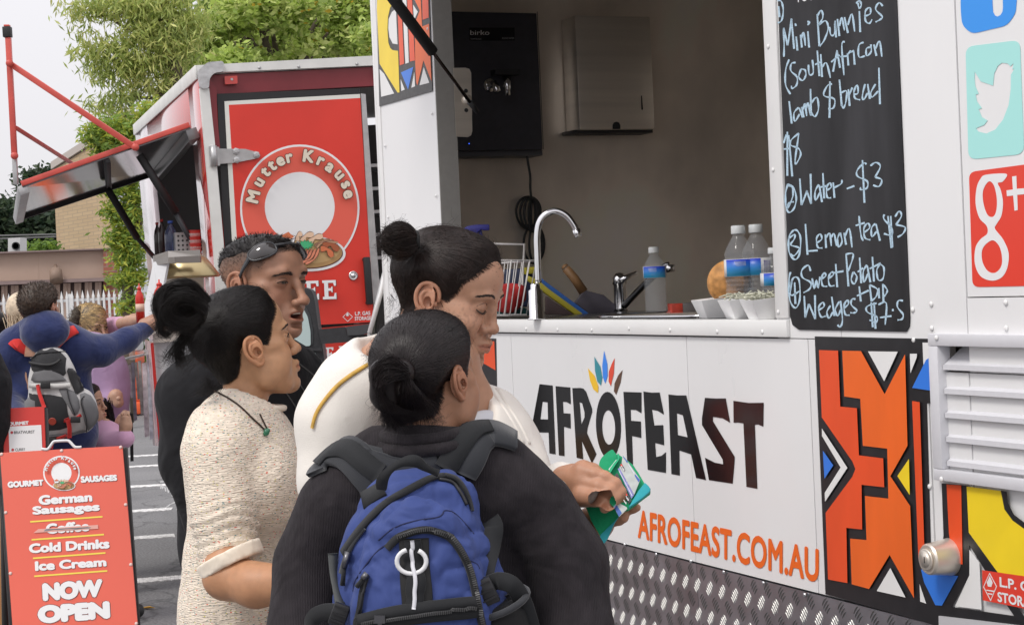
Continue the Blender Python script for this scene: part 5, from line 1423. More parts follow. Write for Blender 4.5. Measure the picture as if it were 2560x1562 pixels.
def poly_sd(u,v,poly):
 """signed distance (negative inside) of points to a 2D polygon"""
 P=np.array(poly,float);n=len(P)
 d=np.full(u.shape,1e9);ins=np.zeros(u.shape,bool)
 for i in range(n):
  a,b=P[i],P[(i+1)%n];e=b-a
  wx,wy=u-a[0],v-a[1]
  t=np.clip((wx*e[0]+wy*e[1])/(e@e+1e-12),0,1)
  d=np.minimum(d,(wx-t*e[0])**2+(wy-t*e[1])**2)
  c=((a[1]>v)!=(b[1]>v))&(u<(b[0]-a[0])*(v-a[1])/(b[1]-a[1]+1e-12)+a[0])
  ins^=c
 d=np.sqrt(d)
 return np.where(ins,-d,d)
def np_obj(name,V,F,m,parent=None,smooth=True,tint=None,kind=None):
 me=bpy.data.meshes.new(name)
 org=V.mean(0)
 me.vertices.add(len(V));me.vertices.foreach_set('co',(V-org).astype(np.float32).ravel())
 k=F.shape[1]
 me.loops.add(F.size);me.loops.foreach_set('vertex_index',F.ravel().astype(np.int32))
 me.polygons.add(len(F));me.polygons.foreach_set('loop_start',np.arange(0,F.size,k,dtype=np.int32))
 me.update(calc_edges=True)
 if smooth:me.polygons.foreach_set('use_smooth',np.ones(len(F),bool))
 if tint is not None:
  a=me.color_attributes.new('tint','FLOAT_COLOR','POINT')
  a.data.foreach_set('color',np.concatenate([tint,np.ones((len(V),1))],1).astype(np.float32).ravel())
 for mm in(m if isinstance(m,(list,tuple)) else[m]):me.materials.append(mm)
 o=bpy.data.objects.new(name,me);o.location=org
 COL.objects.link(o)
 if parent is not None:setp(o,parent)
 if kind:o['kind']=kind
 return o
def vnoise(P,scale,seed=0,octaves=3):
 """smooth value noise in [-1,1] at points"""
 out=np.zeros(len(P));amp=1;tot=0
 for o in range(octaves):
  Q=P*scale*2**o+seed*17.3
  i=np.floor(Q).astype(np.int64);f=Q-i;f=f*f*(3-2*f)
  def hsh(a,b,c):
   h=(a*374761393+b*668265263+c*2147483647+seed*97)&0xffffffff
   h=((h^(h>>13))*1274126177)&0xffffffff
   return((h^(h>>16))&0xffff)/32767.5-1
  r=0
  for dx in(0,1):
   for dy in(0,1):
    for dz in(0,1):
     w=(f[:,0] if dx else 1-f[:,0])*(f[:,1] if dy else 1-f[:,1])*(f[:,2] if dz else 1-f[:,2])
     r=r+w*hsh(i[:,0]+dx,i[:,1]+dy,i[:,2]+dz)
  out+=amp*r;tot+=amp;amp*=.5
 return out/tot
def normals_of(V,F):
 a,b,c=V[F[:,0]],V[F[:,1]],V[F[:,2]]
 n=np.cross(b-a,c-a);N=np.zeros_like(V)
 for k in range(F.shape[1]):np.add.at(N,F[:,k],n)
 return N/(np.linalg.norm(N,axis=1)[:,None]+1e-12)
def relax(V,F,it=1,w=.5):
 E=np.concatenate([F[:,[i,(i+1)%F.shape[1]]] for i in range(F.shape[1])])
 for _ in range(it):
  S=np.zeros_like(V);C=np.zeros(len(V))
  np.add.at(S,E[:,0],V[E[:,1]]);np.add.at(C,E[:,0],1);np.add.at(S,E[:,1],V[E[:,0]]);np.add.at(C,E[:,1],1)
  V=V*(1-w)+w*S/np.maximum(C,1)[:,None]
 return V
def bvh_of(V,F):return BVHTree.FromPolygons(V.tolist(),F.tolist())
def sm(a,b,x):t=np.clip((x-a)/(b-a),0,1);return t*t*(3-2*t)
# --- heads (local frame: x = head's right, y = face, z = up; origin between the ears)
def ear_mesh(sc=1.0):
 """right ear, attached at x = .070, opening outward"""
 v=Vol((.050,-.045,-.045),(.105,.03,.045),.0011)
 rx=lambda y,z,o=0:(.080+o-.30*(y+.008),y,z)
 v.ell((.076,-.006,-.002),(.010,.012,.026),.006)
 base=[(.012,.004),(.011,.016),(.004,.027),(-.009,.031),(-.021,.026),(-.027,.013),(-.026,-.002),(-.020,-.014),(-.012,-.022),(-.004,-.029),(.003,-.027),(.006,-.018)]
 pts=[rx(y,z,.0) for y,z in base]
 P=catmull(pts,4)
 rr=[.0034]*len(P)
 for i in range(len(P)):
  f=i/len(P)
  rr[i]=.0032+(.0022*max(0,(f-.62)/.38) if f>.62 else 0)
 v.chain([tuple(p) for p in P],rr,.0025)
 rot=np.array([[math.cos(-.29),-math.sin(-.29),0],[math.sin(-.29),math.cos(-.29),0],[0,0,1]])
 v.ell((.0805,-.0085,.001),(.0042,.0195,.0275),.003,rot)
 P=catmull([rx(.002,.017,.001),rx(-.010,.018,.002),rx(-.017,.008,.003),rx(-.014,-.006,.003),rx(-.004,-.014,.002)],4)
 v.chain([tuple(p) for p in P],[.0026]*len(P),.003)
 v.ell((.0825,-.003,-.002),(.006,.0085,.0105),.003,None,'s')
 v.ell((.0800,.003,-.005),(.010,.0035,.0045),.002,None,'s')
 v.ell((.085,-.009,.022),(.004,.010,.0035),.003,None,'s')
 v.ell((.079,.009,-.003),(.0035,.004,.005),.003)
 return v.mesh()
EAR=None
def head_mesh(p):
 """p: dict of shape tweaks"""
 g=lambda k,d:p.get(k,d)
 W_=g('w',1.0)
 v=Vol((-.10,-.125,-.20),(.10,.145,.15),g('res',.0026))
 def both(fn):
  for s in(1,-1):fn(s)
 hz=g('hz',1.0)
 v.ell((0,-.012,.048*hz),(.073*W_,.094,.076*hz),.01)
 v.ell((0,.030+g('fh',0),.052*hz),(.062*W_,.056,.058*hz),.03)
 v.ell((0,.020,-.025),(.060*W_,.060,.075),.03)
 jw=g('jaw',1.0)
 both(lambda s:v.chain([(s*.054*W_*jw,.000,-.030),(s*.052*W_*jw,.010,-.066),(s*.030*jw,.050,-.086),(0,.068,-.092)],[.016,.015,.015,.016],.022))
 v.ell((0,.045,-.070),(.040,.035,.030),.02)
 v.ell((0,.078+g('chin',0),-.093),(.019,.014,.016),.014)
 v.ell((0,.068,-.060),(.031,.026,.028),.016)
 ck=g('cheek',1.0)
 both(lambda s:v.ell((s*.037,.055,-.022),(.024*ck,.023*ck,.024),.018))
 both(lambda s:v.ell((s*.050,.038,-.045),(.018*ck,.028*ck,.026*ck),.022))
 both(lambda s:v.ell((s*.054,.042,.000),(.014,.022,.012),.016))
 br=g('brow',1.0)
 both(lambda s:v.chain([(s*.010,.084,.024),(s*.030,.082,.029),(s*.047,.066,.026)],[.008*br,.008*br,.007*br],.014))
 both(lambda s:v.ell((s*.031,.100,.009),(.018,.018,.013),.014,None,'s'))
 both(lambda s:v.ell((s*.013,.104,.004),(.007,.014,.012),.010,None,'s'))
 ey=g('eye_y',.0)
 both(lambda s:v.ell((s*.0315,.0715+ey,.0075),(.0165,.0145,.0128),.006))
 n=g('nose',(0,0,1.0))
 ty,tz_,nw=.110+n[0],-.030+n[1],n[2]
 v.chain([(0,.085,.020),(0,.092+n[0]*.4,.002),(0,ty-.007,tz_+.007)],[.0065,.0075,.0095],.010)
 v.ell((0,ty-.002,tz_),(.0105*nw,.0105,.0095),.008)
 both(lambda s:v.ell((s*.0125*nw,ty-.014,tz_-.003),(.0078*nw,.0105,.0078),.006))
 both(lambda s:v.ell((s*.0065*nw,ty-.008,tz_-.0115),(.0036*nw,.0058,.0036),.003,None,'s'))
 both(lambda s:v.ell((s*.0215*nw,ty-.018,tz_-.003),(.0030,.010,.010),.006,None,'s'))
 lp=g('lips',1.0);op=g('open',0.0)
 both(lambda s:v.chain([(0,.0945,-.0555),(s*.008,.0945,-.0545),(s*.024,.080,-.0600-op*.2)],[.0052*lp,.0050*lp,.0028],.005))
 v.chain([(-.022,.0800,-.0625-op*.6),(-.010,.0905,-.0670-op),(0,.0925,-.0680-op),(.010,.0905,-.0670-op),(.022,.0800,-.0625-op*.6)],[.0028,.0062*lp,.0066*lp,.0062*lp,.0028],.005)
 if op>0:
  v.ell((0,.094,-.0620-op*.5),(.0185,.022,.0035+op*.62),.003,None,'s')
 else:
  both(lambda s:v.cap((0,.0995,-.0612),(s*.0245,.0845,-.0608),.0016,.0012,.0028,'s'))
 v.ell((0,.090,-.0795-op),(.016,.008,.0055),.008,None,'s')
 v.ell((0,.0985,-.0475),(.0028,.006,.006),.004,None,'s')
 nk=g('neck',1.0)
 v.chain([(0,-.022,-.030),(0,-.030,-.095),g('neck_end',(0,-.045,-.19))],[.050*nk,.050*nk,.056*nk],.018)
 if g('dchin',0):v.ell((0,.040,-.098),(.036,.038,.024*g('dchin',0)),.02)
 V,F=v.mesh()
 V=relax(V,F,1,.35)
 return V,F
def frame(a_deg,pitch=0,roll=0):
 """columns: head right, forward, up in world"""
 a=R(a_deg)
 f=Vector((math.cos(a),math.sin(a),0));r=f.cross(ZV)
 p=R(pitch)
 f2=f*math.cos(p)+ZV*math.sin(p);u=r.cross(f2)
 q=R(roll)
 r2=r*math.cos(q)+u*math.sin(q);u2=r2.cross(f2)
 return Matrix((r2,f2,u2)).transposed()
class HeadX:
 def __init__(s,M,anchor_world,anchor_local,sc):
  s.M=M;s.s=sc
  s.o=Vector(anchor_world)-M@(Vector(anchor_local)*sc)
  s.A=np.array(M)*sc
 def w(s,P):return np.asarray(P,float)@s.A.T+np.array(s.o)
 def p(s,v):return s.M@(Vector(v)*s.s)+s.o
SKIN_K={}
def skin_mat(name):
 return mat(name,(.3,.15,.1),.46,spec=.45,attr='tint',noise=(55,.085),sss=.10,bump=(420,.25,.0010),rvar=.14)
def paint_face(V,N,base,p):
 """skin colour by place on the head, in local coordinates"""
 base=np.array(base);C=np.tile(base,(len(V),1))
 x,y,z=V[:,0],V[:,1],V[:,2];ax_=np.abs(x)
 op=p.get('open',0)
 def blend(m,col):
  nonlocal C
  C=C*(1-m[:,None])+np.array(col)*m[:,None]
 blend(.35*np.exp(-((ax_-.038)**2+(z+.022)**2+(y-.07)**2)/.0005),base*np.array([1.12,.86,.82]))
 blend(.30*np.exp(-((ax_)**2+(z+.030)**2+(y-.115)**2)/.0003),base*np.array([1.08,.84,.80]))
 blend(.45*np.exp(-((ax_-.030)**2/.0004+(z-.006)**2/.00012+(y-.085)**2/.0008)),base*np.array([.72,.62,.60]))
 fr=sm(.25,.42,vnoise(V,330,3,1))*np.exp(-((z+.012)/.028)**2)*sm(.02,.05,y)*p.get('freckle',0)
 blend(fr,base*.55)
 lip=p.get('lipcol',base*np.array([.88,.62,.62]))
 zc=-.0612-op*.5
 hh=.0082+op*.62
 e=(ax_/.0235)**2+((z-zc+.0008)/hh)**2
 m=(1-sm(.75,1.15,e))*sm(.075,.082,y)
 blend(m*.85,lip)
 if op>0:
  e=(ax_/.017)**2+((z-zc)/(.003+op*.60))**2
  blend((1-sm(.8,1.1,e))*sm(.066,.070,y)*(1-sm(.088,.0905,y)),(.10,.025,.02))
 if op==0:
  m=np.exp(-((z-zc)/.0011)**2)*(1-sm(.019,.025,ax_))*sm(.078,.084,y);blend(m*.75,base*np.array([.30,.2,.2]))
 n=p.get('nose',(0,0,1));ty,tz_=.110+n[0],-.030+n[1]
 blend(.9*np.exp(-(((ax_-.0065*n[2])/.0034)**2+((y-ty+.008)/.0055)**2+((z-tz_+.0085)/.0042)**2)),base*.18)
 if p.get('stubble'):
  m=p['stubble']*sm(-.030,-.050,z)*sm(-.02,.03,y)*(1-m*0)
  m=m*(1-np.exp(-((ax_/.024)**2+((z-zc)/(hh*.8))**2)**2*.0)*0)
  lipm=(1-sm(.8,1.3,(ax_/.0235)**2+((z-zc)/hh)**2))
  blend(m*(1-lipm),base*np.array([.55,.55,.6]))
 if p.get('fade') is not None:
  fd=p['fade'](V);blend(fd,p.get('haircol',(.03,.022,.018)))
 return C
def proj_patch(bv,pts,lift,dirv=(0,-1,0),start=.16):
 """local (x,z) points projected onto the face from in front -> local 3D points"""
 out=[]
 for x,z in pts:
  h=bv.ray_cast(Vector((x,start,z)),Vector(dirv))
  out.append(Vector(h[0])+Vector(h[1]).normalized()*lift if h[0] is not None else Vector((x,.08,z)))
 return out
M_hair=mat('black_hair',(.008,.006,.0055),.40,spec=.28,noise=(60,.3))
def face_details(X,bv,p,parent,eyecol=(.03,.015,.008),closed=False,brow_w=.0052,sides=(1,-1)):
 M_browh=mat('brow_hair',(.022,.015,.012),.7)
 M_scl=mat('eye_white',(.42,.37,.34),.12,coat=.5);M_iris=mat('iris_dark',eyecol,.08,coat=1.0)
 for s in sides:
  mb=MB();rr=random.Random(int(7+s))
  bz=p.get('brow_z',.0);arch=p.get('arch',.004)
  for i in range(95):
   t=rr.random()
   x=s*(.013+.036*t);z=.0275+bz+arch*math.sin(t*math.pi*.8)-.004*t*t+(rr.random()-.5)*brow_w*(1-.55*t)
   q=proj_patch(bv,[(x,z),(x+s*.006,z+.0022-.003*t)],.0006)
   mb.ribbon([X.p(v) for v in q],[X.M@Vector((0,1,0))]*2,[.0010,.0004],.0003)
  mb.build('eyebrow',M_browh,parent)
  ez=.0070;exc=s*.0315
  up_=[(exc-s*.0145,ez-.0015),(exc-s*.009,ez+.0032),(exc,ez+.0050),(exc+s*.009,ez+.0036),(exc+s*.0150,ez+.0004)]
  lo_2=[(exc+s*.0150,ez+.0004),(exc+s*.007,ez-.0036),(exc-s*.004,ez-.0042),(exc-s*.0145,ez-.0015)]
  if closed:
   lo_c=[(exc-s*.0145,ez-.0035),(exc-s*.006,ez-.0072),(exc+s*.003,ez-.0080),(exc+s*.010,ez-.0062),(exc+s*.0160,ez-.0022)]
   c=proj_patch(bv,lo_c,.0006)
   P=catmull([X.p(v) for v in c],4)
   MB().tube(P,[.0004+.0008*math.sin(math.pi*min(1,.15+.75*i/len(P))) for i in range(len(P))],6).build('lash_line',M_browh,parent,True)
   mb=MB()
   for i in range(26):
    t=(i+.5)/26;k=t*(len(c)-1);j=int(k);b=c[j].lerp(c[min(j+1,len(c)-1)],k-j)
    e=b+Vector((s*(t-.4)*.003,.0032,-.0020))
    mb.tube([X.p(b),X.p(b.lerp(e,.5)+Vector((0,.001,-.0008))),X.p(e)],[.00035,.0003,.0001],4)
   mb.build('lashes',M_browh,parent)
   f=proj_patch(bv,[(exc-s*.014,ez+.006),(exc-s*.004,ez+.0105),(exc+s*.008,ez+.009),(exc+s*.016,ez+.003)],.0)
   MB().tube(catmull([X.p(v) for v in f],4),.0006,5).build('lid_crease',mat('crease_brown',(.10,.05,.035),.6),parent,True)
   continue
  op_=p.get('squint',1.0)
  U=[(x,ez+(z-ez)*op_) for x,z in up_];Lw=[(x,ez+(z-ez)*op_) for x,z in lo_2]
  uu=proj_patch(bv,U,.0004);ll=proj_patch(bv,Lw,.0004)
  ring=catmull(uu,3)+catmull(ll,3)[1:-1]
  c=sum(ring,Vector())/len(ring)+Vector((0,.0012,0))
  vs=[X.p(c)]+[X.p(v) for v in ring];n_=len(ring)
  fs=[(0,1+i,1+(i+1)%n_) for i in range(n_)]
  if s<0:fs=[f[::-1] for f in fs]
  MB().add(vs,fs).build('eye',M_scl,parent,True)
  gx=p.get('gaze',(0,0))
  ic=Vector((exc+gx[0],0,ez+.0004+gx[1]))
  pts=[]
  for i in range(16):
   a=2*math.pi*i/16;px_,pz_=ic.x+.0066*math.cos(a),ic.z+.0062*math.sin(a)
   tt=abs((px_-exc)/.0150);lim_u=ez+op_*.0050*max(0,1-tt*tt);lim_l=ez-op_*.0042*max(0,1-tt*tt)
   pts.append((px_,min(max(pz_,lim_l),lim_u)))
  q=proj_patch(bv,pts,.0016)
  cc=sum(q,Vector())/16+Vector((0,.0010,0))
  MB().add([X.p(cc)]+[X.p(v) for v in q],[(0,1+i,1+(i+1)%16) for i in range(16)]).build('iris',M_iris,parent,True)
  P=catmull([X.p(v+Vector((0,.0012,.0003))) for v in uu],4)
  MB().tube(P,[.0005+.0007*math.sin(math.pi*i/len(P)) for i in range(len(P))],6).build('upper_lash',M_browh,parent,True)
  P=catmull([X.p(v+Vector((0,.0006,0))) for v in ll],4)
  MB().tube(P,.0004,5).build('lower_lash',mat('crease_brown',(.10,.05,.035),.6),parent,True)
  f=proj_patch(bv,[(exc-s*.013,ez+.005),(exc-s*.004,ez+.0098),(exc+s*.008,ez+.009),(exc+s*.016,ez+.003)],.0)
  MB().tube(catmull([X.p(v) for v in f],4),.0006,5).build('lid_crease',mat('crease_brown',(.10,.05,.035),.6),parent,True)
def hair_shell(p,lift,mask,res=.003,k=.0,extra=None):
 """a close layer of hair over the skull, cut by a (y,z) outline seen from the side"""
 W_=p.get('w',1.0)
 v=Vol((-.115,-.135,-.14),(.115,.125,.165),res)
 L_=lift;hz=p.get('hz',1.0)
 v.ell((0,-.012,.048*hz),(.073*W_+L_,.094+L_,.076*hz+L_),.01)
 v.ell((0,.030+p.get('fh',0),.052*hz),(.062*W_+L_,.056+L_*.5,.058*hz+L_),.03)
 v.ell((0,.020,-.025),(.060*W_+L_*.6,.060,.075),.03)
 v.cap((0,-.022,-.030),(0,-.030,-.095),.050+L_*.8,.050+L_*.6,.018)
 X,Y,Zz=v.grid()
 m=poly_sd(Y,Zz,mask)
 v.d=v.d+(lift*(1-sm(.002,.034,-m))-.0012).astype(np.float32)
 d=v.d;kk=.004
 h=np.clip(.5-.5*(d-m)/kk,0,1)
 v.d=(d+(m-d)*h+kk*h*(1-h)).astype(np.float32)
 if extra:extra(v)
 return v
def strands(name,X,bv,roots,target,parent,m=M_hair,n_seg=9,w=.0009,lift=.0012,jit=.004,center=(0,-.01,.04),seed=1,over=1.0,cols=None):
 """hairs that run over the shell from root points to a tie"""
 rg=random.Random(seed);C0_=Vector(center)
 Vs,Fs,Cs=[],[],[]
 k=0
 for r in roots:
  r=Vector(r);T_=Vector(target)+Vector((rg.gauss(0,jit),rg.gauss(0,jit),rg.gauss(0,jit)))
  pts,ns=[],[]
  bend=Vector((rg.gauss(0,.004),rg.gauss(0,.004),rg.gauss(0,.004)))
  f_end=.85+.15*rg.random()
  lf=lift*(.3+1.3*rg.random())
  for i in range(n_seg+1):
   t=i/n_seg*f_end
   q=r.lerp(T_,t)+bend*math.sin(math.pi*t)
   dv=(q-C0_).normalized()
   h=bv.ray_cast(C0_+dv*.3,-dv)
   if h[0] is None:pp=q
   else:pp=Vector(h[0])+dv*lf*(.3+math.sin(math.pi*min(1,t+.1)))
   pts.append(pp);ns.append(dv)
  wd=w*(.6+.8*rg.random())
  col=.6+.9*rg.random()
  for i,p_ in enumerate(pts):
   t_=pts[min(i+1,n_seg)]-pts[max(i-1,0)]
   s_=t_.cross(ns[i]);s_=s_.normalized()*wd*.5*(1-.7*abs(2*i/n_seg-1)**3) if s_.length>1e-9 else Vector((wd,0,0))
   Vs.append(p_-s_);Vs.append(p_+ns[i]*wd*.25);Vs.append(p_+s_)
  for i in range(n_seg):
   a=k+3*i
   Fs+=[(a,a+1,a+4,a+3),(a+1,a+2,a+5,a+4)]
  k+=3*(n_seg+1)
 V=X.w(np.array([tuple(v) for v in Vs]))
 return np_obj(name,V,np.array(Fs),m,parent,True)
def free_hairs(name,paths,w,m,parent):
 """world-space hair paths -> thin ribbons facing outward"""
 Vs,Fs=[],[];k=0
 for pts in paths:
  n=len(pts)
  for i,p_ in enumerate(pts):
   t_=(pts[min(i+1,n-1)]-pts[max(i-1,0)]).normalized()
   s_=t_.cross(fw);s_=s_.normalized() if s_.length>1e-6 else Vector((1,0,0))
   q=t_.cross(s_)
   ww=w*(1-.75*i/n)*.5
   Vs+=[p_-s_*ww,p_+q*ww,p_+s_*ww]
  for i in range(n-1):
   a=k+3*i
   Fs+=[(a,a+1,a+4,a+3),(a+1,a+2,a+5,a+4),(a+2,a,a+3,a+5)]
  k+=3*n
 return np_obj(name,np.array([tuple(v) for v in Vs]),np.array(Fs),m,parent,True)
def surf_points(V,F,n,seed,cond=None):
 rg=np.random.default_rng(seed)
 f=rg.integers(0,len(F),n*3)
 P=V[F[f]].mean(1)
 if cond is not None:P=P[cond(P)]
 return P[:n]
 # --- people: heads
ZV=Vector((0,0,1))
PEOPLE={}
def person(key,loc,label,group=None):
 e=empty('person',loc,label,'person',group);PEOPLE[key]=e;return e
EV,EF=ear_mesh()
def make_head(key,X,p,base,ear_tilt=0):
 V,F=head_mesh(p)
 N=normals_of(V,F)
 C=paint_face(V,N,base,p)
 bv=bvh_of(V,F)
 ev=EV.copy()
 esc=p.get('ear',1.0)
 c=np.array([.076,-.006,-.002]);ev=(ev-c)*esc+c+np.array([(p.get('w',1)-1)*.072-.003,0,0])
 ev2=ev*np.array([-1,1,1])
 ecol=np.tile(np.array(base)*np.array([1.06,.95,.92]),(len(ev),1))
 dip=np.exp(-(((ev[:,1]+.001)/.007)**2+((ev[:,2]+.003)/.009)**2))*sm(.088,.078,ev[:,0]);ecol*=(1-.25*dip)[:,None]
 Vt=np.concatenate([V,ev,ev2]);Ft=np.concatenate([F,EF+len(V),EF[:,::-1]+len(V)+len(ev)])
 Ct=np.concatenate([C,ecol,ecol])
 return V,F,bv,Vt,Ft,Ct
SK_A=(.52,.285,.158);SK_B=(.36,.190,.122);SK_C=(.46,.255,.165);SK_D=(.37,.190,.115)
def unproj(X,px,py,t):
 """photo pixel at depth -> head-local point"""
 return Vector(X.M.transposed()@(at(px,py,t)-X.o))/X.s
def hair_set(key,X,p,bvh_head,mask,lift,tie,parent,n,seed,m=M_hair,side_roots=(),w=.0010,extra=None,jit=.005):
 v=hair_shell(p,lift,mask,.0032,extra=extra)
 V,F=v.mesh();V=relax(V,F,2,.5)
 N=normals_of(V,F);V=V+N*(vnoise(V*np.array([1,.35,1]),120,seed)[:,None]*.0012)
 o=np_obj('hair',X.w(V),F,m,parent)
 HV,HF=bvh_head
 allV=np.concatenate([V,HV]);allF=np.concatenate([F,HF+len(V)])
 bv=bvh_of(allV,allF)
 roots=[tuple(q) for q in surf_points(V,F,n,seed,lambda P:poly_sd(P[:,1],P[:,2],mask)<-.0045)]
 rr=random.Random(seed)
 edge=[]
 for(y0,z0),(y1,z1) in side_roots:
  for i in range(230):
   t=rr.random();y=y0+(y1-y0)*t+max(-.006,min(.006,rr.gauss(0,.0035)));z=z0+(z1-z0)*t+max(-.006,min(.006,rr.gauss(0,.0035)))
   for s in(1,-1):
    h=bv.ray_cast(Vector((s*.2,y,z)),Vector((-s,0,0)))
    if h[0] is not None and float(poly_sd(np.array([h[0].y]),np.array([h[0].z]),mask)[0])<.003 and abs(h[0].x)>.012:edge.append(tuple(h[0]))
 st_=strands('hair_strands',X,bv,roots,tie,o,m,w=w,seed=seed,jit=jit)
 st2=strands('hair_strands',X,bv,edge,tie,o,m,w=w*.7,seed=seed+1,lift=.0006,jit=jit)
 st_['kind']='stuff';st2['kind']='stuff'
 fuzz(X,V,F,1500,seed+5,o,m,mask=mask)
 return o,bv
def bun(X,tie_w,far_w,rad,parent,n=420,seed=1,m=M_hair,w=.0009,frizz=.25,curl=.0,flare=1.0):
 """hair looped out of a tie: fibres run over an egg from the tie to its far end"""
 rg=random.Random(seed);ax=far_w-tie_w;L_=ax.length;ax.normalize()
 x=ax.orthogonal().normalized();y=ax.cross(x)
 v=Vol(np.minimum(tie_w,far_w)-rad*1.6,np.maximum(tie_w,far_w)+rad*1.6,.0045)
 c=tie_w.lerp(far_w,.52)
 Rm=np.array([tuple(x),tuple(y),tuple(ax)]).T
 v.ell(tuple(c),(rad*.82,rad*.82,L_*.46),.004,Rm)
 V,F=v.mesh();V=V+normals_of(V,F)*(vnoise(V,26,seed)[:,None]*rad*.28)
 o=np_obj('hair_bun',V,F,m,parent)
 paths=[]
 for i in range(n):
  th=rg.uniform(0,2*math.pi);tw=rg.uniform(-.9,.9)+curl;k=(.96+.20*math.sin(th*2+seed)*math.sin(th*3.3))*rg.uniform(.84,1.10);end=rg.uniform(.7,1.0)
  pts=[]
  for j in range(11):
   t=j/10*end;a=th+tw*t
   r=rad*k*math.sin(math.pi*min(.97,.06+t*.9))**.65
   pts.append(tie_w+ax*(L_*(t*1.02))+(x*math.cos(a)+y*math.sin(a))*r)
  if rg.random()<frizz:
   d=(pts[-1]-c).normalized();q=pts[-1];
   side=Vector((rg.gauss(0,1),rg.gauss(0,1),rg.gauss(0,1)))*.35
   for j in range(4):pts.append(q+(d+side*j*.9).normalized()*rad*.085*(j+1)*rg.uniform(.5,1.5)*flare)
  paths.append(pts)
 so_=free_hairs('bun_strands',paths,w,m,o);so_['kind']='stuff'
 tp=[tie_w+(x*math.cos(a)+y*math.sin(a))*rad*.42 for a in[2*math.pi*i/16 for i in range(16)]]
 MB().tube([p+ax*.003 for p in tp],.0045,8,True).build('hair_tie',mat('elastic_band',(.01,.01,.01),.7),o,True)
 return o
def wisps(X,o,specs,seed,m=M_hair,w=.00042):
 """loose curling hairs: specs (start px,py ; end px,py ; n ; spread ; bend px) at depth t"""
 rg=random.Random(seed);paths=[]
 for(a,b,n,sp_,bend,t) in specs:
  for i in range(n):
   p0=at(a[0]+rg.gauss(0,sp_*.5),a[1]+rg.gauss(0,sp_*.5),t+rg.gauss(0,.01));p1=at(b[0]+rg.gauss(0,sp_),b[1]+rg.gauss(0,sp_),t+rg.gauss(0,.015))
   q=(p1-p0).cross(fw).normalized()*((bend+rg.gauss(0,abs(bend)*.5+7))/FPX*t);cu_=rg.gauss(0,.004)
   f=rg.uniform(.55,1.0)
   paths.append([p0.lerp(p1,k/7*f)+q*math.sin(math.pi*k/7)+rt*cu_*math.sin(k*1.5)+up*cu_*math.cos(k*1.3) for k in range(8)])
 s_=free_hairs('loose_hair',paths,w,m,o);s_['kind']='stuff'
def fuzz(X,V,F,n,seed,parent,m,ln=.010,w=.00032,mask=None):
 N=normals_of(V,F);rg=np.random.default_rng(seed);f=rg.integers(0,len(F),n)
 P=V[F[f]].mean(1);Nn=N[F[f]].mean(1);rr=random.Random(seed);paths=[]
 for p,q in zip(P,Nn):
  if mask is not None and float(poly_sd(np.array([p[1]]),np.array([p[2]]),mask)[0])>-.014:continue
  p,q=Vector(p),Vector(q);t=Vector((rr.gauss(0,1),rr.gauss(-.4,1),rr.gauss(0,1)));t=(t-q*t.dot(q)).normalized()
  L_=ln*rr.uniform(.3,1.3)
  paths.append([X.p(p),X.p(p+q*L_*.35+t*L_*.5),X.p(p+q*L_*.62+t*L_*1.1),X.p(p+q*L_*.55+t*L_*1.7)])
 so_=free_hairs('loose_hair',paths,w,m,parent);so_['kind']='stuff'
HLINE=[(.080,.086),(.066,.062),(.050,.046),(.040,.022),(.028,.006),(.016,.010),(.006,.026),(-.016,.026),(-.030,.004),(-.036,-.025),(-.046,-.045),(-.068,-.056),(-.2,-.056),(-.2,.3),(.14,.3),(.105,.125)]
EDGE=[((.080,.086),(.066,.062)),((.066,.062),(.050,.046)),((.050,.046),(.040,.022)),((.040,.022),(.028,.006)),((.028,.006),(.014,.012)),((-.030,.004),(-.036,-.025)),((-.036,-.025),(-.046,-.045)),((-.046,-.045),(-.066,-.056))]
M_skA=skin_mat('skin')
def finish_head(key,X,Vt,Ft,Ct):
 return X.w(Vt),Ft,Ct
SKINS={}
# --- girl in the flecked jumper, looking right and up, face turned a little away
pA=dict(w=.98,jaw=.97,brow=.75,nose=(-.002,.003,1.0),lips=1.15,cheek=1.05,neck=.84,neck_end=(0,-.075,-.16),squint=.9)
XA=HeadX(frame(25,13,0),at(639,883,3.58),(.078,-.006,-.004),.965)
A=person('A',at(600,1900,3.6),'girl in a cream flecked jumper with a messy black bun, looking at the truck')
VA,FA,bvA,VtA,FtA,CtA=make_head('A',XA,pA,SK_A)
SKINS['A']=[finish_head('A',XA,VtA,FtA,CtA)]
face_details(XA,bvA,pA,A,brow_w=.005,sides=(1,))
tieA=unproj(XA,507,772,3.50)
hoA,hbA=hair_set('A',XA,pA,(VA,FA),HLINE,.009,tieA*.93,A,2600,3,side_roots=EDGE)
boA=bun(XA,at(512,778,3.50),at(392,762,3.46),.043,A,1100,5,frizz=.30,curl=1.6,flare=.9)
wisps(XA,boA,[((470,830),(440,940),70,12,14,3.48),((500,850),(440,930),60,12,10,3.48),((400,800),(420,850),40,8,-22,3.46),((440,740),(400,720),40,14,8,3.46),((480,720),(450,705),30,10,6,3.46),((520,950),(490,985),90,14,10,3.52),((550,960),(500,960),60,12,12,3.52),((425,840),(445,800),30,6,26,3.46),((610,725),(660,735),14,20,-6,3.55)],7)
rgc=random.Random(9);pth=[]
def lock(pts,n,sp,t):
 for i in range(n):
  o_=[rgc.gauss(0,sp) for _ in range(4)]
  pth.append(catmull([at(x+o_[0]*(.4+.2*k)+o_[2],y+o_[1]*(.4+.2*k)+o_[3],t+rgc.gauss(0,.004)) for k,(x,y) in enumerate(pts)],4))
lock([(450,712),(405,722),(388,760),(400,800),(402,828),(416,838),(428,828)],160,3.2,3.45)
lock([(500,800),(470,830),(448,862),(446,895),(452,905)],260,6,3.49)
lock([(480,820),(455,850),(430,880),(420,898),(408,892)],70,7,3.48)
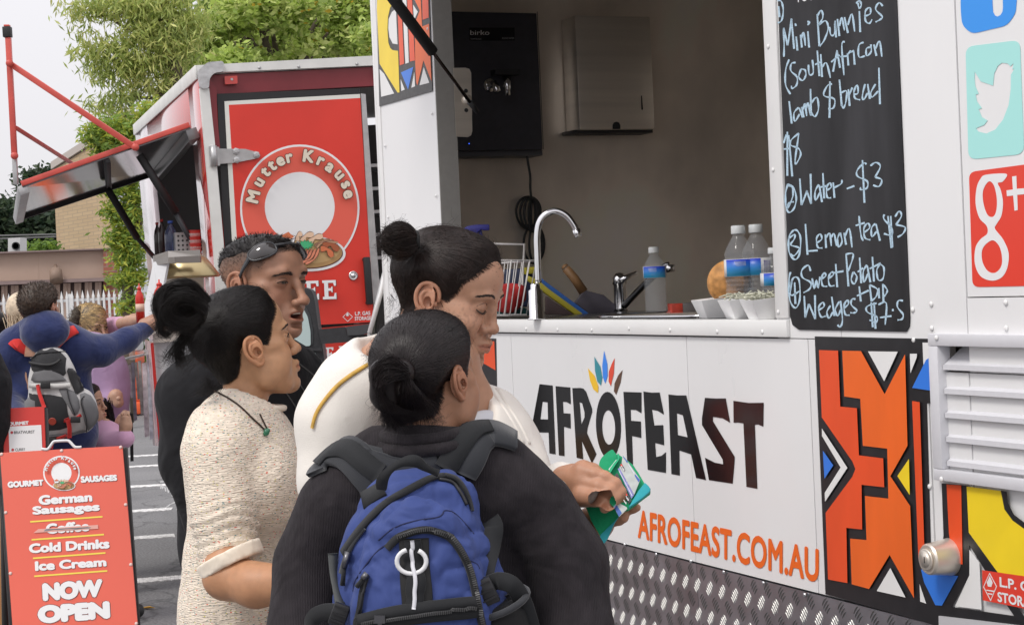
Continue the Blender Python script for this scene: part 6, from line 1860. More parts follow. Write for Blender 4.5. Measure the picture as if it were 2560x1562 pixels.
lock([(520,750),(480,708),(432,712),(402,738),(398,775)],260,3.5,3.46)
lock([(505,790),(465,810),(428,798),(406,765),(416,730)],260,4,3.43)
lock([(510,770),(480,745),(440,745),(420,775),(440,805),(480,810)],260,6,3.42)
so_=free_hairs('bun_strands',pth,.0008,M_hair,boA);so_['kind']='stuff'
# --- man behind her
pB=dict(w=1.0,hz=.84,jaw=1.06,brow=1.25,nose=(.006,-.003,1.2),lips=1.15,open=.0055,cheek=.92,chin=.004,neck=1.12,neck_end=(0,-.05,-.19),squint=.55,brow_z=-.003,arch=.003,stubble=.22)
HCUT=[(.084,.078),(.060,.056),(.050,.032),(.030,.026),(.020,.008),(-.02,-.0),(-.04,-.07),(-.2,-.07),(-.2,.3),(.2,.3),(.115,.105)]
def fadeB(V):
 m=poly_sd(V[:,1],V[:,2],HCUT)
 return(1-sm(-.006,.003,m))*(.30+.65*sm(.02,.075,V[:,2]))*.88
pB['fade']=fadeB
XB=HeadX(frame(-34,-1,0),at(763,752,4.02),(0,.1155,-.033),1.05)
B=person('B',at(640,1900,4.15),'man in a black hooded top with sunglasses pushed up on his short hair, mouth open')
VB,FB,bvB,VtB,FtB,CtB=make_head('B',XB,pB,SK_B)
SKINS['B']=[finish_head('B',XB,VtB,FtB,CtB)]
face_details(XB,bvB,pB,B,brow_w=.007,eyecol=(.012,.007,.005))
tq=[XB.p(Vector((x,.0905-abs(x)*.16,-.0588))) for x in[(-.012+.0048*k) for k in range(6)]]
MB().tube(tq,.0032,8).build('teeth',mat('teeth',(.62,.58,.50),.2,coat=.5),B,True)
def crop_hair(X,V,F,m2d,n,seed,parent,ln_top,ln_side,m=M_hair,w=.0010,up_=.3):
 P=surf_points(V,F,n*3,seed,lambda P:(poly_sd(P[:,1],P[:,2],m2d)<.002)&(np.abs(P[:,0])<.09))[:n]
 rg=random.Random(seed);paths=[]
 c=Vector((0,-.01,.03))
 for q in P:
  q=Vector(q);d=(q-c).normalized();f=max(0,min(1,(q.z-.035)/.06))
  L_=(ln_side+(ln_top-ln_side)*f)*rg.uniform(.5,1.2)
  dr=(d+Vector((rg.gauss(0,.25),rg.gauss(.25,.3),rg.gauss(up_,.3)))).normalized()
  e=q+dr*L_
  b=Vector((rg.gauss(0,.3),.3,-.5))*L_*.25*f
  paths.append([X.p(q-d*.001),X.p(q.lerp(e,.5)),X.p(e+b)])
 so_=free_hairs('hair_strands',paths,w,m,parent);so_['kind']='stuff';return so_
vB=hair_shell(pB,.006,[(.086,.088),(.060,.074),(.02,.070),(-.06,.060),(-.085,.04),(-.2,.04),(-.2,.3),(.2,.3),(.115,.110)],.0032)
hVB,hFB=vB.mesh();hVB=hVB+normals_of(hVB,hFB)*(vnoise(hVB,90,4)[:,None]*.004)
hoB=np_obj('hair',XB.w(hVB),hFB,M_hair,B)
crop_hair(XB,np.concatenate([hVB,VB]),np.concatenate([hFB,FB+len(hVB)]),HCUT,5200,12,hoB,.0085,.003,w=.0008)
# --- woman in the cream cardigan looking down
pC=dict(freckle=.5,w=1.04,hz=.97,jaw=1.08,brow=.85,nose=(-.005,-.001,1.42),lips=1.15,cheek=1.25,neck=1.10,dchin=1.0,neck_end=(0,-.06,-.15),arch=.006,brow_z=.001)
pC.update(nose=(-.009,.002,1.5),cheek=1.42,fh=.003)
XC=HeadX(frame(-20,-17,0),at(1066,757,3.15),(.082,-.006,-.004),.985)
Cc=person('C',at(1050,1900,3.2),'woman in a cream cardigan with a top bun, looking down into her green wallet')
VC,FC,bvC,VtC,FtC,CtC=make_head('C',XC,pC,SK_C)
SKINS['C']=[finish_head('C',XC,VtC,FtC,CtC)]
face_details(XC,bvC,pC,Cc,closed=True,brow_w=.0045)
tieC=unproj(XC,1045,604,3.15)
hoC,hbC=hair_set('C',XC,pC,(VC,FC),HLINE,.010,tieC*.95,Cc,3000,31,side_roots=EDGE,m=mat('brown_black_hair',(.017,.010,.008),.4,spec=.3,noise=(60,.35)))
boC=bun(XC,at(1046,600,3.14),at(952,606,3.13),.030,Cc,700,15,m=MATS['brown_black_hair'],frizz=.6,curl=.1)
wisps(XC,boC,[((975,600),(940,620),50,14,8,3.13),((978,740),(968,790),16,8,8,3.15),((1000,780),(990,815),20,10,8,3.15),((1010,570),(980,560),40,14,6,3.13),((1150,700),(1190,690),20,14,6,3.1),((1100,575),(1150,585),20,24,-5,3.15),((965,640),(958,670),8,8,6,3.13)],17,MATS['brown_black_hair'])
# --- backpack woman seen from behind
pD=dict(w=.99,hz=.97,jaw=1.04,cheek=1.15,neck=1.10,dchin=1.0,neck_end=(0,-.05,-.17))
XD=HeadX(frame(55,6,0),at(1150,962,2.92),(.080,-.010,-.002),.90)
Dd=person('D',at(1060,1900,2.95),'woman seen from behind in a black ribbed cardigan wearing a blue backpack')
VD,FD,bvD,VtD,FtD,CtD=make_head('D',XD,pD,SK_D)
SKINS['D']=[finish_head('D',XD,VtD,FtD,CtD)]
tieD=unproj(XD,1003,930,2.84)
hoD,hbD=hair_set('D',XD,pD,(VD,FD),[(.080,.086),(.066,.062),(.050,.046),(.040,.022),(.028,.006),(.016,.010),(.004,.026),(-.016,.022),(-.028,-.004),(-.034,-.035),(-.046,-.060),(-.070,-.08),(-.2,-.08),(-.2,.3),(.14,.3),(.105,.125)],.012,tieD*.96,Dd,3600,41,side_roots=EDGE,m=mat('dark_brown_hair',(.013,.009,.009),.36,spec=.32,noise=(60,.35)),w=.0012)
rgd=random.Random(5);paths=[]
def pD_(x,y,t,j=4):return at(x+rgd.gauss(0,j),y+rgd.gauss(0,j),t+rgd.gauss(0,.003))
for i in range(1500):
 f=rgd.random();y0=905+60*f
 ex=rgd.triangular(950,1075,990)
 paths.append(catmull([pD_(1012,930+16*(f-.5),2.835),pD_(975-8*f,y0-14,2.815),pD_(938+14*f,y0+18,2.822),pD_(944+22*f,y0+62,2.832),pD_((ex+955)/2,1030,2.845),pD_(ex,1066-abs(ex-988)*.5,2.862,9)],3))
for i in range(800):
 ex=rgd.triangular(985,1095,1030)
 paths.append(catmull([pD_(1015,938,2.835),pD_(1015+(ex-1015)*.5,985,2.838),pD_(ex,1050-abs(ex-1000)*.35,2.865,9)],4))
tl=free_hairs('hair_tail',paths,.0010,MATS['dark_brown_hair'],hoD);tl['kind']='stuff'
vt=Vol(at(930,1080,2.80)-Vector((.02,.03,.02)),at(1090,900,2.92)+Vector((.02,.03,.02)),.005)
vt.chain([tuple(at(1005,930,2.865)),tuple(at(960,935,2.850)),tuple(at(965,985,2.862)),tuple(at(1000,1035,2.885))],[.022,.022,.024,.020],.012)
Vv,Fv=vt.mesh();np_obj('hair_tail_core',Vv,Fv,MATS['dark_brown_hair'],hoD)
wisps(XD,hoD,[((960,1030),(985,1085),60,10,4,2.86),((940,990),(935,1040),30,6,4,2.84),((930,880),(920,905),30,10,4,2.83),((1085,1040),(1110,1060),40,16,-3,2.88)],27,MATS['dark_brown_hair'])
sgm=empty('sunglasses',XB.p((0,.08,.08)),'dark wraparound sunglasses pushed up on the head of the man in black','sunglasses')
M_lens=mat('dark_lens',(.02,.015,.014),.05,coat=1.0);M_fr=mat('grey_black_frame',(.035,.036,.04),.25,noise=(80,.3))
allv=np.concatenate([hVB,VB]);allf=np.concatenate([hFB,FB+len(hVB)]);bvx=bvh_of(allv,allf)
def on_head(bv,X,q,lift):
 d=X.M.transposed()@ray(*q);o_=X.M.transposed()@(CAM-X.o)/X.s
 h=bv.ray_cast(o_,d.normalized())
 if h[0] is None:return None
 return Vector(h[0])+Vector(h[1]).normalized()*lift
ZB=Z(380,560,2.784)
arm=[(603,418),(625,365),(650,310),(680,262),(700,225)]
P=[on_head(bvx,XB,q,.006) for q in ZB(*arm)]
MB().ribbon(catmull([XB.p(v) for v in P],4),[XB.M@Vector((1,0,.3))]*(4*(len(P)-1)+1),[.004+.010*(i/16) for i in range(17)],.003).build('temple_arm',M_fr,sgm,True)
lens=[(688,225),(715,185),(770,155),(820,152),(850,175),(862,205),(835,230),(780,250),(725,262),(695,250)]
lq=[]
for q in ZB(*lens):
 h=on_head(bvx,XB,q,.012);lq.append(h if h is not None else unproj(XB,q[0],q[1],4.0))
cc=sum(lq,Vector())/len(lq)+Vector((.006,.003,.006))
ring=catmull(lq,3,True);nR=len(ring)
mbl=MB().add([XB.p(cc)]+[XB.p(cc.lerp(v,.6)+(v-cc).normalized()*0+Vector((.003,.002,.003))) for v in ring]+[XB.p(v) for v in ring],[(0,1+i,1+(i+1)%nR) for i in range(nR)]+[(1+i,1+nR+i,1+nR+(i+1)%nR,1+(i+1)%nR) for i in range(nR)])
mbl.build('lens',M_lens,sgm,True)
MB().tube([XB.p(v) for v in ring],.0022,8,True).build('lens_rim',M_fr,sgm,True)
lm_=[Vector((-v.x,v.y,v.z)) for v in ring];c2=Vector((-cc.x,cc.y,cc.z))
MB().add([XB.p(c2)]+[XB.p(v) for v in lm_],[(0,1+(i+1)%nR,1+i) for i in range(nR)]).build('lens',M_lens,sgm,True)
MB().tube([XB.p(v) for v in lm_],.0022,8,True).build('lens_rim',M_fr,sgm,True)
bmx=min(ring,key=lambda v:v.x)
MB().tube([XB.p(bmx),XB.p(Vector((0,bmx.y+.006,bmx.z+.004))),XB.p(Vector((-bmx.x,bmx.y,bmx.z)))],.003,8).build('bridge',M_fr,sgm,True)
# --- people: bodies and clothes
def world_vol(pts,pad,res):
 P=np.array([tuple(p) for p in pts]);return Vol(P.min(0)-pad,P.max(0)+pad,res)
def J(*a):return at(*a)
def fabric(name,col,scale=900,strength=.35,dist=.0006,kind='knit',noise=(6,.08),rough=.9,sheen=.25,stretch=(1,1,1),attr=None,flecks=None,folds=(9,.35,.012)):
 if name in MATS:return MATS[name]
 m=mat(name,col,rough,noise=noise,sheen=sheen,attr=attr,spec=.2)
 t=m.node_tree;b=t.nodes['Principled BSDF'];L=t.links.new
 g=t.nodes.new('ShaderNodeTexCoord');mp=t.nodes.new('ShaderNodeMapping');mp.inputs['Scale'].default_value=stretch
 L(g.outputs['Object'],mp.inputs[0])
 if kind=='knit':
  n=t.nodes.new('ShaderNodeTexVoronoi');n.inputs['Scale'].default_value=scale;out=n.outputs['Distance']
 elif kind=='rib':
  n=t.nodes.new('ShaderNodeTexWave');n.inputs['Scale'].default_value=scale;n.inputs['Distortion'].default_value=2.5;n.inputs['Detail'].default_value=2;n.inputs['Detail Scale'].default_value=2;out=n.outputs['Fac'];n.bands_direction='X'
 else:
  n=t.nodes.new('ShaderNodeTexNoise');n.inputs['Scale'].default_value=scale;out=n.outputs['Fac']
 L(mp.outputs[0],n.inputs['Vector'])
 bn=t.nodes.new('ShaderNodeBump');bn.inputs['Strength'].default_value=strength;bn.inputs['Distance'].default_value=dist
 L(out,bn.inputs['Height'])
 nf=t.nodes.new('ShaderNodeTexNoise');nf.inputs['Scale'].default_value=folds[0];nf.inputs['Detail'].default_value=3;nf.inputs['Distortion'].default_value=.6
 L(g.outputs['Object'],nf.inputs['Vector'])
 b2=t.nodes.new('ShaderNodeBump');b2.inputs['Strength'].default_value=folds[1];b2.inputs['Distance'].default_value=folds[2]
 L(nf.outputs['Fac'],b2.inputs['Height']);L(bn.outputs[0],b2.inputs['Normal']);L(b2.outputs[0],b.inputs['Normal'])
 if flecks:
  src=b.inputs['Base Color'].links[0].from_socket
  for(c,th,sc,sd_) in flecks:
   v=t.nodes.new('ShaderNodeTexVoronoi');v.inputs['Scale'].default_value=sc
   mp2=t.nodes.new('ShaderNodeMapping');mp2.inputs['Location'].default_value=(sd_,sd_*2,sd_*3);mp2.inputs['Scale'].default_value=(.75,.75,1.9)
   L(g.outputs['Object'],mp2.inputs[0]);L(mp2.outputs[0],v.inputs['Vector'])
   lt_=t.nodes.new('ShaderNodeMapRange');lt_.inputs['From Min'].default_value=th;lt_.inputs['From Max'].default_value=th*.6;lt_.clamp=True
   L(v.outputs['Distance'],lt_.inputs['Value'])
   rn=t.nodes.new('ShaderNodeSeparateColor');L(v.outputs['Color'],rn.inputs[0])
   gt=t.nodes.new('ShaderNodeMath');gt.operation='LESS_THAN';gt.inputs[1].default_value=.42;L(rn.outputs[0],gt.inputs[0])
   mu=t.nodes.new('ShaderNodeMath');mu.operation='MULTIPLY';L(lt_.outputs[0],mu.inputs[0]);L(gt.outputs[0],mu.inputs[1])
   mm=t.nodes.new('ShaderNodeMix');mm.data_type='RGBA'
   L(mu.outputs[0],mm.inputs[0]);L(src,mm.inputs[6]);mm.inputs[7].default_value=(*c,1);src=mm.outputs[2]
  L(src,b.inputs['Base Color'])
 return m
def cloth_mesh(name,v,m,parent,seed=1,wr=.0025,wscale=14,rel=2,wdir=(1,1,1),tint=None):
 V,F=v.mesh();V=relax(V,F,rel,.5);N=normals_of(V,F)
 if wr:V=V+N*(vnoise(V*np.array(wdir),wscale,seed)[:,None]*wr)
 return np_obj(name,V,F,m,parent),V,F
def hit_surf(bv,px,py,lift=0.0):
 d=ray(px,py).normalized()
 h=bv.ray_cast(CAM,d)
 if h[0] is None:return None,None
 n=Vector(h[1]);
 if n.dot(d)>0:n=-n
 return Vector(h[0])+n*lift,n
def strap(name,bv,pix,w,th,m,parent,lift=.001,k=4,ends=None,fallback=3.0):
 """a strap laid on a real surface along a line traced from the photo"""
 P,Nn=[],[]
 pp=[(v.x,v.y) for v in catmull([(x,y,0) for x,y in pix],k)] if len(pix)>2 else pix
 last=None
 for x,y in pp:
  p,n=hit_surf(bv,x,y,lift)
  if p is None:
   if last is None:continue
   p,n=at(x,y,(last[0]-CAM).dot(fw)),last[1]
  P.append(p);Nn.append(n);last=(p,n)
 if len(P)<2:
  print('MISSED STRAP',name,pix);return None,P,Nn
 for _ in range(2):
  Nn=[(Nn[max(i-1,0)]+Nn[i]+Nn[min(i+1,len(Nn)-1)]).normalized() for i in range(len(Nn))]
  P=[P[0]]+[(P[i-1]+P[i]*2+P[i+1])/4 for i in range(1,len(P)-1)]+[P[-1]]
 ws=w if not isinstance(w,(list,tuple)) else list(np.interp(np.linspace(0,1,len(P)),np.linspace(0,1,len(w)),w))
 o=MB().ribbon(P,Nn,ws,th).build(name,m,parent,True)
 return o,P,Nn
def cord_on(name,bv,pix,r,m,parent,lift=.0,k=4):
 P=[];last=None
 pp=[(v.x,v.y) for v in catmull([(x,y,0) for x,y in pix],k)] if len(pix)>2 else pix
 for x,y in pp:
  p,n=hit_surf(bv,x,y,lift)
  if p is None:
   if last is None:continue
   p=at(x,y,last)
  P.append(p);last=(p-CAM).dot(fw)
 if len(P)<2:
  print('MISSED CORD',name,pix);return None,P
 return MB().tube(P,r,8).build(name,m,parent,True),P
def legs(parent,hipL,hipR,m,m_shoe,yaw,scale=1.0,skin=None,r=.085):
 """trousers and shoes under a standing person"""
 f=Vector((math.cos(R(yaw)),math.sin(R(yaw)),0))
 hz=min(hipL.z,hipR.z)
 c=(hipL+hipR)/2
 for h in(hipL,hipR):
  foot=Vector((h.x,h.y,.09))-f*.02;knee=h.lerp(foot,.48)+f*.02
  v=world_vol([h,knee,foot],.14,.012)
  v.chain([tuple(h+ZV*.03),tuple(knee),tuple(foot)],[r*scale*1.12,r*scale*.78,r*scale*.62],.03)
  cloth_mesh('trouser_leg',v,m,parent,int(h.x*100),.003)
  v=world_vol([foot-f*.08,foot+f*.17,foot-ZV*.08],.05,.008)
  v.cap(tuple(foot-ZV*.045-f*.03),tuple(foot-ZV*.052+f*.13),.040,.036,.02);v.plane(Vector((0,0,.003)),(0,0,-1))
  v.cap(tuple(foot-ZV*.0),tuple(foot-ZV*.04),.042,.042,.02);v.plane(Vector((0,0,.003)),(0,0,-1))
  V,F=v.mesh();np_obj('shoe',V,F,m_shoe,parent)
M_jean=fabric('denim',(.035,.055,.13),700,.2,.0005,'noise',rough=.85)
M_blk=fabric('black_fleece',(.016,.016,.018),500,.5,.0008,'noise',noise=(30,.15),sheen=.03,folds=(6,.9,.04))
M_shoe=mat('dark_shoe',(.02,.02,.02),.6)
M_cream=fabric('cream_knit',(.78,.74,.68),420,.40,.0010,'knit',noise=(9,.03),sheen=.2,stretch=(1,1,1.5),folds=(7,.35,.014))
M_fleck=fabric('flecked_knit',(.80,.70,.58),190,.75,.003,'knit',noise=(90,.12),sheen=.2,stretch=(.45,.45,2.1),flecks=[((.70,.07,.03),.24,118,0),((.60,.52,.05),.22,130,3),((.05,.22,.26),.24,124,7),((.10,.08,.06),.22,160,11),((.16,.26,.22),.24,140,19)],folds=(11,.5,.014))
M_char=fabric('charcoal_rib_knit',(.029,.025,.028),120,.55,.0016,'rib',noise=(35,.22),rough=.95,sheen=.04,folds=(7,.9,.034))
M_navy=fabric('navy_fleece',(.020,.030,.10),400,.4,.001,'noise',noise=(20,.12),sheen=.4,folds=(8,.6,.03))
def torso_body(key,pts,rs,extra=()):
 """skin body under the clothes, joined to the head mesh"""
 v=world_vol([p for c in pts for p in c],.16,.014)
 for c,r in zip(pts,rs):v.chain([tuple(p) for p in c],r,.04)
 V,F=v.mesh()
 SKINS[key].append((V,F,np.tile(np.array(SKCOL[key]),(len(V),1))))
SKCOL=dict(A=SK_A,B=SK_B,C=SK_C,D=SK_D)
# --- D: backpack woman (nearest)
tD=2.97
nkD=J(1075,1085,2.95)
def bodyD(v,g=0.0,k=.05):
 v.ell(tuple(J(1075,1420,3.04)),(.205+g,.135+g,.26+g),k)
 v.ell(tuple(J(1070,1235,3.00)),(.175+g,.115+g,.115+g),k)
 v.ell(tuple(J(1085,1640,3.05)),(.225+g,.155+g,.20+g),k)
 v.chain([tuple(J(1078,1150,2.975)),tuple(J(955,1180,2.97)),tuple(J(868,1232,2.97))],[.058+g,.054+g,.056+g],k*.8)
 v.chain([tuple(J(1078,1150,2.975)),tuple(J(1210,1168,2.96)),tuple(J(1295,1226,2.95))],[.058+g,.056+g,.062+g],k*.8)
 v.chain([tuple(J(832,1275,2.98)),tuple(J(776,1410,2.98)),tuple(J(752,1590,2.92)),tuple(J(800,1760,2.80))],[.064+g,.062+g,.057+g,.045+g],.016)
 v.chain([tuple(J(1340,1275,2.97)),tuple(J(1418,1410,2.98)),tuple(J(1438,1590,2.94)),tuple(J(1400,1770,2.80))],[.068+g,.068+g,.064+g,.05+g],.016)
v=world_vol([J(650,1040,2.97),J(1560,1040,2.97),J(650,1800,3.1),J(1560,1800,2.75)],.17,.008)
bodyD(v)
v.chain([tuple(J(1064,1120,2.955)),tuple(J(1064,1078,2.945))],[.072,.060],.02)
v.plane(J(1062,1066,2.93),(XD.M@Vector((0,.25,1))),0)
oD,VDb,FDb=cloth_mesh('cardigan',v,M_char,Dd,3,.0065,9,2,(1,1,.6))
bvDb=bvh_of(VDb,FDb)
cl=[]
cN=J(1064,1078,2.945)
for i in range(28):
 a=2*math.pi*i/28
 cl.append(cN+Vector((math.cos(a)*.067,math.sin(a)*.064,.010*math.sin(a+.5)-.002*math.cos(a))))
MB().tube(cl,.0105,10,True).build('collar',M_char,Dd,True)
MB().tube([p-ZV*.016+(p-cN)*.10 for p in cl],.011,10,True).build('collar',M_char,Dd,True)
torso_body('D',[[J(1070,1090,2.98),J(1075,1400,3.05),J(1085,1650,3.06)]],[[.05,.13,.14]])
hl,hr=J(1010,1700,3.06),J(1150,1700,3.06)
legs(Dd,hl,hr,M_jean,M_shoe,80,1.15)
# --- blue backpack
M_bag=fabric('blue_nylon',(.045,.070,.222),1400,.18,.0003,'noise',noise=(5,.10),rough=.62,sheen=.05,folds=(9,1.0,.030))
M_web=fabric('black_webbing',(.022,.023,.025),1500,.5,.0006,'noise',rough=.75,sheen=.1,folds=(12,.1,.004))
M_pad=fabric('grey_black_mesh_fabric',(.035,.037,.042),800,.4,.0006,'knit',rough=.8,folds=(12,.15,.004))
M_zip=mat('zip_teeth',(.04,.04,.042),.35,.6)
bag=empty('backpack',J(1080,1500,2.80),'blue and black nylon backpack with a white carabiner loop on the woman in black','backpack')
ZD=Z(660,1000,2.514)
def zd(x,y):return ZD((x,y))[0]
v=world_vol([J(780,1150,2.72),J(1330,1150,2.72),J(760,1800,2.9),J(1360,1800,2.66)],.12,.006)
tB_=2.84
def pe_(x,y,t):return tuple(J(*zd(x,y),t))
v.ell(pe_(960,980,2.845),(.112,.068,.130),.03)
v.ell(pe_(990,1330,2.84),(.142,.078,.165),.04)
v.ell(pe_(955,640,2.862),(.082,.050,.052),.03)
v.ell(pe_(1130,640,2.870),(.060,.042,.050),.03)
v.ell(pe_(990,1700,2.84),(.155,.085,.16),.04)
v.ell(pe_(985,1060,2.775),(.085,.030,.115),.022)
v.ell(pe_(985,1330,2.765),(.100,.040,.155),.03)
v.ell(pe_(990,1500,2.765),(.105,.040,.12),.03)
VB_,FB_=v.mesh();VB_=relax(VB_,FB_,3,.5);NB_=normals_of(VB_,FB_)
VB_=VB_+NB_*((vnoise(VB_*np.array([1,1,.55]),10,5)*.0065+(1-np.abs(vnoise(VB_*np.array([1,1,1.6]),17,9,2)))**5*-.007)[:,None])
np_obj('bag_body',VB_,FB_,M_bag,bag)
bvG=bvh_of(VB_,FB_)
def gz(*pts):return ZD(*pts)
strap('piping',bvG,gz((1135,482),(1040,500),(900,575),(760,660),(640,780),(560,880),(505,960)),[.010,.012,.013,.014,.014],.004,M_web,bag,.0015)
strap('piping',bvG,gz((1135,482),(1200,500),(1250,560),(1285,640),(1300,700)),[.010,.010,.008,.004],.004,M_web,bag,.0015)
strap('zip_tape',bvG,gz((640,800),(565,900),(520,1000),(495,1090)),.010,.003,M_pad,bag,.002)
cord_on('zip_teeth',bvG,gz((1100,500),(1180,520),(1235,590),(1270,660)),.0030,M_zip,bag,.002)
strap('pocket_piping',bvG,gz((780,935),(840,870),(940,825),(1040,815),(1150,855),(1230,950),(1290,1080),(1330,1250),(1370,1430)),.0115,.005,M_web,bag,.002)
cz,PZ=cord_on('pocket_zip',bvG,gz((850,862),(940,822),(1045,812),(1150,852),(1232,945),(1295,1080),(1335,1250),(1376,1440)),.0034,M_zip,bag,.0065,8)
strap('pocket_piping',bvG,gz((650,1100),(620,1200),(600,1330),(585,1440)),.0085,.004,M_web,bag,.002)
cord_on('pocket_zip',bvG,gz((655,1095),(628,1200),(600,1330),(580,1440)),.0026,M_zip,bag,.005,8)
def teeth(P,w,m,parent,step=.0032,hh=.0012):
 mb=MB();acc=0
 for i in range(len(P)-1):
  d=P[i+1]-P[i];L_=d.length
  if L_<1e-6:continue
  u_=d/L_;s_=u_.cross(fw).normalized();n_=s_.cross(u_)
  while acc<L_:
   p=P[i]+u_*acc
   mb.box(p-s_*w/2-n_*.001-fw*.004,s_*w,u_*step*.5,-fw*hh)
   acc+=step
  acc-=L_
 o=mb.build('zip_teeth',m,parent,kind='stuff')
teeth(PZ,.0065,mat('zip_metal',(.10,.10,.10),.4,.5),bag)
M_seam=mat('dark_blue_seam',(.012,.018,.07),.8)
for l in(((720,880),(820,800),(960,755),(1090,735),(1125,710)),((1125,710),(1140,692),(1200,710),(1270,780),(1320,840)),((480,640),(470,700)),((560,1200),(580,1120),(700,960),(780,900)),((1300,1010),(1340,1030),(1355,1060))):
 cord_on('seam',bvG,gz(*l),.0014,M_seam,bag,-.0004)
strap('strap_shoulder',bvDb,gz((345,470),(380,395),(440,348),(530,335),(610,400),(690,500),(730,580)),[.040,.052,.060,.062,.055],.009,M_pad,bag,.003)
strap('strap_webbing',bvDb,gz((365,430),(450,350),(550,330),(640,400),(740,470)),[.030,.036,.036,.034],.003,M_web,bag,.013)
strap('strap_shoulder',bvDb,gz((1250,470),(1290,380),(1330,270),(1400,225),(1480,235),(1570,275)),[.045,.056,.060,.056,.045],.009,M_pad,bag,.003)
strap('strap_webbing',bvDb,gz((1130,430),(1190,340),(1260,260),(1330,215),(1420,205)),[.036,.038,.036,.030],.003,M_web,bag,.014)
strap('yoke',bvDb,gz((600,330),(720,362),(850,378),(1000,362),(1120,310),(1260,240)),[.030,.030,.034,.034,.030],.006,M_pad,bag,.004)
strap('yoke',bvDb,gz((650,380),(760,420),(880,430),(1000,420),(1090,390)),.034,.008,M_pad,bag,.006)
cord_on('yoke_edge',bvDb,gz((600,312),(720,350),(850,368),(1000,350),(1120,300),(1260,225)),.003,M_pad,bag,.012)
hp_=[J(*zd(738,565),2.79),J(*zd(745,500),2.775),J(*zd(790,440),2.77),J(*zd(870,392),2.775),J(*zd(950,382),2.78),J(*zd(1010,420),2.785),J(*zd(1100,462),2.80)]
Ph=catmull(hp_,5)
MB().ribbon(Ph,[(-fw*1+up*.2+rt*.1*math.sin(i*.2)) for i in range(len(Ph))],[.015+.004*math.sin(i*.4) for i in range(len(Ph))],.005).build('grab_handle',M_web,bag,True)
strap('handle_patch',bvG,gz((625,640),(690,600),(755,560)),[.032,.034,.034],.004,M_web,bag,.002,2)
strap('front_strip',bvG,gz((942,868),(945,950),(950,1100),(962,1220),(965,1315)),[.046,.046,.048,.046],.002,mat('strip_black',(.018,.018,.018),.8),bag,.0015)
od,PS,NS=strap('webbing_loops',bvG,gz((935,875),(940,925),(935,960),(942,1010),(942,1060),(955,1100),(958,1150),(950,1200),(952,1250),(945,1305)),[.026,.026,.030,.026,.026,.030,.030,.026,.026],.005,M_web,bag,.004)
strap('reflective_line',bvG,gz((935,878),(940,925),(935,960),(942,1010),(942,1060),(952,1100),(955,1150),(948,1200),(950,1250),(943,1308)),.0062,.0016,mat('reflective_white',(.66,.66,.70),.4),bag,.0100)
cc_=J(*zd(936,1008),2.715)
p0_,n0_=hit_surf(bvG,*zd(936,1008),.012)
if p0_:cc_=p0_
ring=[]
for i in range(25):
 a=R(62)-R(312)*i/24
 ring.append(cc_+rt*(.0222*math.cos(a))+up*(.0185*math.sin(a))+(-fw)*.004)
MB().tube(ring,.0036,10).build('carabiner_loop',mat('white_plastic',(.72,.72,.73),.3,coat=.4),bag,True)
strap('pocket_flap',bvG,gz((608,1388),(760,1345),(960,1312),(1150,1288),(1330,1268)),[.020,.022,.022,.020],.004,M_web,bag,.006)
strap('pocket_flap',bvG,gz((608,1425),(760,1395),(960,1365),(1150,1345),(1360,1330)),[.018,.018,.018,.018],.003,M_web,bag,.006)
cq,Pq=cord_on('pocket_zip',bvG,gz((640,1405),(760,1378),(960,1345),(1150,1318),(1320,1302)),.0026,M_zip,bag,.0115,6)
teeth(Pq,.0055,MATS['zip_metal'],bag)
def pull(q0,q1,q2,t):
 a,b,c=J(*zd(*q0),t),J(*zd(*q1),t),J(*zd(*q2),t)
 MB().tube([a-fw*.004,b-fw*.006],[.0055,.0045],8).build('zip_slider',mat('gunmetal',(.14,.14,.15),.3,.9),bag,True)
 MB().tube([b-fw*.006,c-fw*.004],[.0030,.0042],8).build('zip_pull',M_web,bag,True)
for q in(((530,950),(505,1050),(495,1160)),((650,1085),(620,1120),(585,1170))):
 p_,n_=hit_surf(bvG,*zd(*q[0]),.004)
 t_=(p_-CAM).dot(fw)-.004 if p_ else 2.76
 pull(*q,t_)
p_,n_=hit_surf(bvG,*zd(748,1392),.012)
if p_:MB().box(p_-rt*.008-fw*.002,rt*.016,up*.012,-fw*.005).box(p_-up*.03-rt*.003,rt*.006,up*.03,-fw*.003).build('zip_slider',MATS['gunmetal'],bag)
def free_strap(name,pts,w,th,m,tw=0.0):
 P=catmull([J(*zd(x,y),t) for x,y,t in pts],5)
 ns=[(-fw+rt*(tw+.35*math.sin(i*.25))).normalized() for i in range(len(P))]
 return MB().ribbon(P,ns,w,th).build(name,m,bag,True)
free_strap('side_strap',[(1420,745,2.84),(1445,800,2.835),(1430,900,2.825),(1410,1010,2.81),(1395,1120,2.79)],.030,.003,M_web,-.2)
free_strap('side_strap',[(1400,1160,2.775),(1470,1135,2.77),(1560,1160,2.77),(1620,1250,2.79),(1660,1360,2.80),(1690,1480,2.81),(1700,1600,2.82)],.028,.003,M_web,.3)
free_strap('side_strap',[(1560,1200,2.81),(1620,1330,2.81),(1660,1480,2.815),(1670,1600,2.82)],.030,.003,M_web,.6)
free_strap('side_strap',[(430,960,2.83),(440,1100,2.82),(465,1230,2.80),(490,1330,2.785)],.016,.003,mat('grey_webbing',(.07,.075,.075),.7),.5)
free_strap('side_strap',[(480,1330,2.785),(380,1330,2.80),(310,1370,2.82),(300,1450,2.83),(330,1560,2.84)],.026,.003,M_web,-.5)
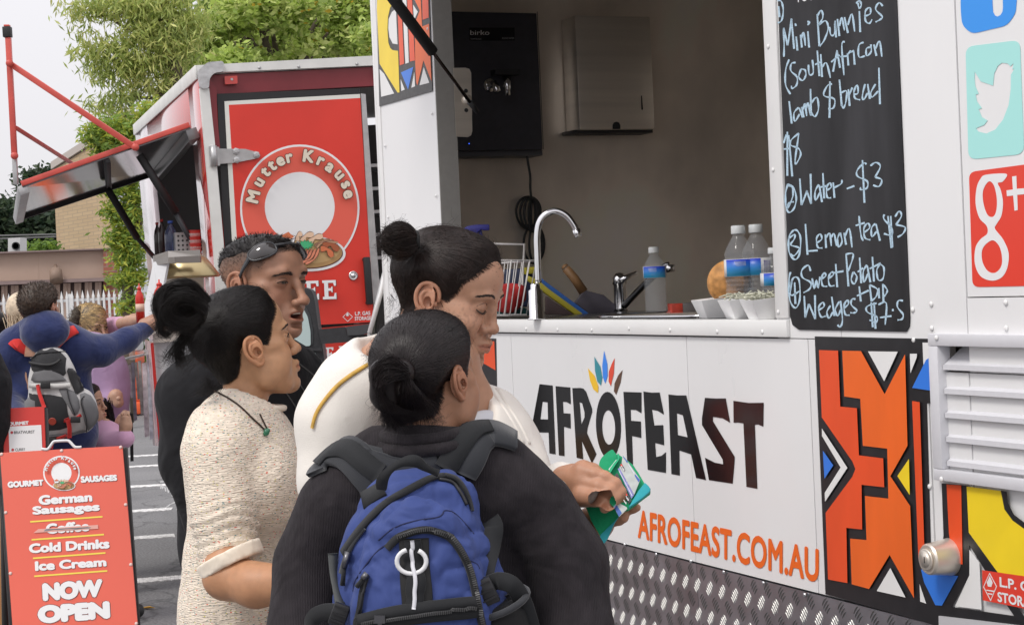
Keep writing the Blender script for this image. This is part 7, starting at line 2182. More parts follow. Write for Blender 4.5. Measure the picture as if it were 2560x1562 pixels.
def buckle(x,y,t,w,h,ang):
 c=J(*zd(x,y),t);a=R(ang);ux=rt*math.cos(a)+up*math.sin(a);uy=up*math.cos(a)-rt*math.sin(a)
 o=MB().box(c-ux*w/2-uy*h/2,ux*w,uy*h,-fw*.010).build('buckle',mat('buckle_black',(.018,.018,.02),.3),bag)
 bevel(o,.0025)
 for s in(-.3,.0,.3):MB().box(c-ux*w*.42+uy*h*s-fw*.0102,ux*w*.84,uy*.0025,-fw*.0022).build('buckle_rib',MATS['buckle_black'],bag)
buckle(1400,1200,2.765,.028,.042,25)
buckle(475,1345,2.775,.026,.036,-20)
v=world_vol([J(*zd(1340,1290),2.74),J(*zd(1640,1700),2.84)],.06,.006)
v.cap(pe_(1470,1400,2.81),pe_(1480,1760,2.81),.050,.060,.02)
v.plane(J(*zd(1450,1290),2.80),(up*1+rt*-.35),0)
cloth_mesh('side_pocket',v,mat('mesh_black',(.012,.012,.013),.85,bump=(700,.8,.001)),bag,8,.004,20)
rimp=[]
for i in range(24):
 a=2*math.pi*i/24;c=J(*zd(1440,1275),2.80)
 rimp.append(c+(rt*.94+up*.30).normalized()*.056*math.cos(a)+(-fw*.95+up*-.28).normalized()*.047*math.sin(a))
MB().tube(rimp,.0055,8,True).build('pocket_rim',M_pad,bag,True)
# --- C: cardigan woman
v=world_vol([J(760,820,3.2),J(1480,820,3.2),J(760,1900,3.4),J(1500,1900,3.0)],.14,.0085)
v.ell(tuple(J(1000,1130,3.28)),(.150,.135,.225),.05)
v.ell(tuple(J(1080,1180,3.20)),(.155,.125,.16),.05)
v.ell(tuple(J(1195,1175,3.20)),(.090,.095,.12),.05)
v.chain([tuple(J(1000,930,3.20)),tuple(J(900,985,3.13)),tuple(J(862,1060,3.14))],[.060,.070,.078],.05)
v.chain([tuple(J(1000,930,3.20)),tuple(J(950,915,3.20)),tuple(J(900,945,3.22))],[.045,.052,.055],.04)
v.chain([tuple(J(1160,1010,3.26)),tuple(J(1230,1050,3.28)),tuple(J(1280,1130,3.28))],[.045,.050,.055],.04)
v.ell(tuple(J(1060,1500,3.28)),(.20,.16,.28),.06)
v.ell(tuple(J(1060,1720,3.28)),(.21,.17,.22),.06)
v.chain([tuple(J(855,1060,3.13)),tuple(J(850,1200,3.12)),tuple(J(900,1380,3.10)),tuple(J(1100,1340,2.99+.12))],[.078,.068,.055,.045],.03)
v.chain([tuple(J(1255,1100,3.25)),tuple(J(1300,1190,3.22)),tuple(J(1320,1260,3.15)),tuple(J(1400,1215,3.08)),tuple(J(1452,1218,3.05))],[.055,.052,.046,.036,.031],.03)
v.ell(tuple(J(1185,985,3.13)),(.034,.10,.085),.015,None,'s')
v.ell(tuple(J(965,850,3.16)),(.052,.09,.038),.012,None,'s')
v.ell(tuple(J(1110,860,3.16)),(.100,.12,.075),.02,None,'s')
oC,VCb,FCb=cloth_mesh('cardigan',v,M_cream,Cc,9,.0080,8,2,(1,1,.55))
bvCb=bvh_of(VCb,FCb)
v=world_vol([J(1400,1130,3.0),J(1500,1290,3.1)],.03,.003)
v.chain([tuple(J(1432,1217,3.055)),tuple(J(1462,1220,3.045))],[.0345,.0325],.006)
cloth_mesh('cuff',v,fabric('cream_rib',(.74,.69,.62),150,.9,.0022,'rib',folds=(10,.1,.004)),Cc,2,.0)
v=world_vol([J(880,800,3.2),J(1300,1120,3.3)],.10,.006)
v.chain([tuple(J(1110,890,3.20)),tuple(J(1120,985,3.235)),tuple(J(1120,1130,3.27))],[.056,.060,.085],.03)
v.chain([tuple(J(1110,905,3.20)),tuple(J(1010,900,3.195)),tuple(J(935,935,3.19))],[.058,.056,.050],.03)
v.ell(tuple(J(1160,1040,3.235)),(.060,.045,.075),.03)
V,F=v.mesh();SKINS['C'].append((V,F,np.tile(np.array(SK_C),(len(V),1))))
v=world_vol([J(1150,980,3.1),J(1300,1150,3.3)],.05,.005)
v.ell(tuple(J(1222,1095,3.185)),(.052,.045,.052),.02)
v.plane(J(1222,1030,3.16),(up*1+fw*-.1),0)
cloth_mesh('grey_top',v,fabric('grey_jersey',(.40,.41,.45),900,.1,.0003,'noise',folds=(20,.2,.004)),Cc,1,.001)
M_yst=mat('mustard_cord',(.55,.33,.06),.6,noise=(60,.2))
strap('bag_strap',bvCb,[(990,885),(950,898),(900,925),(850,960),(815,1000),(792,1035),(783,1070)],[.006,.007,.007,.006],.0015,M_yst,Cc,.003)
strap('bag_strap',bvCb,[(1190,1020),(1220,1050),(1255,1085),(1285,1115)],.005,.0015,M_yst,Cc,.003)
for k in range(2):
 cord_on('knit_rib',bvCb,[(1212+14*k,950-4*k),(1250+14*k,1005),(1285+14*k,1060),(1310+14*k,1110)],.0042,M_cream,Cc,-.001)
legs(Cc,J(990,1760,3.28),J(1130,1760,3.28),M_jean,M_shoe,-20,1.15)
# ---- her hand on the wallet, and fingertips of the other hand beneath
ZW=Z(1240,820,2.0256)
def w_(x,y,t):return J(*ZW((x,y))[0],t)
ZH=Z(1400,1080,5.367)
def h_(x,y,t):return J(*ZH((x,y))[0],t)
def hand_part(lo,hi,items,res=.0018,k=.005):
 v=world_vol([lo,hi],.045,res)
 for it in items:
  if it[0]=='e':v.ell(tuple(it[1]),it[2],it[3])
  else:v.chain([tuple(h_(*p)) for p in it[0]],it[1],it[2])
 V,F=v.mesh();V=relax(V,F,1,.4);return V,F,np.tile(np.array(SK_C)*np.array([1.0,.92,.88]),(len(V),1))
SKINS['C'].append(hand_part(h_(40,420,3.03),h_(900,1050,3.03),[([(60,660,3.06),(200,650,3.05),(300,650,3.035)],[.027,.027,.024],.01),('e',h_(330,640,3.03),(.028,.018,.026),.01),('e',h_(330,800,3.025),(.022,.017,.022),.01),([(300,520,3.03),(470,570,3.015),(600,605,3.008),(735,690,3.003),(815,800,3.003),(843,900,3.007)],[.018,.0125,.0105,.0100,.0088,.0072],.006),([(330,680,3.025),(520,730,3.005),(660,785,2.998),(735,870,2.998),(745,955,3.004)],[.020,.0145,.0128,.0110,.0085],.0045),([(320,850,3.015),(470,880,2.995),(600,895,2.988),(655,955,2.990),(600,1020,2.997)],[.020,.0145,.0130,.0112,.0085],.0045),([(330,490,3.035),(450,495,3.030),(535,540,3.030)],[.014,.0092,.0078],.006)]))
SKINS['C'].append(hand_part(h_(700,950,3.0),h_(1100,1250,3.1),[([(800,1060,3.055),(900,1045,3.048),(985,1020,3.040),(1032,1010,3.036)],[.011,.0092,.0082,.0068],.003),([(700,1180,3.06),(790,1165,3.05),(850,1140,3.042),(872,1115,3.04)],[.012,.0105,.0090,.0072],.003)],.002))
v=world_vol([w_(400,950,3.02),w_(600,1100,3.2)],.06,.006)
v.chain([tuple(w_(570,945,3.07)),tuple(w_(500,990,3.10)),tuple(w_(400,1080,3.16))],[.020,.028,.036],.02)
V,F=v.mesh();SKINS['C'].append((V,F,np.tile(np.array(SK_C),(len(V),1))))
wal=empty('wallet',h_(700,800,3.02),'open green fabric wallet with bank cards held by the woman in the cardigan','wallet')
M_wg=fabric('green_cloth',(.010,.30,.13),900,.3,.0004,'noise',rough=.7,folds=(24,.5,.008));M_wt=fabric('teal_cloth',(.03,.33,.38),900,.3,.0004,'noise',rough=.7,folds=(24,.4,.006))
PW=Plane(h_(850,700,3.018),(h_(1150,760,3.000)-h_(560,420,3.036)),(h_(560,900,3.010)-h_(1180,620,3.020)))
def wd(name,pts,m,off,th=.0012,bev=0,sm_=False):
 o=decal(PW,ZH(*pts),name,m,wal,off,th,smooth=sm_)
 if bev:bevel(o,bev,2,50)
 return o
wd('wallet_back',[(525,445),(550,370),(620,300),(700,252),(745,285),(800,300),(880,350),(980,430),(1060,550),(1140,690),(1215,775),(1205,815),(920,1030),(820,1060),(600,900),(560,600)],M_wg,-.006,.005,.0015)
wd('wallet_flap',[(528,450),(555,375),(625,305),(703,256),(745,300),(785,350),(780,380),(715,450),(670,510),(655,590),(560,560),(540,500)],M_wg,.0005,.006,.002,True)
wd('flap_edge',[(775,305),(800,330),(795,400),(740,480),(690,560),(665,600),(650,585),(675,520),(720,455),(780,385)],mat('flap_light',(.02,.38,.18),.7),.0070,.0015)
wd('paper',[(655,525),(760,390),(765,420),(680,555)],mat('paper_white',(.7,.7,.72),.6),.0066,.0006);wd('paper_dark',[(662,540),(760,425),(740,470),(680,560)],mat('card_black',(.02,.02,.022),.2,coat=.6),.0070,.0006)
wd('wallet_edge',[(1142,692),(1190,735),(1217,775),(1205,815),(1080,920),(922,1028),(965,950),(1055,800)],M_wt,.0005,.005,.0015)
wd('bank_card',[(738,590),(772,562),(962,932),(922,978)],MATS['card_black'],.0035);wd('bank_card',[(778,512),(822,488),(1002,852),(962,912)],mat('card_violet',(.20,.19,.48),.2,coat=.6,noise=(120,.3)),.0050)
wd('bank_card',[(845,322),(1080,662),(1068,695),(1000,862),(800,500),(832,440)],mat('card_grey',(.42,.45,.43),.2,coat=.6,noise=(90,.12)),.0065)
wd('card_stripe',[(850,345),(915,425),(905,442),(852,362)],mat('card_blue',(.05,.12,.38),.2),.0080,.0003);wd('card_stripe',[(1010,590),(1076,664),(1058,700),(1006,612)],MATS['card_blue'],.0080,.0003)
wd('card_stripe',[(805,470),(830,442),(880,535),(868,558)],MATS['card_black'],.0080,.0003);wd('card_line',[(925,455),(1005,580),(998,586),(920,462)],mat('card_print',(.55,.6,.68),.4),.0080,.0002);wd('card_line',[(800,540),(975,870),(968,880),(794,548)],MATS['card_print'],.0064,.0002)
wd('bank_card',[(720,1010),(775,948),(895,1012),(905,1035),(795,1145)],MATS['card_grey'],.0020,.001);wd('card_stripe',[(724,1012),(756,975),(832,1092),(793,1143)],MATS['card_blue'],.0032,.0003)
for q in((818,458),(884,850)):wd('card_mark',[(q[0],q[1]),(q[0]+22,q[1]+8),(q[0]+26,q[1]+34),(q[0]+4,q[1]+26)],mat('card_red',(.7,.05,.02),.3),.0086,.0003)
for q in(((838,478),(878,545),(862,556),(824,490)),((900,880),(935,940),(920,955),(886,895)),((868,930),(905,985),(890,1000),(854,945))):text_on(PW,'nab',ZH(*q),'card_lettering',mat('white_print',(.8,.8,.8),.45),wal,.03,0,.0090)
PW2=Plane(h_(560,1180,3.045),(h_(800,1140,3.035)-h_(360,1010,3.055)),(h_(560,980,3.050)-h_(560,1400,3.030)))
decal(PW2,ZH((330,960),(560,960),(740,990),(795,1142),(545,1400),(430,1200)),'wallet_front',M_wg,wal,0,.004)
decal(PW2,ZH((545,1404),(560,1380),(640,1300),(740,1205),(795,1143),(735,1235),(650,1430),(600,1500),(560,1470)),'wallet_edge',M_wt,wal,.003,.003)
# --- A: girl in flecked jumper
v=world_vol([J(430,960,3.6),J(800,960,3.6),J(430,1900,3.75),J(800,1900,3.45)],.12,.0075)
v.ell(tuple(J(600,1180,3.64)),(.112,.135,.155),.05)
v.ell(tuple(J(665,1215,3.62)),(.078,.12,.105),.05)
v.ell(tuple(J(590,1420,3.66)),(.108,.125,.17),.05)
v.ell(tuple(J(585,1560,3.66)),(.112,.130,.13),.05)
v.chain([tuple(J(605,1050,3.62)),tuple(J(552,1088,3.55)),tuple(J(545,1135,3.53))],[.052,.055,.060],.05)
v.chain([tuple(J(600,1050,3.64)),tuple(J(650,1095,3.70))],[.060,.060],.05)
v.chain([tuple(J(540,1130,3.52)),tuple(J(560,1280,3.50)),tuple(J(572,1395,3.48))],[.064,.061,.058],.022)
v.chain([tuple(J(690,1140,3.74)),tuple(J(700,1300,3.76))],[.055,.05],.03)
v.ell(tuple(XA.p((0,-.02,-.100))),(.052,.060,.050),.012,None,'s')
cutp=J(575,1428,3.46)
X_,Y_,Z_=v.grid()
seg=np.linalg.norm(np.stack([X_,Y_,Z_],-1)-np.array(J(604,1500,3.40)),axis=-1)-.074
v.d=np.maximum(v.d,-seg.astype(np.float32))
def ripple(V,N):
 """bunched rings round the lower sleeve"""
 pts=[]
 a,b=np.array(J(556,1270,3.50)),np.array(J(575,1400,3.47))
 d=(b-a);L_=np.linalg.norm(d);d/=L_
 s=(V-a)@d;r=np.linalg.norm((V-a)-s[:,None]*d,axis=1)
 m=np.exp(-((r-.058)/.02)**2)*sm(-.03,.03,s)*(1-sm(L_-.005,L_+.02,s))
 return m*np.sin(s*2*math.pi/.019+1.5*np.sin(V[:,0]*55))*.0042
V,F=v.mesh();V=relax(V,F,2,.5);N=normals_of(V,F)
V=V+N*(vnoise(V,10,4)[:,None]*.004+ripple(V,N)[:,None]+vnoise(V*np.array([1,1,1.6]),60,8,1)[:,None]*.0008)
np_obj('jumper',V,F,M_fleck,A)
bvAj=bvh_of(V,F)
M_band=fabric('cream_jersey',(.78,.69,.57),900,.15,.0004,'noise',folds=(18,.5,.008))
nb3=(rt*.45-up*.89-fw*.15).normalized();cbp=J(577,1400,3.455)
v=Vol(np.array(cbp)-.09,np.array(cbp)+.09,.004)
v.chain([tuple(cbp-nb3*.04),tuple(cbp+nb3*.04)],[.068,.062],.01)
v.plane(cbp+nb3*.013,nb3,0);v.plane(cbp-nb3*.015,-nb3,0)
cloth_mesh('cuff',v,M_band,A,3,.0035,30,1)
v=world_vol([J(480,1525,3.6),J(760,1640,3.7)],.10,.007)
v.ell(tuple(J(588,1560,3.66)),(.114,.128,.11),.03)
v.plane(J(588,1540,3.66),(0,0,1),0);v.plane(J(588,1610,3.66),(0,0,-1),0)
cloth_mesh('hem',v,M_band,A,3,.003,20)
cN=XA.p((0,-.028,-.112))
ringp=[]
for i in range(30):
 a=2*math.pi*i/30
 d=XA.M@Vector((math.sin(a)*.064,math.cos(a)*.070,-.022*math.cos(a)-.004))
 ringp.append(XA.p((0,-.030,-.112))+d)
MB().tube(ringp,.0065,8,True).build('neck_band',M_band,A,True)
v=world_vol([J(520,1400,3.35),J(860,1540,3.5)],.05,.004)
v.chain([tuple(J(570,1385,3.47)),tuple(J(566,1440,3.445)),tuple(J(640,1462,3.40)),tuple(J(740,1455,3.36)),tuple(J(860,1440,3.30))],[.046,.043,.041,.036,.026],.016)
V,F=v.mesh();V=relax(V,F,2)
SKINS['A'].append((V,F,np.tile(np.array(SK_A)*np.array([.90,.84,.82]),(len(V),1))))
v=world_vol([J(830,1400,3.25),J(960,1480,3.32)],.04,.004)
v.ell(tuple(J(885,1438,3.28)),(.040,.018,.030),.01)
for k in range(4):v.chain([tuple(J(900,1420+12*k,3.27)),tuple(J(940,1425+11*k,3.26)),tuple(J(965,1435+9*k,3.275))],[.009,.008,.007],.004)
V,F=v.mesh();SKINS['A'].append((V,F,np.tile(np.array(SK_A),(len(V),1))))
torso_body('A',[[XA.p((0,-.05,-.14)),J(600,1150,3.63),J(590,1500,3.66)]],[[.045,.09,.09]])
legs(A,J(565,1720,3.64),J(625,1720,3.70),M_jean,M_shoe,10,.95)
skv=np.concatenate([XA.w(VtA),V*0+99])
bvNk=bvh_of(np.concatenate([XA.w(VtA)]+[np.array([tuple(v_.co) for v_ in[]]).reshape(-1,3)]),FtA)
jv=bpy.data.objects
def both_hit(px,py,lift):
 a,na=hit_surf(bvNk,px,py,lift);b,nb_=hit_surf(bvAj,px,py,lift)
 if a is None:return b
 if b is None:return a
 return a if(a-CAM).length<(b-CAM).length else b
nl=[(536,978),(553,987),(580,1003),(605,1022),(628,1045),(645,1060),(660,1075)]
P=[]
lt_=3.5
for v_ in catmull([(x,y,0) for x,y in nl],4):
 p=both_hit(v_.x,v_.y,.0022)
 if p is not None:lt_=(p-CAM).dot(fw);P.append(p)
 else:P.append(at(v_.x,v_.y,lt_))
for _ in range(2):P=[P[0]]+[(P[i-1]+P[i]*2+P[i+1])/4 for i in range(1,len(P)-1)]+[P[-1]]
nck=empty('necklace',P[0],'brown cord necklace with a green stone pendant on the girl in the jumper','necklace')
MB().tube(P,.0017,8).build('cord',mat('brown_cord',(.05,.03,.02),.7),nck,True)
nl2=[(648,1035),(655,1050),(663,1066),(668,1076)]
P2=[both_hit(x,y,.002) or at(x,y,lt_+.03) for x,y in nl2]
MB().tube(P2,.0015,8).build('cord',MATS['brown_cord'],nck,True)
pc=at(666,1080,(P[-1]-CAM).dot(fw)-.006)
v=Vol(np.array(pc)-.02,np.array(pc)+.02,.0012)
v.ell(tuple(pc),(.0060,.005,.0075),.003);v.ell(tuple(pc+rt*.004+up*.004),(.0035,.003,.0035),.003);v.ell(tuple(pc-rt*.003-up*.004),(.0035,.003,.0035),.003)
V,F=v.mesh();np_obj('pendant',V,F,mat('green_stone',(.02,.16,.08),.15,coat=.8),nck)
# --- B: man in black
v=world_vol([J(400,860,4.2),J(830,860,4.2),J(400,1700,4.35),J(830,1700,4.1)],.14,.010)
v.chain([tuple(J(660,930,4.22)),tuple(J(560,960,4.16)),tuple(J(490,985,4.12))],[.09,.085,.083],.06)
v.chain([tuple(J(660,930,4.22)),tuple(J(730,960,4.30)),tuple(J(755,1000,4.33))],[.08,.08,.075],.06)
v.ell(tuple(J(600,1120,4.24)),(.165,.14,.22),.06)
v.ell(tuple(J(595,1340,4.26)),(.145,.135,.20),.06)
v.chain([tuple(J(490,1000,4.11)),tuple(J(485,1150,4.10)),tuple(J(520,1300,4.08))],[.084,.072,.060],.03)
v.chain([tuple(J(750,1010,4.32)),tuple(J(760,1150,4.26)),tuple(J(740,1195,4.18))],[.075,.062,.045],.03)
v.chain([tuple(J(600,900,4.17)),tuple(J(660,915,4.15)),tuple(J(720,935,4.20))],[.045,.042,.04],.03)
v.plane(J(590,1478,4.2),(0,0,-1),0)
oB,VBb,FBb=cloth_mesh('hooded_top',v,M_blk,B,12,.010,7,2,(1,1,.6))
bvBb=bvh_of(VBb,FBb)
M_pipe=mat('stitch_grey',(.09,.09,.09),.7)
for l in(((742,905),(790,945),(812,985)),((700,960),(740,1020),(765,1075)),((728,930),(765,985),(790,1030))):
 cord_on('seam_stitch',bvBb,list(l),.0016,M_pipe,B,.001)
cord_on('drawstring',bvBb,[(792,955),(800,970),(806,980)],.0025,mat('white_string',(.75,.75,.75),.6),B,.004)
v=world_vol([J(450,1460,4.15),J(760,1500,4.3)],.10,.008)
v.ell(tuple(J(600,1420,4.26)),(.150,.135,.15),.04);v.plane(J(590,1466,4.2),(0,0,1),0);v.plane(J(590,1480,4.2),(0,0,-1),0)
cloth_mesh('tee_hem',v,mat('white_cotton',(.72,.72,.74),.8),B,2,.002)
v=world_vol([J(700,1150,4.0),J(830,1260,4.3)],.05,.006)
v.chain([tuple(J(745,1190,4.20)),tuple(J(775,1205,4.12)),tuple(J(800,1215,4.06))],[.036,.031,.028],.01)
V,F=v.mesh();SKINS['B'].append((V,F,np.tile(np.array(SK_B),(len(V),1))))
v=world_vol([J(790,1180,3.95),J(900,1260,4.1)],.04,.004)
v.ell(tuple(J(830,1218,4.03)),(.035,.018,.03),.01)
for k in range(4):v.chain([tuple(J(845,1205+10*k,4.02)),tuple(J(880,1210+10*k,4.01)),tuple(J(895,1222+8*k,4.02))],[.009,.008,.007],.004)
V,F=v.mesh();SKINS['B'].append((V,F,np.tile(np.array(SK_B),(len(V),1))))
torso_body('B',[[J(640,880,4.17),J(600,1100,4.24),J(590,1450,4.25)]],[[.055,.12,.11]])
legs(B,J(570,1640,4.24),J(670,1640,4.30),M_jean,M_shoe,-20,1.05)
# --- people further back
M_pink_=fabric('pink_knit',(.62,.36,.52),300,.3,.001,'noise',folds=(14,.4,.01))
M_lil=fabric('lilac_fleece',(.42,.29,.46),300,.3,.001,'noise',folds=(12,.5,.015))
M_trou=fabric('dark_trousers',(.02,.02,.03),500,.2,.0005,'noise')
SK_E=(.40,.22,.15)
def small_head(X,p,base):
 V,F=head_mesh(p);N=normals_of(V,F);C=paint_face(V,N,base,p)
 c=np.array([.076,-.006,-.002]);ev=EV-np.array([.003,0,0]);ev2=ev*np.array([-1,1,1])
 ecol=np.tile(np.array(base)*np.array([1.05,.9,.88]),(len(ev),1))
 return V,F,np.concatenate([V,ev,ev2]),np.concatenate([F,EF+len(V),EF[:,::-1]+len(V)+len(ev)]),np.concatenate([C,ecol,ecol])
def join_body(parent,parts):
 Vs,Fs,Cs=[],[],[];k=0
 for V,F,C in parts:Vs.append(V);Fs.append(F+k);Cs.append(C);k+=len(V)
 return np_obj('body',np.concatenate(Vs),np.concatenate(Fs),M_skA,parent,True,np.concatenate(Cs))
def flesh(chains,base,res=.008,k=.01):
 P=[p for c,r in chains for p in c]
 v=world_vol(P,.08,res)
 for c,r in chains:v.chain([tuple(p) for p in c],r,k)
 V,F=v.mesh();return V,F,np.tile(np.array(base),(len(V),1))
def clothes(name,chains,m,parent,res=.012,k=.04,seed=1,wr=.008,ws=7,ells=(),planes=()):
 P=[p for c,r in chains for p in c]+[Vector(c) for c,r in ells]
 mr_=max([max(r) for c,r in ells]+[.1])
 v=world_vol(P,mr_+.06,res)
 for c,r in chains:v.chain([tuple(p) for p in c],r,k)
 for c,r in ells:v.ell(tuple(c),r,k)
 for p,n in planes:v.plane(p,n,0)
 return cloth_mesh(name,v,m,parent,seed,wr,ws)
 # --- man in the navy hooded top
tE=8.5
E=person('E',at(130,1560,tE),'man in a navy hooded sweatshirt with a grey and white backpack reaching over the counter')
def e_(x,y,t=tE):return at(*Z2((x,y))[0],t)
XE=HeadX(frame(75,4,0),e_(410,475,8.43),(.080,-.008,-.004),1.02)
pE=dict(jaw=1.05,neck=1.15,hz=.97)
V,F,Vt,Ft,Ct=small_head(XE,pE,SK_E)
vh=hair_shell(pE,.010,[(.080,.080),(.055,.050),(.030,.030),(.014,.030),(-.018,.020),(-.030,-.03),(-.05,-.065),(-.2,-.065),(-.2,.3),(.2,.3),(.105,.11)],.004)
Vh_,Fh_=vh.mesh();Vh_=Vh_+normals_of(Vh_,Fh_)*(vnoise(Vh_,90,6)[:,None]*.004)
M_hbr=mat('short_brown_hair',(.045,.028,.018),.5,noise=(60,.4))
ho=np_obj('hair',XE.w(Vh_),Fh_,M_hbr,E)
crop_hair(XE,Vh_,Fh_,[(.2,.3),(-.2,.3),(-.2,-.06),(.02,-.06),(.02,.03),(.08,.08)],2500,5,ho,.012,.009,m=M_hbr,w=.0016)
oE,VE_,FE_=clothes('hooded_top',[([e_(300,640),e_(130,760),e_(100,800)],[.10,.10,.10]),([e_(330,660),e_(500,710),e_(590,745)],[.09,.09,.088]),([e_(110,800),e_(75,1000,8.55),e_(85,1180,8.45),e_(150,1290,8.3)],[.085,.075,.065,.055]),([e_(590,760),e_(760,772,8.55),e_(950,690,8.65),e_(1105,602,8.75)],[.086,.068,.053,.045])],M_navy,E,ells=[(e_(370,900,8.55),(.195,.14,.25)),(e_(400,1250,8.58),(.205,.15,.28)),(e_(410,1400,8.58),(.20,.15,.16))],wr=.012,ws=6,seed=5)
bvEb=bvh_of(VE_,FE_)
v=world_vol([e_(170,560),e_(500,740),e_(330,600,8.2)],.14,.010)
v.chain([tuple(e_(210,590,8.44)),tuple(e_(255,545,8.42)),tuple(e_(330,530,8.40)),tuple(e_(410,540,8.41)),tuple(e_(455,590,8.43))],[.038,.034,.034,.034,.038],.02)
v.ell(tuple(e_(330,640,8.38)),(.112,.070,.085),.05);v.cap(tuple(e_(210,600,8.42)),tuple(e_(290,745,8.38)),.03,.02,.03);v.cap(tuple(e_(440,600,8.42)),tuple(e_(300,745,8.38)),.03,.02,.03)
cloth_mesh('hood',v,M_navy,E,8,.008,12)
hand=[flesh([([e_(1090,580,8.75),e_(1160,560,8.76),e_(1225,560,8.78)],[.036,.040,.036])],SK_E)]
hand+=[flesh([([e_(1220,545+14*k,8.78),e_(1270,560+13*k,8.78),e_(1290,590+9*k,8.79)],[.012,.011,.009])],SK_E,.004,.004) for k in range(4)]
join_body(E,[(XE.w(Vt),Ft,Ct),flesh([([e_(320,620),e_(350,900,8.56),e_(390,1400,8.58)],[.07,.15,.14])],SK_E,.02)]+hand)
legs(E,at(85,1160,8.58),at(175,1160,8.58),M_trou,M_shoe,70,1.1)
bk2=empty('backpack',e_(400,1100,8.25),'grey, white and black backpack with red straps on the man in navy','backpack')
v=world_vol([e_(200,780,8.2),e_(760,1420,8.4)],.08,.008)
v.ell(tuple(e_(400,1030,8.34)),(.115,.075,.165),.03);v.ell(tuple(e_(430,1220,8.33)),(.145,.085,.135),.03);v.ell(tuple(e_(380,860,8.37)),(.085,.055,.075),.03);v.ell(tuple(e_(620,1220,8.36)),(.07,.06,.105),.02)
V,F=v.mesh();V=relax(V,F,2)
np_obj('bag_body',V,F,fabric('bag_white',(.52,.51,.50),900,.2,.0006,'noise',folds=(16,.5,.01)),bk2)
bv2=bvh_of(V,F)
def pan(name,pts,m,th=.008,lift=.002,par=bk2,bv=None):
 """a cloth panel laid over the bag: traced outline cast onto the real surface"""
 B_=bv or bv2
 q=[Z2(p)[0] for p in pts];cx=sum(a for a,b in q)/len(q);cy=sum(b for a,b in q)/len(q)
 rings=[]
 for f in(1.0,.75,.5,.25):
  rg_=[]
  for a,b in[(v_.x,v_.y) for v_ in catmull([(a,b,0) for a,b in q],2,True)]:
   p,n=hit_surf(B_,cx+(a-cx)*f,cy+(b-cy)*f,lift+th*(1 if f<1 else .15))
   rg_.append(p)
  rings.append(rg_)
 c,n=hit_surf(B_,cx,cy,lift+th)
 if c is None:return
 n0=len(rings[0]);vs=[]
 for j,rg_ in enumerate(rings):
  for i,p in enumerate(rg_):
   if p is None:
    p=rings[j+1][i] if j<3 and rings[j+1][i] is not None else c
   vs.append(p)
 vs.append(c)
 fs=[(j*n0+i,j*n0+(i+1)%n0,(j+1)*n0+(i+1)%n0,(j+1)*n0+i) for j in range(3) for i in range(n0)]+[(3*n0+i,3*n0+(i+1)%n0,4*n0) for i in range(n0)]
 return MB().add(vs,fs).build(name,m,par,True)
M_bgr=fabric('bag_grey',(.16,.16,.165),900,.3,.0006,'noise');M_bbl=fabric('bag_black_ripstop',(.03,.03,.032),240,.5,.001,'knit');M_brd=fabric('strap_red',(.62,.04,.035),900,.3,.0006,'noise')
pan('top_panel',[(215,820),(300,770),(480,765),(490,900),(480,960),(330,930),(215,935)],M_bbl)
pan('mid_panel',[(205,1000),(260,925),(400,905),(490,985),(480,1000),(350,1010)],M_bgr)
pan('lower_panel',[(190,1110),(280,1100),(470,1120),(510,1240),(520,1340),(360,1370),(215,1350)],M_bbl)
pan('pocket_panel',[(192,1130),(275,1140),(285,1330),(225,1340)],M_bgr,.012)
pan('side_panel',[(500,925),(540,905),(640,960),(670,1030),(580,1100),(550,1060)],M_bbl,.012)
pan('side_pocket',[(600,1100),(680,1110),(740,1230),(720,1330),(660,1370),(620,1250)],M_bgr,.012)
pan('centre_panel',[(440,1060),(560,1080),(600,1200),(560,1260),(520,1200)],M_bgr,.006)
pan('base_panel',[(200,1380),(330,1400),(560,1380),(700,1360),(640,1440),(400,1500),(240,1470)],M_bgr,.006)
def st2(name,pts,w,m,bv=None,lift=.012,th=.004):strap(name,bv or bv2,[Z2(p)[0] for p in pts],w,th,m,bk2,lift)
st2('shoulder_strap',[(295,775),(200,760),(130,720),(95,745)],[.05,.055,.055,.05],M_brd,bvEb,.004,.008)
st2('shoulder_strap',[(400,750),(450,690),(510,640),(570,620)],[.045,.05,.055,.05],M_brd,bvEb,.004,.008)
st2('strap',[(190,1030),(300,1035),(400,1040),(520,1035)],.022,fabric('strap_white',(.55,.54,.52),900,.2,.0005,'noise'))
st2('strap',[(300,1025),(310,1090),(345,1200)],.018,M_brd,None,.018);st2('strap',[(140,1020),(145,1120),(140,1240)],.013,M_brd)
st2('strap',[(160,1065),(195,1062)],.02,M_brd);st2('strap',[(170,1290),(175,1380),(165,1470)],.015,M_brd);st2('strap',[(500,1270),(520,1330),(515,1400)],.02,M_brd,None,.018)
st2('strap',[(480,1290),(540,1290),(600,1250)],.016,M_brd);st2('strap',[(250,1405),(330,1420),(420,1420),(500,1390)],.018,M_brd);st2('strap',[(400,1420),(385,1500)],.016,M_brd,None,.016)
for q in((355,1035),(560,1280),(395,1415)):
 p,n=hit_surf(bv2,*Z2(q)[0],.022)
 if p:bevel(MB().box(p-rt*.022-up*.014,rt*.044,up*.028,-fw*.012).build('buckle',M_rubber if 'M_rubber' in globals() else M_blk,bk2),.003)
p,n=hit_surf(bv2,*Z2((398,1297))[0],.012)
MB().lathe(p,n,[(.0001,.002),(.016,.002),(.018,0)],18).build('badge',mat('badge_red',(.35,.05,.03),.5),bk2)
st2('grab_handle',[(250,870),(320,885),(400,885),(450,850)],.012,M_rubber if 'M_rubber' in globals() else M_blk,None,.018,.008)
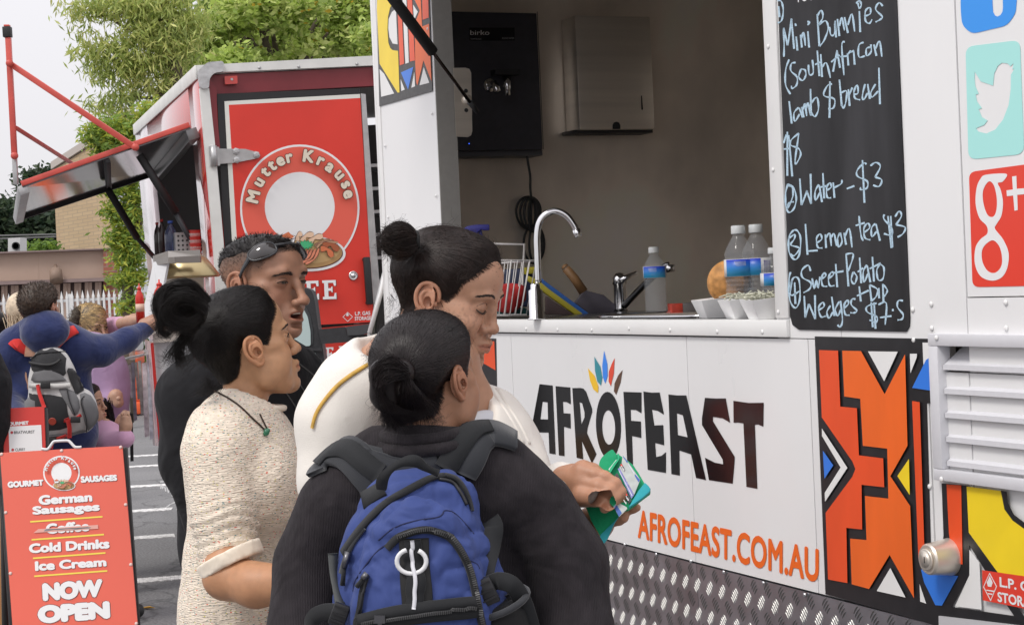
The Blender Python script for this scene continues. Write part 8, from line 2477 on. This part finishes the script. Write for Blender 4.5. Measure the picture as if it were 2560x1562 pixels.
for l in(((215,840),(260,830),(310,800),(480,790)),((625,1120),(600,1160),(640,1280),(645,1370)),((500,1060),(520,1150),(560,1250))):cord_on('zip',bv2,[Z2(p)[0] for p in l],.003,M_bbl,bk2,.012)
# --- blonde woman with lilac top behind his arm
tF=9.4
Fw_=person('F',at(225,1560,tF),'blonde woman in a lilac top peering over the navy sleeve, dark roots tied up',None)
def f_(x,y,t=tF):return at(*Z2((x,y))[0],t)
XF=HeadX(frame(-36,-6,-6),f_(772,600,tF),(0,.094,.012),.98)
pF=dict(w=.97,jaw=.95,brow=.8,neck=.85)
V,F,Vt,Ft,Ct=small_head(XF,pF,(.50,.30,.21))
bvF=bvh_of(V,F)
face_details(XF,bvF,pF,Fw_,brow_w=.006)
M_bl=mat('blonde_hair',(.48,.33,.15),.45,noise=(50,.35));M_rt_=mat('ashy_roots',(.10,.08,.06),.5,noise=(60,.4))
vh=hair_shell(pF,.012,HLINE,.004)
Vh_,Fh_=vh.mesh();ho=np_obj('hair',XF.w(Vh_),Fh_,M_bl,Fw_)
bvt=bvh_of(np.concatenate([Vh_,V]),np.concatenate([Fh_,F+len(Vh_)]))
roots=[tuple(q) for q in surf_points(Vh_,Fh_,900,3)]
so_=strands('hair_strands',XF,bvt,roots,unproj(XF,205,800,tF),ho,M_bl,w=.0022,seed=4,jit=.008);so_['kind']='stuff'
so_=strands('hair_strands',XF,bvt,roots[:350],unproj(XF,200,795,tF),ho,M_rt_,w=.002,seed=6,jit=.008);so_['kind']='stuff'
bun(XF,at(205,797,tF),at(176,788,tF),.05,Fw_,200,9,m=M_rt_,w=.002,frizz=.5)
clothes('top',[([f_(600,800),f_(700,830),f_(800,950)],[.10,.10,.08]),([f_(800,930),f_(810,1050),f_(820,1150,9.3)],[.085,.07,.05])],M_lil,Fw_,ells=[(f_(690,1050),(.20,.14,.30)),(f_(690,1350),(.19,.14,.25))],seed=9)
clothes('sleeve',[([f_(800,720,9.65),f_(855,615,9.6),f_(905,572,9.5)],[.075,.060,.043])],M_pink_,Fw_,seed=3,wr=.005)
SKF=(.50,.30,.21)
join_body(Fw_,[(XF.w(Vt),Ft,Ct),flesh([([f_(690,700),f_(690,900),f_(690,1300)],[.05,.11,.12])],SKF,.02),flesh([([f_(890,578,9.52),f_(960,552,9.4),f_(1010,542,9.3),f_(1045,532,9.25)],[.034,.030,.034,.026])],SKF),flesh([([f_(830,1150,9.3),f_(870,1110,9.25),f_(890,1160,9.24)],[.03,.034,.028])],SKF)]+[flesh([([f_(860+9*k,1100,9.24),f_(888+3*k,1130,9.22),f_(880-8*k,1165,9.23)],[.011,.010,.009])],SKF,.004,.003) for k in range(3)])
legs(Fw_,at(205,1130,tF+.1),at(255,1130,tF+.1),M_jean,M_shoe,-40,1.0)
# --- small girl with raised hands
tG=8.8
G_=person('G',at(265,1560,tG),'small dark haired girl in pink lifting both hands beside the navy man')
def g_(x,y,t=tG):return at(*Z2((x,y))[0],t)
SKG=(.52,.31,.21)
XG=HeadX(frame(-8,8,0),g_(805,1205,tG),(0,.112,-.030),.84)
pG=dict(w=1.0,jaw=.9,brow=.6,neck=.7,cheek=1.15,nose=(-.006,.004,.9))
V,F,Vt,Ft,Ct=small_head(XG,pG,SKG)
bvg=bvh_of(V,F);face_details(XG,bvg,pG,G_,sides=(1,))
vh=hair_shell(pG,.014,[(.085,.070),(.062,.050),(.045,.030),(.030,-.01),(.0,-.03),(-.02,-.10),(-.2,-.12),(-.2,.3),(.2,.3),(.115,.11)],.004)
Vh_,Fh_=vh.mesh();ho=np_obj('hair',XG.w(Vh_),Fh_,M_hair,G_)
rg=random.Random(4);paths=[]
for i in range(500):
 a=g_(790+rg.gauss(0,18),1190+rg.gauss(0,25),tG+.16+rg.gauss(0,.03));b=g_(835+rg.gauss(0,16),1380+rg.gauss(0,20),tG+.14+rg.gauss(0,.03))
 paths.append([a.lerp(b,k/5)+rt*.01*math.sin(math.pi*k/5) for k in range(6)])
so_=free_hairs('long_hair',paths,.004,M_hair,ho);so_['kind']='stuff'
clothes('pink_top',[([g_(800,1400),g_(850,1480,8.7),g_(940,1430,8.65)],[.06,.055,.045]),([g_(770,1420),g_(830,1440,8.9),g_(890,1380,8.85)],[.06,.05,.035])],M_pink_,G_,ells=[(g_(770,1600),(.12,.09,.20)),(g_(770,1850),(.12,.10,.18))],res=.009,seed=6,wr=.005)
fl=[(XG.w(Vt),Ft,Ct),flesh([([g_(790,1330),g_(775,1500),g_(770,1700)],[.035,.07,.08])],SKG,.012),flesh([([g_(935,1400,8.65),g_(945,1330,8.65),g_(945,1280,8.65)],[.028,.030,.026])],SKG,.005),flesh([([g_(890,1370,8.85),g_(905,1310,8.85),g_(915,1275,8.85)],[.022,.026,.022])],SKG,.005)]
for k in range(4):fl.append(flesh([([g_(925+13*k,1275,8.65),g_(920+14*k,1250,8.64),g_(930+12*k,1232,8.65)],[.009,.008,.007])],SKG,.003,.003))
for k in range(3):fl.append(flesh([([g_(905+12*k,1270,8.85),g_(918+10*k,1245,8.84),g_(930+8*k,1225,8.85)],[.008,.008,.006])],SKG,.003,.003))
join_body(G_,fl)
legs(G_,at(240,1290,tG),at(275,1290,tG),M_jean,M_shoe,0,.7)
# --- long haired person behind the navy man
tI=9.8
I_=person('I',at(50,1560,tI),'person with long pale blonde hair mostly hidden behind the man in navy')
SKI=(.5,.3,.21)
XI=HeadX(frame(88,0,0),at(58,790,tI),(0,0,0),.95)
V,F,Vt,Ft,Ct=small_head(XI,dict(neck=.85),SKI)
vh=hair_shell({},.016,[(.085,.075),(.055,.050),(.040,.0),(.02,-.08),(-.02,-.14),(-.2,-.14),(-.2,.3),(.2,.3),(.115,.11)],.005)
Vh_,Fh_=vh.mesh();M_pb=mat('pale_blonde_hair',(.62,.50,.36),.5,noise=(40,.3));ho=np_obj('hair',XI.w(Vh_),Fh_,M_pb,I_)
paths=[]
for i in range(700):
 a=at(58+rg.gauss(0,14),775+abs(rg.gauss(0,14)),tI-.06+rg.gauss(0,.03));b=at(50+rg.gauss(0,16),875+rg.gauss(0,16),tI-.07+rg.gauss(0,.03))
 paths.append([a.lerp(b,k/5)-rt*.008*math.sin(math.pi*k/5) for k in range(6)])
so_=free_hairs('long_hair',paths,.006,M_pb,ho);so_['kind']='stuff'
clothes('top',[([at(40,890,tI),at(90,890,tI)],[.11,.11])],fabric('beige_knit',(.45,.36,.30),300,.3,.001,'noise'),I_,ells=[(at(65,980,tI),(.19,.12,.26)),(at(65,1080,tI),(.18,.13,.2))],seed=4)
join_body(I_,[(XI.w(Vt),Ft,Ct),flesh([([at(62,850,tI),at(65,1080,tI)],[.05,.11])],SKI,.02)])
legs(I_,at(48,1120,tI),at(85,1120,tI),M_trou,M_shoe,80,1.0)
# --- high visibility vest
tH=13.5
H_=person('H',at(12,1310,tH),'dark haired man in an orange and yellow high visibility vest at the left edge')
XH=HeadX(frame(140,0,0),at(14,822,tH),(.08,-.008,-.004),1.0)
V,F,Vt,Ft,Ct=small_head(XH,pE,SK_E)
vh=hair_shell(pE,.012,[(.080,.080),(.055,.050),(.030,.030),(.014,.030),(-.018,.020),(-.030,-.03),(-.05,-.065),(-.2,-.065),(-.2,.3),(.2,.3),(.105,.11)],.005)
Vh_,Fh_=vh.mesh();np_obj('hair',XH.w(Vh_),Fh_,M_hair,H_)
M_hv=fabric('hi_vis_orange',(.85,.25,.03),300,.2,.001,'noise');
clothes('shirt',[([at(-20,862,tH),at(-35,900,tH),at(-30,960,tH)],[.09,.075,.06]),([at(15,862,tH),at(28,900,tH)],[.08,.06])],M_navy,H_,ells=[(at(0,900,tH),(.17,.12,.2))],seed=3)
_,Vv_,Fv_=clothes('vest',[([at(0,850,tH),at(24,852,tH)],[.075,.075])],M_hv,H_,ells=[(at(8,905,tH),(.175,.135,.20)),(at(6,935,tH),(.175,.135,.14))],seed=3,wr=.005,planes=[(at(0,965,tH),(0,0,-1))])
bvv=bvh_of(Vv_,Fv_)
strap('reflective_band',bvv,[(-10,892),(8,890),(30,886)],.05,.003,mat('silver_band',(.6,.6,.6),.3),H_,.003)
strap('reflective_band',bvv,[(14,845),(19,865),(22,890)],.04,.003,mat('silver_band',(.6,.6,.6),.3),H_,.004)
strap('yellow_band',bvv,[(-10,905),(8,903),(30,900)],.05,.003,mat('hi_vis_yellow',(.75,.72,.05),.6),H_,.003)
join_body(H_,[(XH.w(Vt),Ft,Ct),flesh([([at(5,855,tH),at(5,1000,tH)],[.05,.12])],SK_E,.02)])
legs(H_,at(-8,985,tH),at(20,985,tH),M_trou,M_shoe,140,1.1)
# --- person in black cut off by the left edge
tJ=7.6
K_=person('K',at(-25,1560,tJ),'person in black clothes and tan boots cut off by the left edge')
clothes('black_coat',[([at(-60,900,tJ),at(-25,960,tJ),at(-20,1060,tJ),at(-32,1110,tJ)],[.10,.075,.07,.055])],M_blk,K_,ells=[(at(-80,1000,tJ),(.17,.13,.28)),(at(-80,1150,tJ),(.15,.13,.2))],seed=2)
XK=HeadX(frame(60,0,0),at(-80,820,tJ),(0,0,0),1.0)
V,F,Vt,Ft,Ct=small_head(XK,pE,SK_E);Vk,Fk=vh.mesh();np_obj('hair',XK.w(Vk),Fk,M_hair,K_)
join_body(K_,[(XK.w(Vt),Ft,Ct),flesh([([at(-80,880,tJ),at(-80,1150,tJ)],[.05,.12])],SK_E,.02)])
hl_=at(-90,1240,tJ);hr_=at(-40,1240,tJ)
legs(K_,hl_,hr_,M_trou,mat('tan_boot',(.38,.19,.05),.6),20,1.05)
# --- things on the serving counter
def counter_pt(px,py,t=None):
 d=ray(px,py)
 if t is None:t=(zt-CAM.z)/d.z
 p=CAM+d*t;p.z=zt;return p,t
M_pet=mat('clear_plastic',(.70,.74,.78),.05,alpha=.07,spec=.8,coat=.15)
M_capw=mat('white_cap',(.60,.62,.62),.4)
def label_mat(nm,c1,c2):
 m=bpy.data.materials.new(nm);m.use_nodes=True;t=m.node_tree;b=t.nodes['Principled BSDF']
 g=t.nodes.new('ShaderNodeTexCoord');s=t.nodes.new('ShaderNodeSeparateXYZ');r=t.nodes.new('ShaderNodeMapRange');x=t.nodes.new('ShaderNodeMix');x.data_type='RGBA'
 t.links.new(g.outputs['Generated'],s.inputs[0]);t.links.new(s.outputs['Z'],r.inputs['Value']);t.links.new(r.outputs[0],x.inputs[0])
 x.inputs[6].default_value=(*c1,1);x.inputs[7].default_value=(*c2,1);t.links.new(x.outputs[2],b.inputs['Base Color']);b.inputs['Roughness'].default_value=.35
 return m
M_lab=label_mat('blue_gradient_label',(.05,.42,.70),(.02,.04,.55));M_labw=mat('white_label',(.70,.70,.70),.4)
def water_bottle(base,h,r,label,cat='bottle',group=None,flip=0.0,ribs=10,lab=(.50,.68)):
 e=empty('water_bottle',base,label,cat,group)
 prof=[(.0001,.006),(r*.55,.004),(r*.80,.0),(r*.97,.008)]
 n=60
 for i in range(1,n):
  f=i/n;z=.008+f*(h*.90-.008);q=z/h
  if q<.66:
   rr=r*(1-.035*(1+math.sin(q*ribs*2*math.pi/.5))*(1 if not lab[0]<q<lab[1] else 0))
  elif q<.88:u=(q-.66)/.22;rr=r*(1-.58*u*u*(1.9-.9*u))
  else:rr=r*.40
  prof.append((rr,z))
 prof.append((r*.40,h*.905))
 inner=[(max(a-.0006,.00005),b+(.0006 if i<3 else 0)) for i,(a,b) in enumerate(prof)]
 MB().lathe(base,ZV,prof+inner[::-1],36).build('bottle_body',M_pet,e,True)
 wl=[(max(.0001,a-.0016),b+.001) for a,b in prof if b<h*.70]
 MB().lathe(base,ZV,wl+[(.0001,wl[-1][1])],36).build('water',mat('water',(.55,.6,.65),.03,alpha=.03,spec=.8),e,True)
 x0=(-fw+rt*flip);x0.z=0
 z0,z1=h*lab[0],h*lab[1]
 def arc(a0,a1,m,nm,rr,za,zb,k=26):
  vs,fs=[],[]
  y=ZV.cross(x0.normalized())
  for i in range(k+1):
   a=R(a0+(a1-a0)*i/k);d=x0.normalized()*math.cos(a)+y*math.sin(a)
   for q,zz in((rr,za),(rr,zb),(rr+.0004,zb),(rr+.0004,za)):vs.append(base+d*q+ZV*zz)
  for i in range(k):
   for c in range(4):fs.append((4*i+c,4*i+(c+1)%4,4*i+4+(c+1)%4,4*i+4+c))
  return MB().add(vs,fs).build(nm,m,e,True)
 arc(-180,180,M_labw,'label_back',r*1.006,z0,z1,40)
 arc(-75,60,M_lab,'label',r*1.016,z0+.001,z1-.001)
 for k in range(4):arc(-38+k*2,5,M_labw,'label_lines',r*1.026,z1-.007-.003*k,z1-.0062-.003*k,8)
 for k in range(9):arc(72+k*3.6,72+k*3.6+(1.6 if k%2 else 2.4),mat('barcode_ink',(.10,.08,.30),.5),'barcode_bar',r*1.016,z0+.006,z1-.006,2)
 MB().lathe(base+ZV*h*.905,ZV,[(r*.46,0),(r*.47,.002),(r*.46,h*.085),(r*.40,h*.093),(.0001,h*.093)],28).build('cap',M_capw,e,True)
 return e
p,t_=counter_pt(1641,783)
hb_=(783-617)/FPX*t_
water_bottle(p,hb_,28.5/FPX*t_,'small clear water bottle with a blue label standing alone on the counter',group='water bottles on the truck counter',lab=(.53,.71))
for(x,yt,lab,fl) in((1854,563,'water bottle left of its twin behind the white food trays, blue label to the front',.2),(1898,560,'water bottle with its barcode turned forward, between its twin and the window edge',-1.4),(1944,618,'water bottle half hidden by the window edge of the truck',.3)):
 tt=4.42 if yt<600 else 4.34
 d=ray(x,780);p=CAM+d*tt;p.z=zt;hh=at(x,yt,tt).z-zt
 water_bottle(p,hh,.0375,lab,group='water bottles on the truck counter',flip=fl,lab=(.44,.63))
M_card=mat('white_card',(.84,.84,.84),.7,noise=(30,.02))
def tray(cx,t,label):
 d=ray(cx,790);p=CAM+d*t;p.z=zt
 e=empty('food_tray',p,label,'food tray','paper trays on the counter')
 a=(rt*.9+D*.1);a.z=0;a.normalize();b=ZV.cross(a)
 w0,w1,d0,d1,h=.033,.050,.045,.062,.048
 lo=[p+a*sx_*w0+b*sy_*d0 for sx_,sy_ in((-1,-1),(1,-1),(1,1),(-1,1))]
 hi=[p+a*sx_*w1+b*sy_*d1+ZV*(h+.004*sx_) for sx_,sy_ in((-1,-1),(1,-1),(1,1),(-1,1))]
 for i in range(4):
  j=(i+1)%4;n=(lo[j]-lo[i]).cross(hi[i]-lo[i]).normalized()*.0009
  MB().prism([lo[i],lo[j],hi[j],hi[i]],n).build('tray_wall',M_card,e)
 MB().prism(lo,ZV*.001).build('tray_base',M_card,e)
 return e,p
e1,pt1=tray(1792,4.46,'white paper tray holding the round bread roll')
e2,pt2=tray(1862,4.27,'white paper tray of pale slaw, second from the window edge')
e3,pt3=tray(1920,4.12,'white paper tray of pale slaw touching the window edge')
br=empty('bread_roll',at(1815,700,4.48),'round golden bread roll propped up in the first paper tray','bread roll')
bc=at(1824,706,4.47)
v=Vol(np.array(bc)-.085,np.array(bc)+.085,.0035)
v.ell(tuple(bc),(.056,.040,.056),.01)
V,F=v.mesh();V=V+normals_of(V,F)*(vnoise(V,28,3)[:,None]*.0028+vnoise(V,120,5)[:,None]*.0007)
np_obj('crust',V,F,mat('bread_crust',(.52,.25,.075),.6,noise=(38,.45),bump=(120,.5,.002)),br)
random.seed(8)
for pt_,nm_ in((pt2,'pale slaw heaped in the middle paper tray'),(pt3,'pale slaw in the paper tray at the window edge')):
 sl=empty('slaw',pt_+ZV*.04,nm_,'slaw')
 mb=MB()
 for i in range(90):
  q=pt_+ZV*(.043+.012*random.random())+rt*random.uniform(-.038,.038)+D*random.uniform(-.045,.045)
  dd=Vector((random.gauss(0,1),random.gauss(0,1),random.gauss(0,.35))).normalized()*.014
  mb.tube([q-dd,q+Vector((0,0,.003)),q+dd],.0016,5)
 mb.build('shreds',mat('slaw_pale',(.62,.62,.50),.5),sl,True,kind='stuff')
bx=empty('small_box',counter_pt(1705,779)[0],'small grey box with a red end lying on the counter right of the single bottle','box')
pb_,tb3=counter_pt(1708,781)
ab_=(rt+D*.15);ab_.z=0;ab_.normalize();bb_=ZV.cross(ab_)
s_=tb3/FPX
box('sleeve',pb_-ab_*0*s_,ab_*38*s_,bb_*.05,ZV*.027,mat('box_grey',(.14,.13,.13),.5),bx,.001)
box('red_end',pb_-ab_*29*s_,ab_*28.5*s_,bb_*.05,ZV*.0268,mat('box_red',(.45,.05,.03),.5,noise=(30,.3)),bx,.001)
box('edge_line',pb_-ab_*29.3*s_-bb_*.0006,ab_*29*s_,bb_*.0005,ZV*.0015,mat('box_edge',(.75,.12,.06),.5),bx)
wb_=empty('wire_basket',counter_pt(1270,785,5.55)[0],'white wire dish basket standing at the far end of the counter','basket')
M_wire=mat('white_wire_coat',(.60,.58,.57),.4)
Zb=Z(900,540,2.683)
t0b,t1b=5.48,5.72
def bq(x,y,t):return at(*Zb((x,y))[0],t)
zb0=zt+.004
def rail_(pts,r=.0032,closed=False,nm='rail'):MB().tube(pts,r,8,closed).build(nm,M_wire,wb_,True)
c_tl,c_tr=bq(880,297,t0b),bq(1182,300,t0b)
dpt=D*.30
rail_([bq(640,294,t0b),c_tl,c_tr,c_tr+D*.28-NIN*.02,bq(640,294,t0b)+D*.28-NIN*.02],closed=True)
rail_([bq(820,186,5.9),bq(1105,190,5.9),bq(1102,300,5.9)],.0036);rail_([bq(1102,190,5.9),bq(1080,668,5.7)],.0036)
b0,b1=bq(640,664,t0b),bq(1115,664,t0b)
rail_([b0,b1,b1+D*.22-NIN*.02,b0+D*.22-NIN*.02],closed=True)
for k in range(14):
 f=k/13;a=bq(640,294,t0b).lerp(c_tr,f);b=b0.lerp(b1,f);MB().tube([a,b],.0017 if k!=9 else .003,6).build('wire',M_wire,wb_,True)
for k in range(7):
 f=k/6;a=c_tr.lerp(c_tr+D*.28-NIN*.02,f);b=b1.lerp(b1+D*.22-NIN*.02,f);MB().tube([a,b],.0017,6).build('wire',M_wire,wb_,True)
rb=empty('red_cloth',bq(985,550,5.58),'crumpled red cloth inside the wire basket','cloth')
c_=bq(985,552,5.58);v=Vol(np.array(c_)-.09,np.array(c_)+.09,.005);v.ell(tuple(c_),(.055,.05,.045),.02);v.ell(tuple(c_+rt*.03+up*.02),(.03,.03,.025),.02)
V,F=v.mesh();V=V+normals_of(V,F)*(vnoise(V,28,3)[:,None]*.010);np_obj('cloth_folds',V,F,mat('cloth_red',(.40,.02,.02),.7),rb)
def slabbox(name,lab,cat,pts,t,th,m,bev=.003):
 P=[at(*Zb(p)[0],t) for p in pts]
 e=empty(name,P[0],lab,cat)
 o=MB().prism(P,EW.n*-th).build('board',m,e);bevel(o,bev);return e
slabbox('cutting_board','blue plastic cutting board leaning behind the tap','cutting board',[(1200,395),(1235,430),(1540,655),(1480,657),(1230,470),(1190,440)],5.82,.012,mat('board_blue',(.03,.13,.45),.5))
slabbox('cutting_board','yellow plastic cutting board under the blue one','cutting board',[(1130,400),(1200,430),(1270,490),(1500,657),(1440,660),(1240,515),(1120,430)],5.78,.012,mat('board_yellow',(.42,.36,.03),.5))
slabbox('cutting_board','dark brown cutting board below the yellow one','cutting board',[(1250,535),(1440,662),(1250,662)],5.74,.012,mat('board_brown',(.05,.03,.03),.6))
slabbox('baking_tray','dark grey baking tray leaning on the back wall behind the sink','baking tray',[(1440,580),(1505,495),(1640,530),(1780,655),(1600,660),(1540,658)],5.95,.008,mat('tray_grey',(.10,.09,.11),.5,.3))
slabbox('folded_cloth','folded green and blue cloth under the wire basket','cloth',[(905,615),(1110,612),(1150,640),(1150,668),(900,666)],5.62,.10,mat('cloth_teal',(.02,.10,.10),.8,noise=(20,.3)),.008)
slabbox('sponge_pack','yellow sponge packet standing behind the wire basket','sponge',[(1115,345),(1180,340),(1182,385),(1118,392)],5.85,.03,mat('sponge_yellow',(.45,.38,.03),.7),.004)
slabbox('plastic_box','dark blue plastic box behind the wire basket','box',[(950,360),(1110,350),(1180,400),(1180,610),(930,610)],5.88,.06,mat('box_navy',(.03,.04,.09),.5),.01)
bh_=empty('brush',bq(1430,420,5.9),'wooden brush handle leaning across behind the sink','brush')
MB().tube([bq(1380,350,5.88),bq(1440,420,5.88),bq(1500,510,5.88)],[.014,.015,.016],14).build('handle',mat('brush_wood',(.26,.14,.06),.5,noise=(20,.2)),bh_,True)
MB().lathe(bq(1378,346,5.88),(bq(1378,346,5.88)-bq(1440,420,5.88)).normalized(),[(.014,0),(.010,.008),(.0001,.012)],14).build('handle_end',MATS['brush_wood'],bh_,True)
sp_=empty('spray_bottle',bq(770,300,5.75),'dark blue trigger spray bottle behind the head of the woman in cream','spray bottle')
M_sp=mat('spray_blue',(.025,.025,.20),.35)
def bp_(name,pts,t,th):
 P=[at(*Zb(p)[0],t) for p in pts];o=MB().prism(P,fw*th).build(name,M_sp,sp_);bevel(o,.004);return o
bp_('trigger_head',[(680,92),(720,68),(775,58),(868,56),(868,95),(830,96),(815,90),(790,110),(790,170),(700,170)],5.74,.03)
bp_('trigger',[(795,100),(818,96),(822,125),(850,175),(838,172),(805,140),(795,120)],5.75,.012)
bb2=bq(750,200,5.76)
MB().lathe(Vector((bb2.x,bb2.y,zt)),ZV,[(.042,0),(.045,.02),(.045,.12),(.030,.17),(.016,.20),(.016,bb2.z-zt)],24).build('bottle_body',M_sp,sp_,True)
# --- one continuous skin mesh for each person in front
for k_,parts_ in SKINS.items():
 join_body(PEOPLE[k_],parts_)
